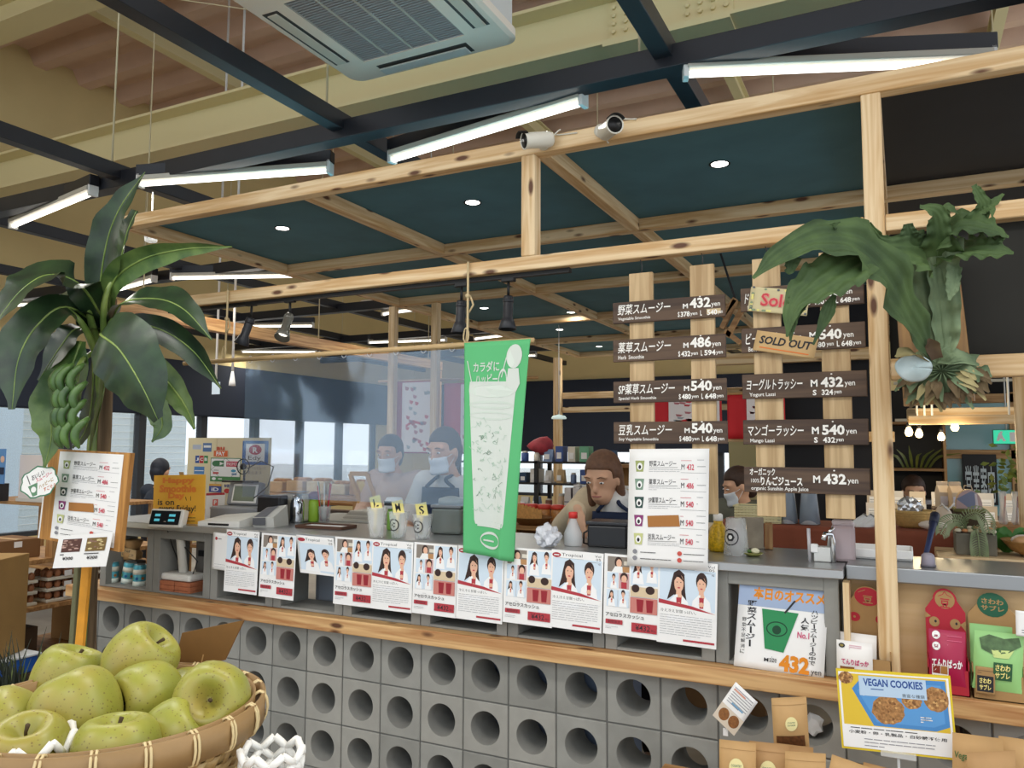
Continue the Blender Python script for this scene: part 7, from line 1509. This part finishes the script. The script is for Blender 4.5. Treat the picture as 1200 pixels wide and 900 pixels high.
t=thing('pendant_lamp','small pale pendant lamp hanging right of the banner','lamp',(-3.0,7.0,1.7)); p=Vector((-2.983,7,1.78)); q=MB(); q.lathe([(.07,0),(.075,.01),(.06,.03),(.015,.04),(0,.045)],16,mat('#d8ece6',.4,emit=.5),T(*p)); q.build('shade',t); q=MB(); q.tube([p+Vector((0,0,.04)),(p.x,p.y,2.7)],.004,6,WHITE); q.build('cord',t)
rack('kraft_shelf','kraft coloured shelf left of the middle worker',-2.55,-2.1,6.9,7.2,[.5,1.35],RK('x'),.05,back=KB)
q=MB(); q.box(-1.7,-1.3,6.05,6.09,.9,1.45,mat('#b98a5c',.8,var=.1,vscale=10)); q.box(-1.7,-1.3,6.0,6.4,0,.9,DBW); tag(q.build('board_stand'),'tan chipboard panel standing right of the white hanging menu','panel')
t=thing('paper_sacks','pile of cream sacks and a wooden crate beside the masked worker','sacks',(-.95,4.6,1.0)); 
q=MB(); q.box(-1.15,-.70,4.45,4.8,.0,1.02,mat('#8a6a48',.7,var=.1,vscale=8),.004); q.build('crate',t); q=MB(); q.box(-1.12,-.92,4.44,4.449,.86,1.0,mat('#b8b4c4',.5)); q.build('label',t)
for (x,y,z,s) in ((-1.0,4.6,1.045,.10),(-.76,4.6,1.035,.08),(-.75,4.58,1.08,.075)): q=MB(); q.ball((x,y,z),(s,.07,.03),mat('#ddcbb0',.8),14); q.build('sack',t)
# steel bracket wall and lattice behind the top of the menu signs
t=thing('lattice_panel','leaning wooden lattice between the two menu signs','lattice',(-.9,4.7,1.6))
for (a_,b_) in (((-0.864,4.7,2.378),(-0.946,4.7,2.215)),((-0.825,4.7,2.324),(-0.917,4.7,2.162)),((-0.927,4.7,2.198),(-0.839,4.7,2.121)),((-0.945,4.7,2.281),(-0.863,4.7,2.388))): q=MB(); q.bar(a_,b_,.03,.03,RK('x')); q.build('slat',t)
q=MB(); q.bar((-0.921,4.72,2.164),(Vector((-0.921,4.72,2.164))+Vector((0,0,-.3))),.03,.03,RK('x')); q.bar(Vector((-0.867,4.72,2.382)),Vector((-.95,4.72,2.675)),.012,.012,DKM); q.build('hanger',t)
# ---------------------------------------------------------------- track spotlights under the lower beam
def spot(p,aim,label,m=None,lit=False):
    t=thing('track_spotlight',label,'spotlight',p); m=m or BSTEEL; p=Vector(p); a_=Vector(aim).normalized(); k=.74
    q=MB(); q.box(p.x-.03,p.x+.03,p.y-.012,p.y+.012,p.z-.02,p.z,BLK,.003); q.build('track_adapter',t); q=MB(); q.tube([p-Vector((0,0,.02)),p-Vector((0,0,.075))],.006,8,BLK); q.build('stem',t)
    c=p-Vector((0,0,.075))+a_*.04; M_=Matrix.Translation(c)@Vector((0,0,-1)).rotation_difference(a_).to_matrix().to_4x4()@Matrix.Scale(k,4); q=MB()
    q.lathe([(.0,.05),(.024,.05),(.028,.04),(.028,-.07),(.036,-.085),(.050,-.135),(.048,-.138),(.032,-.10),(0,-.095)],20,m,M_)
    q.lathe([(.0285,.03),(.031,.026),(.031,.016),(.0285,.012)],20,m,M_); q.build('lamp_head',t); q=MB(); q.lathe([(0,-.10),(.032,-.102)],16,mat('#f6efe0',.3,emit=2.5) if lit else mat('#c9c4b8',.3),M_); q.build('lens',t)
spot((-2.83,2.815,2.205),(-.35,-.1,-1),'black track spotlight at the far left, tilted left under the lower beam'); spot((-2.585,2.815,2.202),(.15,-.55,-1),'grey track spotlight second from the left, lens glowing',mat('#77766e',.35,metal=.5),True)
spot((-1.644,2.815,2.194),(-.04,-.02,-1),'black track spotlight just left of the banner cord'); spot((-1.423,2.815,2.195),(.0,-.05,-1),'black track spotlight right of the banner cord')
q=MB(); q.box(-3.4,-1.15,2.802,2.828,2.189,2.2065,BLK); tag(q.build('light_track'),'black lighting track along the underside of the lower pine beam','light track')
p=Vector((-6.513,6,2.052)); t=thing('hanging_notice','small pale blue notice hung on a white rod left of the plastic sheet','notice',p); q=MB(); q.box(p.x-.05,p.x+.06,6.0,6.01,p.z,p.z+.13,mat('#cfe0ee',.5)); q.build('notice_board',t); q=MB(); q.tube([p+Vector((0,.005,.13)),(p.x,6.005,6.46)],.012,8,WHITE); q.build('rod',t)
p=Vector((-5.853,5.6,2.093)); t=thing('hanging_rod','white hanging rod with a paddle end beside the small blue notice','rod',p); q=MB(); q.tube([p+Vector((0,0,.08)),(p.x,5.6,6.46)],.012,8,WHITE); q.build('rod',t); q=MB(); q.lathe([(.012,.14),(.03,.03),(.034,0),(0,-.004)],12,WHITE,T(*p)); q.build('paddle',t)
# ---------------------------------------------------------------- security cameras
def cctv(c,aim,label,mount):
    t=thing('security_camera',label,'camera',c); c=Vector(c); a_=Vector(aim).normalized(); M_=Matrix.Translation(c)@Vector((0,0,1)).rotation_difference(a_).to_matrix().to_4x4(); CW=mat('#d6d3c6',.4)
    q=MB(); q.lathe([(0,-.065),(.026,-.062),(.031,-.05),(.031,.05),(.034,.055),(.034,.06),(.029,.06),(.028,.03),(0,.03)],22,CW,M_); q.build('housing',t)
    q=MB(); q.lathe([(.030,.058),(.028,.052),(.014,.05),(.012,.056),(0,.056)],20,BLK,M_); q.build('lens',t)
    n=10; q=MB(); up=M_.to_3x3().inverted()@Vector((0,0,1)); ang=math.atan2(up.y,up.x); vs=[];fs=[]
    for i in range(n+1):
        an=ang-1.0+2.0*i/n
        for (r,z) in ((.035,.05),(.035,.078),(.038,.078),(.038,.05)): vs.append((r*cos(an),r*sin(an),z))
    for i in range(n):
        for k in range(4): fs.append((i*4+k,i*4+(k+1)%4,i*4+4+(k+1)%4,i*4+4+k))
    q.add(vs,fs,BLK,True,M_); q.build('sun_hood',t)
    q=MB(); q.tube([M_@Vector((0,0,-.05)),Vector(mount)],.01,8,CW); q.lathe([(.026,0),(.026,.012),(.012,.02)],18,CW,Matrix.Translation(Vector(mount)-Vector((0,.0,.0)))@Euler((pi/2,0,0)).to_matrix().to_4x4()); q.build('bracket',t)
    q=MB(); q.tube(spline([M_@Vector((.01,0,-.06)),M_@Vector((.04,0,-.09)),Vector(mount)+Vector((.05,0,.03)),Vector(mount)+Vector((.14,.0,.022))],14),.003,5,CW); q.build('cable',t)
cctv((-1.24,2.7,2.699),(-.62,-.72,-.2),'white bullet security camera on the upper beam pointing left',(-1.24,2.765,2.705)); cctv((-0.945,2.7,2.69),(.62,-.75,-.12),'white bullet security camera on the upper beam pointing right',(-1.0,2.765,2.715))
# ---------------------------------------------------------------- ceiling cassette air conditioner
AC=thing('air_conditioner','white ceiling cassette air conditioner with grey grille near the top of the view','air conditioner',(-1.98,2.62,3.42)); ACW=mat('#f4e8d8',.45); ax0,ax1,ay0,ay1,az=-2.49,-1.54,2.22,3.16,3.38
q=MB(); rr_=.07
def rrect(x0,x1,y0,y1,r,n=6):
    out=[]
    for (cx,cy,a0) in ((x1-r,y1-r,0),(x0+r,y1-r,90),(x0+r,y0+r,180),(x1-r,y0+r,270)):
        for i in range(n+1): an=rad(a0+90*i/n); out.append((cx+r*cos(an),cy+r*sin(an)))
    return out
O=rrect(ax0,ax1,ay0,ay1,rr_); I=rrect(ax0+.02,ax1-.02,ay0+.02,ay1-.02,rr_); G=rrect(ax0+.19,ax1-.19,ay0+.19,ay1-.19,.01); n=len(O)
vs=[(x,y,az+.05) for x,y in O]+[(x,y,az+.012) for x,y in O]+[(x,y,az) for x,y in I]+[(x,y,az-.004) for x,y in G]+[(x,y,az+.03) for x,y in G]
q.add(vs,[(k*n+i,(k+1)*n+i,(k+1)*n+(i+1)%n,k*n+(i+1)%n) for k in range(4) for i in range(n)],ACW); q.box(ax0+.03,ax1-.03,ay0+.03,ay1-.03,az+.03,az+.33,GALV); q.build('panel',AC)
q=MB(); gm=mat('#a3a4a6',.5); gw=mat('#b9b6ac',.5)
q.box(ax0+.19,ax1-.19,ay0+.19,ay1-.19,az+.02,az+.03,mat('#66676a',.7))
for i in range(34): y=ay0+.195+(ay1-ay0-.39)*i/33; q.box(ax0+.19,ax1-.19,y-.004,y+.004,az+.0,az+.012,gm)
for i in range(5): x=ax0+.19+(ax1-ax0-.38)*i/4; q.box(x-.006,x+.006,ay0+.19,ay1-.19,az-.002,az+.012,gw)
q.build('grille',AC)
for (x0,x1,y0,y1,tilt) in ((ax0+.22,ax1-.22,ay1-.13,ay1-.045,0),(ax0+.22,ax1-.22,ay0+.045,ay0+.13,0),(ax0+.045,ax0+.13,ay0+.22,ay1-.22,1),(ax1-.13,ax1-.045,ay0+.22,ay1-.22,1)):
    q=MB(); q.box(x0,x1,y0,y1,az-.003,az+.004,mat('#4a4a48',.6)); q.build('air_slot',AC)
    q=MB(); 
    if tilt: q.box(x0+.02,x1-.012,y0+.01,y1-.01,az-.012,az-.006,mat('#d8d2c2',.4),.002)
    else: q.box(x0+.01,x1-.01,y0+.015,y1-.015,az-.02,az-.012,mat('#c9c8c4',.4),.002)
    q.build('louver',AC)
for x in (ax0+.1,ax1-.1):
    for y in (ay0+.1,ay1-.1): q=MB(); q.tube([(x,y,az+.33),(x,y,6.45)],.006,6,GALV); q.build('hanger_rod',AC)
# second cassette far left beyond the posts
t=thing('air_conditioner','far ceiling cassette seen over the plastic sheet between the posts','air conditioner',(-6,8.4,3.3)); q=MB(); q.box(-6.1,-5.2,7.9,8.8,3.32,3.36,ACW,.02); q.box(-6.0,-5.3,8.0,8.7,3.36,3.6,GALV); q.build('panel',t); q=MB(); q.box(-5.9,-5.4,8.1,8.6,3.312,3.32,gm); q.build('grille',t)
for x in (-5.95,-5.35): q=MB(); q.tube([(x,8.35,3.6),(x,8.35,6.45)],.006,6,GALV); q.build('hanger_rod',t)
# smoke detector style glass fitting near the left upper beam
t=thing('glass_fitting','small clear glass lamp under the left beam end of the canopy','lamp',(-4.058,3.2,2.784)); p=Vector((-4.058,3.2,2.784)); q=MB(); q.lathe([(.035,0),(.04,-.03),(.036,-.09),(.03,-.095),(0,-.096)],16,CLEARW,T(p.x,p.y,p.z+.05)); q.build('glass',t); q=MB(); q.lathe([(.02,0),(.022,.03),(0,.032)],12,WHITE,T(p.x,p.y,p.z+.05)); q.tube([(p.x,p.y,p.z+.08),(p.x,p.y,3.05)],.004,6,WHITE); q.build('holder',t)
# ================================================================= PEOPLE
def capsule_bm(segs, balls, voxel, smooth=6):
    """union of tapered limbs and ellipsoids as one skin"""
    me=MB()
    for (a,b,ra,rb) in segs:
        a=Vector(a);b=Vector(b); n=8; pts=[a.lerp(b,i/n) for i in range(n+1)]; rs=[ra+(rb-ra)*i/n for i in range(n+1)]
        me.tube(pts,rs,14,WHITE); me.ball(a,ra*.995,WHITE,14); me.ball(b,rb*.995,WHITE,14)
    for bl in balls:
        c,r=bl[0],bl[1]; me.ball((0,0,0),r,WHITE,18,Matrix.Translation(c)@(bl[2] if len(bl)>2 else Matrix()))
    tmp=me.build('tmp_form'); md=tmp.modifiers.new('r','REMESH'); md.mode='VOXEL'; md.voxel_size=voxel; sm=tmp.modifiers.new('s','SMOOTH'); sm.factor=.5; sm.iterations=smooth
    dg=bpy.context.evaluated_depsgraph_get(); dg.update(); m=bpy.data.meshes.new_from_object(tmp.evaluated_get(dg)); old=tmp.data; bpy.data.objects.remove(tmp); bpy.data.meshes.remove(old); return m
def form(name,segs,balls,voxel,m,parent,smooth=6):
    me=capsule_bm(segs,balls,voxel,smooth); me.name=name; me.materials.clear(); me.materials.append(m)
    for p in me.polygons: p.use_smooth=True; p.material_index=0
    o=bpy.data.objects.new(name,me); COL.objects.link(o); o.parent=parent; o.matrix_parent_inverse=world_of(parent).inverted(); return o
FSK=mat('#d9a98a',.55); FH=mat('#3d2a20',.6,var=.2,vscale=60); 
def hand(wr,d,up,s=1,curl=.5,side=1):
    """palm and five bent fingers; d along the hand, up = back of hand"""
    d=Vector(d).normalized(); up=Vector(up); up=(up-d*up.dot(d)).normalized(); sd=d.cross(up)*side; wr=Vector(wr); segs=[]; 
    pc=wr+d*.045*s
    M_=Matrix((( d.x,sd.x,up.x,0),(d.y,sd.y,up.y,0),(d.z,sd.z,up.z,0),(0,0,0,1)))
    balls=[(pc,(.048*s,.038*s,.016*s),M_)]
    for i,(off,L) in enumerate(((-.028,.062),(-.010,.074),(.009,.069),(.027,.054))):
        b=wr+d*.082*s+sd*off*s; L*=s; d1=(d*cos(curl*.5)-up*sin(curl*.5)); p1=b+d1*L*.45; d2=(d*cos(curl*1.3)-up*sin(curl*1.3)); p2=p1+d2*L*.32; d3=(d*cos(curl*2)-up*sin(curl*2)); p3=p2+d3*L*.25
        segs+=[(b-d*.02*s,b,.009*s,.009*s),(b,p1,.009*s,.0085*s),(p1,p2,.0085*s,.008*s),(p2,p3,.008*s,.007*s)]
    b=wr+d*.025*s-sd*.030*s; p1=b+(d*.6-sd*.6-up*.3).normalized()*.035*s; p2=p1+(d*.9-sd*.15-up*.4).normalized()*.03*s
    segs+=[(wr+d*.02*s-sd*.012*s,b,.013*s,.011*s),(b,p1,.0105*s,.0095*s),(p1,p2,.0095*s,.008*s)]
    return segs,balls
def person(label,J,parts,face,voxel=.008,hair='short',sk=FSK,hm=FH):
    t=thing('person',label,'person',(J['pel'][0],J['pel'][1],0)); V_=lambda k:Vector(J[k])
    hd=V_('head'); f=Vector(face).normalized(); side=f.cross(Vector((0,0,1))).normalized(); upv=side.cross(f)
    MH=Matrix(((side.x,f.x,upv.x,0),(side.y,f.y,upv.y,0),(side.z,f.z,upv.z,0),(0,0,0,1)))
    P=lambda x,y,z: hd+side*x+f*y+upv*z
    segs=[(V_('neck'),hd-upv*.06,.052,.048),(V_('pel'),V_('chest'),.135,.13),(V_('chest'),V_('neck'),.12,.055)]
    balls=[(hd+upv*.02-f*.01,(.075,.093,.105),MH),(P(0,.025,-.055),(.052,.062,.058),MH),(P(0,.094,-.018),(.012,.016,.018),MH),(P(0,.088,.01),(.009,.012,.024),MH),(P(0,.083,-.062),(.024,.012,.012),MH)]
    for s in (-1,1): balls.append((P(s*.077,-.005,-.005),(.010,.020,.030),MH)); balls.append((P(s*.035,.07,.035),(.03,.015,.012),MH))
    for s in 'LR':
        segs+=[(V_('chest')+Vector((0,0,.06)),V_('sh'+s),.075,.06),(V_('sh'+s),V_('el'+s),.052,.042),(V_('el'+s),V_('wr'+s),.041,.026)]
        a_,b_=hand(J['wr'+s],J['hd'+s],J['hu'+s],.98,J.get('curl',.5),1 if s=='R' else -1); segs+=a_; balls+=b_
        segs+=[(V_('hip'+s),V_('kn'+s),.085,.058),(V_('kn'+s),V_('an'+s),.056,.036),(V_('an'+s),V_('an'+s)+Vector((0,J.get('toe',-.13),-.045)),.038,.03)]
    form('body',segs,balls,voxel,sk,t,5)
    # eyes, brows, mouth
    fe=MB()
    for s in (-1,1): fe.ball(P(s*.032,.082,.012),(.0115,.006,.0048),WHITE,12,None); fe.ball(P(s*.032,.0865,.012),(.0048,.003,.0045),INK,10); fe.tube([P(s*.018,.092,.036),P(s*.034,.092,.041),P(s*.05,.082,.036)],[.002,.003,.0015],6,hm)
    fe.tube([P(-.024,.086,-.050),P(-.01,.097,-.049),P(.01,.097,-.049),P(.024,.086,-.050)],[.002,.004,.004,.002],6,mat('#b06a62',.6)); fe.build('face_features',t)
    hb=[(P(0,-.018,.045),(.084,.098,.094),MH)]
    if hair=='long': hs=[(P(0,-.07,.0),P(0,-.085,-.14),.07,.05)]+[(P(s*.07,-.02,.05),P(s*.078,-.01,-.12),.026,.02) for s in (-1,1)]
    elif hair=='bun': hs=[(P(0,-.07,.02),P(0,-.11,.05),.06,.045)]
    else: hs=[(P(0,-.06,.0),P(0,-.07,-.05),.07,.05)]
    ho=form('hair',hs,hb,.008,hm,t,4)
    # clear the face: push hair behind the hairline
    for v in ho.data.vertices:
        w=Vector(v.co); l=Vector(((w-hd).dot(side),(w-hd).dot(f),(w-hd).dot(upv)))
        if hair!='cap' and l.y>.03 and l.z<.07:
            d=(.03-l.y); v.co=w+f*d*(1 if l.z<.05 else (.07-l.z)/.02)
    for (n_,sg,bl,m_,vx) in parts: form(n_,sg,bl,vx,m_,t,4)
    return t,P,MH
def apron(t,J,m,w=.15,top=None,off=.155,bot=.55,facing=(0,-1,0),straps=True):
    ch=Vector(J['chest']); pe=Vector(J['pel']); f=Vector(facing).normalized(); s=Vector((0,0,1)).cross(f).normalized()*-1
    def g(u,v):
        z_=ch.z+.10+(bot-ch.z-.10)*v; k=min(1,max(0,(ch.z-z_)/(ch.z-pe.z))); c=ch.lerp(pe,k); x=(u-.5)*2*(w*(.75 if v<.22 else 1)+.06*v)
        return Vector((c.x,c.y,z_))+s*x+f*(off-.55*x*x-.02*(v<.15)+.006*sin(u*18)*v)
    q=MB(); q.grid(g,20,24,m,True,.006); q.build('apron',t)
    if straps:
        for u in (.12,.88):
            a_=g(u,0.0); q=MB(); nk=Vector(J['neck']); q.tube(spline([a_,a_.lerp(nk,.6)+f*.05,nk+s*((u-.5)*.12)+Vector((0,0,.0))-f*.02],8),.010,6,m); q.build('apron_strap',t)
NAVYA=mat('#1f2c48',.8,var=.1,vscale=20); TEE=mat('#dcdcda',.8); BEIGE=mat('#d3bfa0',.85,var=.05,vscale=30); PANT=mat('#2a2a30',.8)
def clothes(J,col,sleeve='short',loose=.02,pant=PANT):
    V_=lambda k:Vector(J[k]); up=[(V_('pel')+Vector((0,0,-.04)),V_('chest'),.15+loose*.4,.142+loose*.4),(V_('chest'),V_('neck')-Vector((0,0,.045)),.13,.068)]
    for s in 'LR':
        up+=[(V_('chest')+Vector((0,0,.06)),V_('sh'+s),.085,.07+loose*.3)]
        e=V_('sh'+s).lerp(V_('el'+s),.75) if sleeve=='short' else V_('el'+s); up.append((V_('sh'+s),e,.063+loose*.4,.06+loose*.5))
        if sleeve!='short': up.append((V_('el'+s),V_('el'+s).lerp(V_('wr'+s),.92),.058+loose*.4,.04+loose*.3))
    lo=[]
    for s in 'LR': lo+=[(V_('hip'+s),V_('kn'+s),.10,.072),(V_('kn'+s),V_('an'+s)+Vector((0,0,.03)),.07,.055)]
    lo.append((V_('hipL'),V_('hipR'),.11,.11))
    sh=[]
    for s in 'LR': sh.append((V_('an'+s)+Vector((0,.03,-.04)),V_('an'+s)+Vector((0,J.get('toe',-.13)-.03,-.045)),.045,.042))
    return [('shirt',up,[],col,.010),('trousers',lo,[],pant,.011),('shoes',sh,[],BLACK,.010)]
# middle worker: reaching down to the squeeze bottle
def legs(x,y,dx=.1,hz=.86): return dict(hipL=(x-dx,y,hz),hipR=(x+dx,y,hz),knL=(x-dx,y-.02,.47),knR=(x+dx,y-.02,.47),anL=(x-dx,y+.02,.085),anR=(x+dx,y+.02,.085),pel=(x,y,hz+.04))
x,y=-1.19,3.66; J=legs(x,y)
J.update(chest=(x,y-.06,1.16),neck=(x-.02,y-.14,1.285),head=(x-.055,y-.22,1.355),shL=(x-.17,y-.10,1.245),shR=(x+.17,y-.08,1.245),elL=(-1.43,3.43,1.125),wrL=(-1.275,3.19,1.235),hdL=(.25,-.35,-.9),huL=(-.1,-.9,.35),elR=(x+.235,y-.14,1.06),wrR=(x+.12,y-.33,1.17),hdR=(-.5,-.6,-.3),huR=(.2,-.3,.9),curl=.62)
t,P,MH=person('person in beige cardigan and navy apron behind the counter holding the squeeze bottle',J,clothes(J,BEIGE,'long',.02),(-.1,-1,-.3),.007,'long',hm=mat('#6a4a36',.6,var=.2,vscale=60))
form('undershirt',[((x,y-.115,1.05),(x-.005,y-.16,1.25),.10,.075)],[],.009,TEE,t,4); apron(t,dict(chest=(x,y-.09,1.11),pel=(x,y-.03,.9),neck=J['neck']),NAVYA,.14,off=.165,bot=.45)
# two workers behind the plastic sheet
x,y=-2.20,3.74; J=legs(x,y,hz=.90)
J.update(chest=(x,y-.03,1.19),neck=(x-.01,y-.08,1.36),head=(x-.015,y-.12,1.475),shL=(x-.18,y-.03,1.30),shR=(x+.18,y-.03,1.30),elL=(x-.25,y-.10,1.06),wrL=(x-.12,y-.32,1.09),hdL=(.6,-.6,-.1),huL=(-.2,-.2,.9),elR=(x+.24,y-.10,1.05),wrR=(x+.14,y-.34,1.09),hdR=(-.45,-.6,-.15),huR=(.2,-.2,.9),curl=.5)
t,P,MH=person('person in white T-shirt and navy apron behind the plastic sheet, next to the banner',J,clothes(J,TEE,'short',.03),(-.15,-1,-.2),.008,'short')
apron(t,J,NAVYA,.15,off=.175,bot=.5)
MSK=mat('#dfe6ee',.7)
def mask(t,P):
    q=MB(); q.grid(lambda u,v:P(-.062+.124*u,.104-.10*(2*u-1)**2*.55+.004*sin(v*9),-.012-.085*v-.006*(1-(2*u-1)**2)*(v)),14,8,MSK,True,.002)
    for s in (-1,1): q.tube([P(s*.06,.06,-.02),P(s*.076,.0,-.0)],.0015,5,MSK); q.tube([P(s*.058,.06,-.085),P(s*.076,.0,-.02)],.0015,5,MSK)
    q.build('mask',t)
mask(t,P)
x,y=-3.05,4.42; J=legs(x,y,hz=.9)
J.update(chest=(x,y-.03,1.17),neck=(x,y-.08,1.34),head=(x+.0,y-.12,1.45),shL=(x-.17,y-.03,1.28),shR=(x+.17,y-.03,1.28),elL=(x-.24,y-.08,1.04),wrL=(x-.10,y-.28,1.07),hdL=(.6,-.6,-.1),huL=(-.2,-.2,.9),elR=(x+.24,y-.08,1.04),wrR=(x+.10,y-.30,1.07),hdR=(-.5,-.6,-.1),huR=(.2,-.2,.9))
t,P,MH=person('person in pale pinkish top farther back behind the plastic sheet',J,clothes(J,mat('#cdb2a4',.85),'long',.02),(.1,-1,-.15),.009,'short'); mask(t,P)
# masked person between the menu signs
x,y=-.93,5.35; J=legs(x,y,hz=.82)
J.update(chest=(x,y-.0,1.02),neck=(x-.03,y-.03,1.15),head=(x-.05,y-.06,1.25),shL=(x-.16,y-.03,1.10),shR=(x+.16,y+.02,1.10),elL=(x-.22,y-.1,.9),wrL=(x-.14,y-.3,.93),hdL=(.2,-.8,0),huL=(0,0,1),elR=(x+.2,y-.08,.88),wrR=(x+.05,y-.3,.92),hdR=(-.2,-.8,0),huR=(0,0,1))
t,P,MH=person('person with dark hair and white mask looking down between the menu signs',J,clothes(J,mat('#6a6a5c',.85),'long',.02),(-.85,-.5,-.35),.01,'short'); mask(t,P)
# head from behind at the left window
x,y=-6.5,5.35; J=legs(x,y,hz=.75)
J.update(chest=(x,y,.96),neck=(x,y,1.13),head=(x,y,1.25),shL=(x-.17,y,1.06),shR=(x+.17,y,1.06),elL=(x-.22,y+.06,.84),wrL=(x-.12,y+.25,.86),hdL=(.2,.8,0),huL=(0,0,1),elR=(x+.22,y+.06,.84),wrR=(x+.12,y+.25,.86),hdR=(-.2,.8,0),huR=(0,0,1))
person('person with dark hair seen from behind near the left windows',J,clothes(J,mat('#2c3442',.85),'long',.02),(-.3,1,0),.011,'short',hm=mat('#1f2430',.6))
# shopper behind the packets at the right
x,y=.06,6.8; J=legs(x,y,hz=.74)
J.update(chest=(x,y,.93),neck=(x,y-.02,1.07),head=(x,y-.05,1.17),shL=(x-.16,y,1.01),shR=(x+.16,y,1.01),elL=(x-.2,y-.08,.82),wrL=(x-.1,y-.28,.86),hdL=(.2,-.8,0),huL=(0,0,1),elR=(x+.2,y-.08,.82),wrR=(x+.1,y-.28,.86),hdR=(-.2,-.8,0),huR=(0,0,1))
t,P,MH=person('person in dark clothes half hidden behind the pale packets at the right',J,clothes(J,mat('#2b2726',.85),'long',.02),(.2,-1,-.2),.011,'short'); mask(t,P)
bpy.context.view_layer.update()
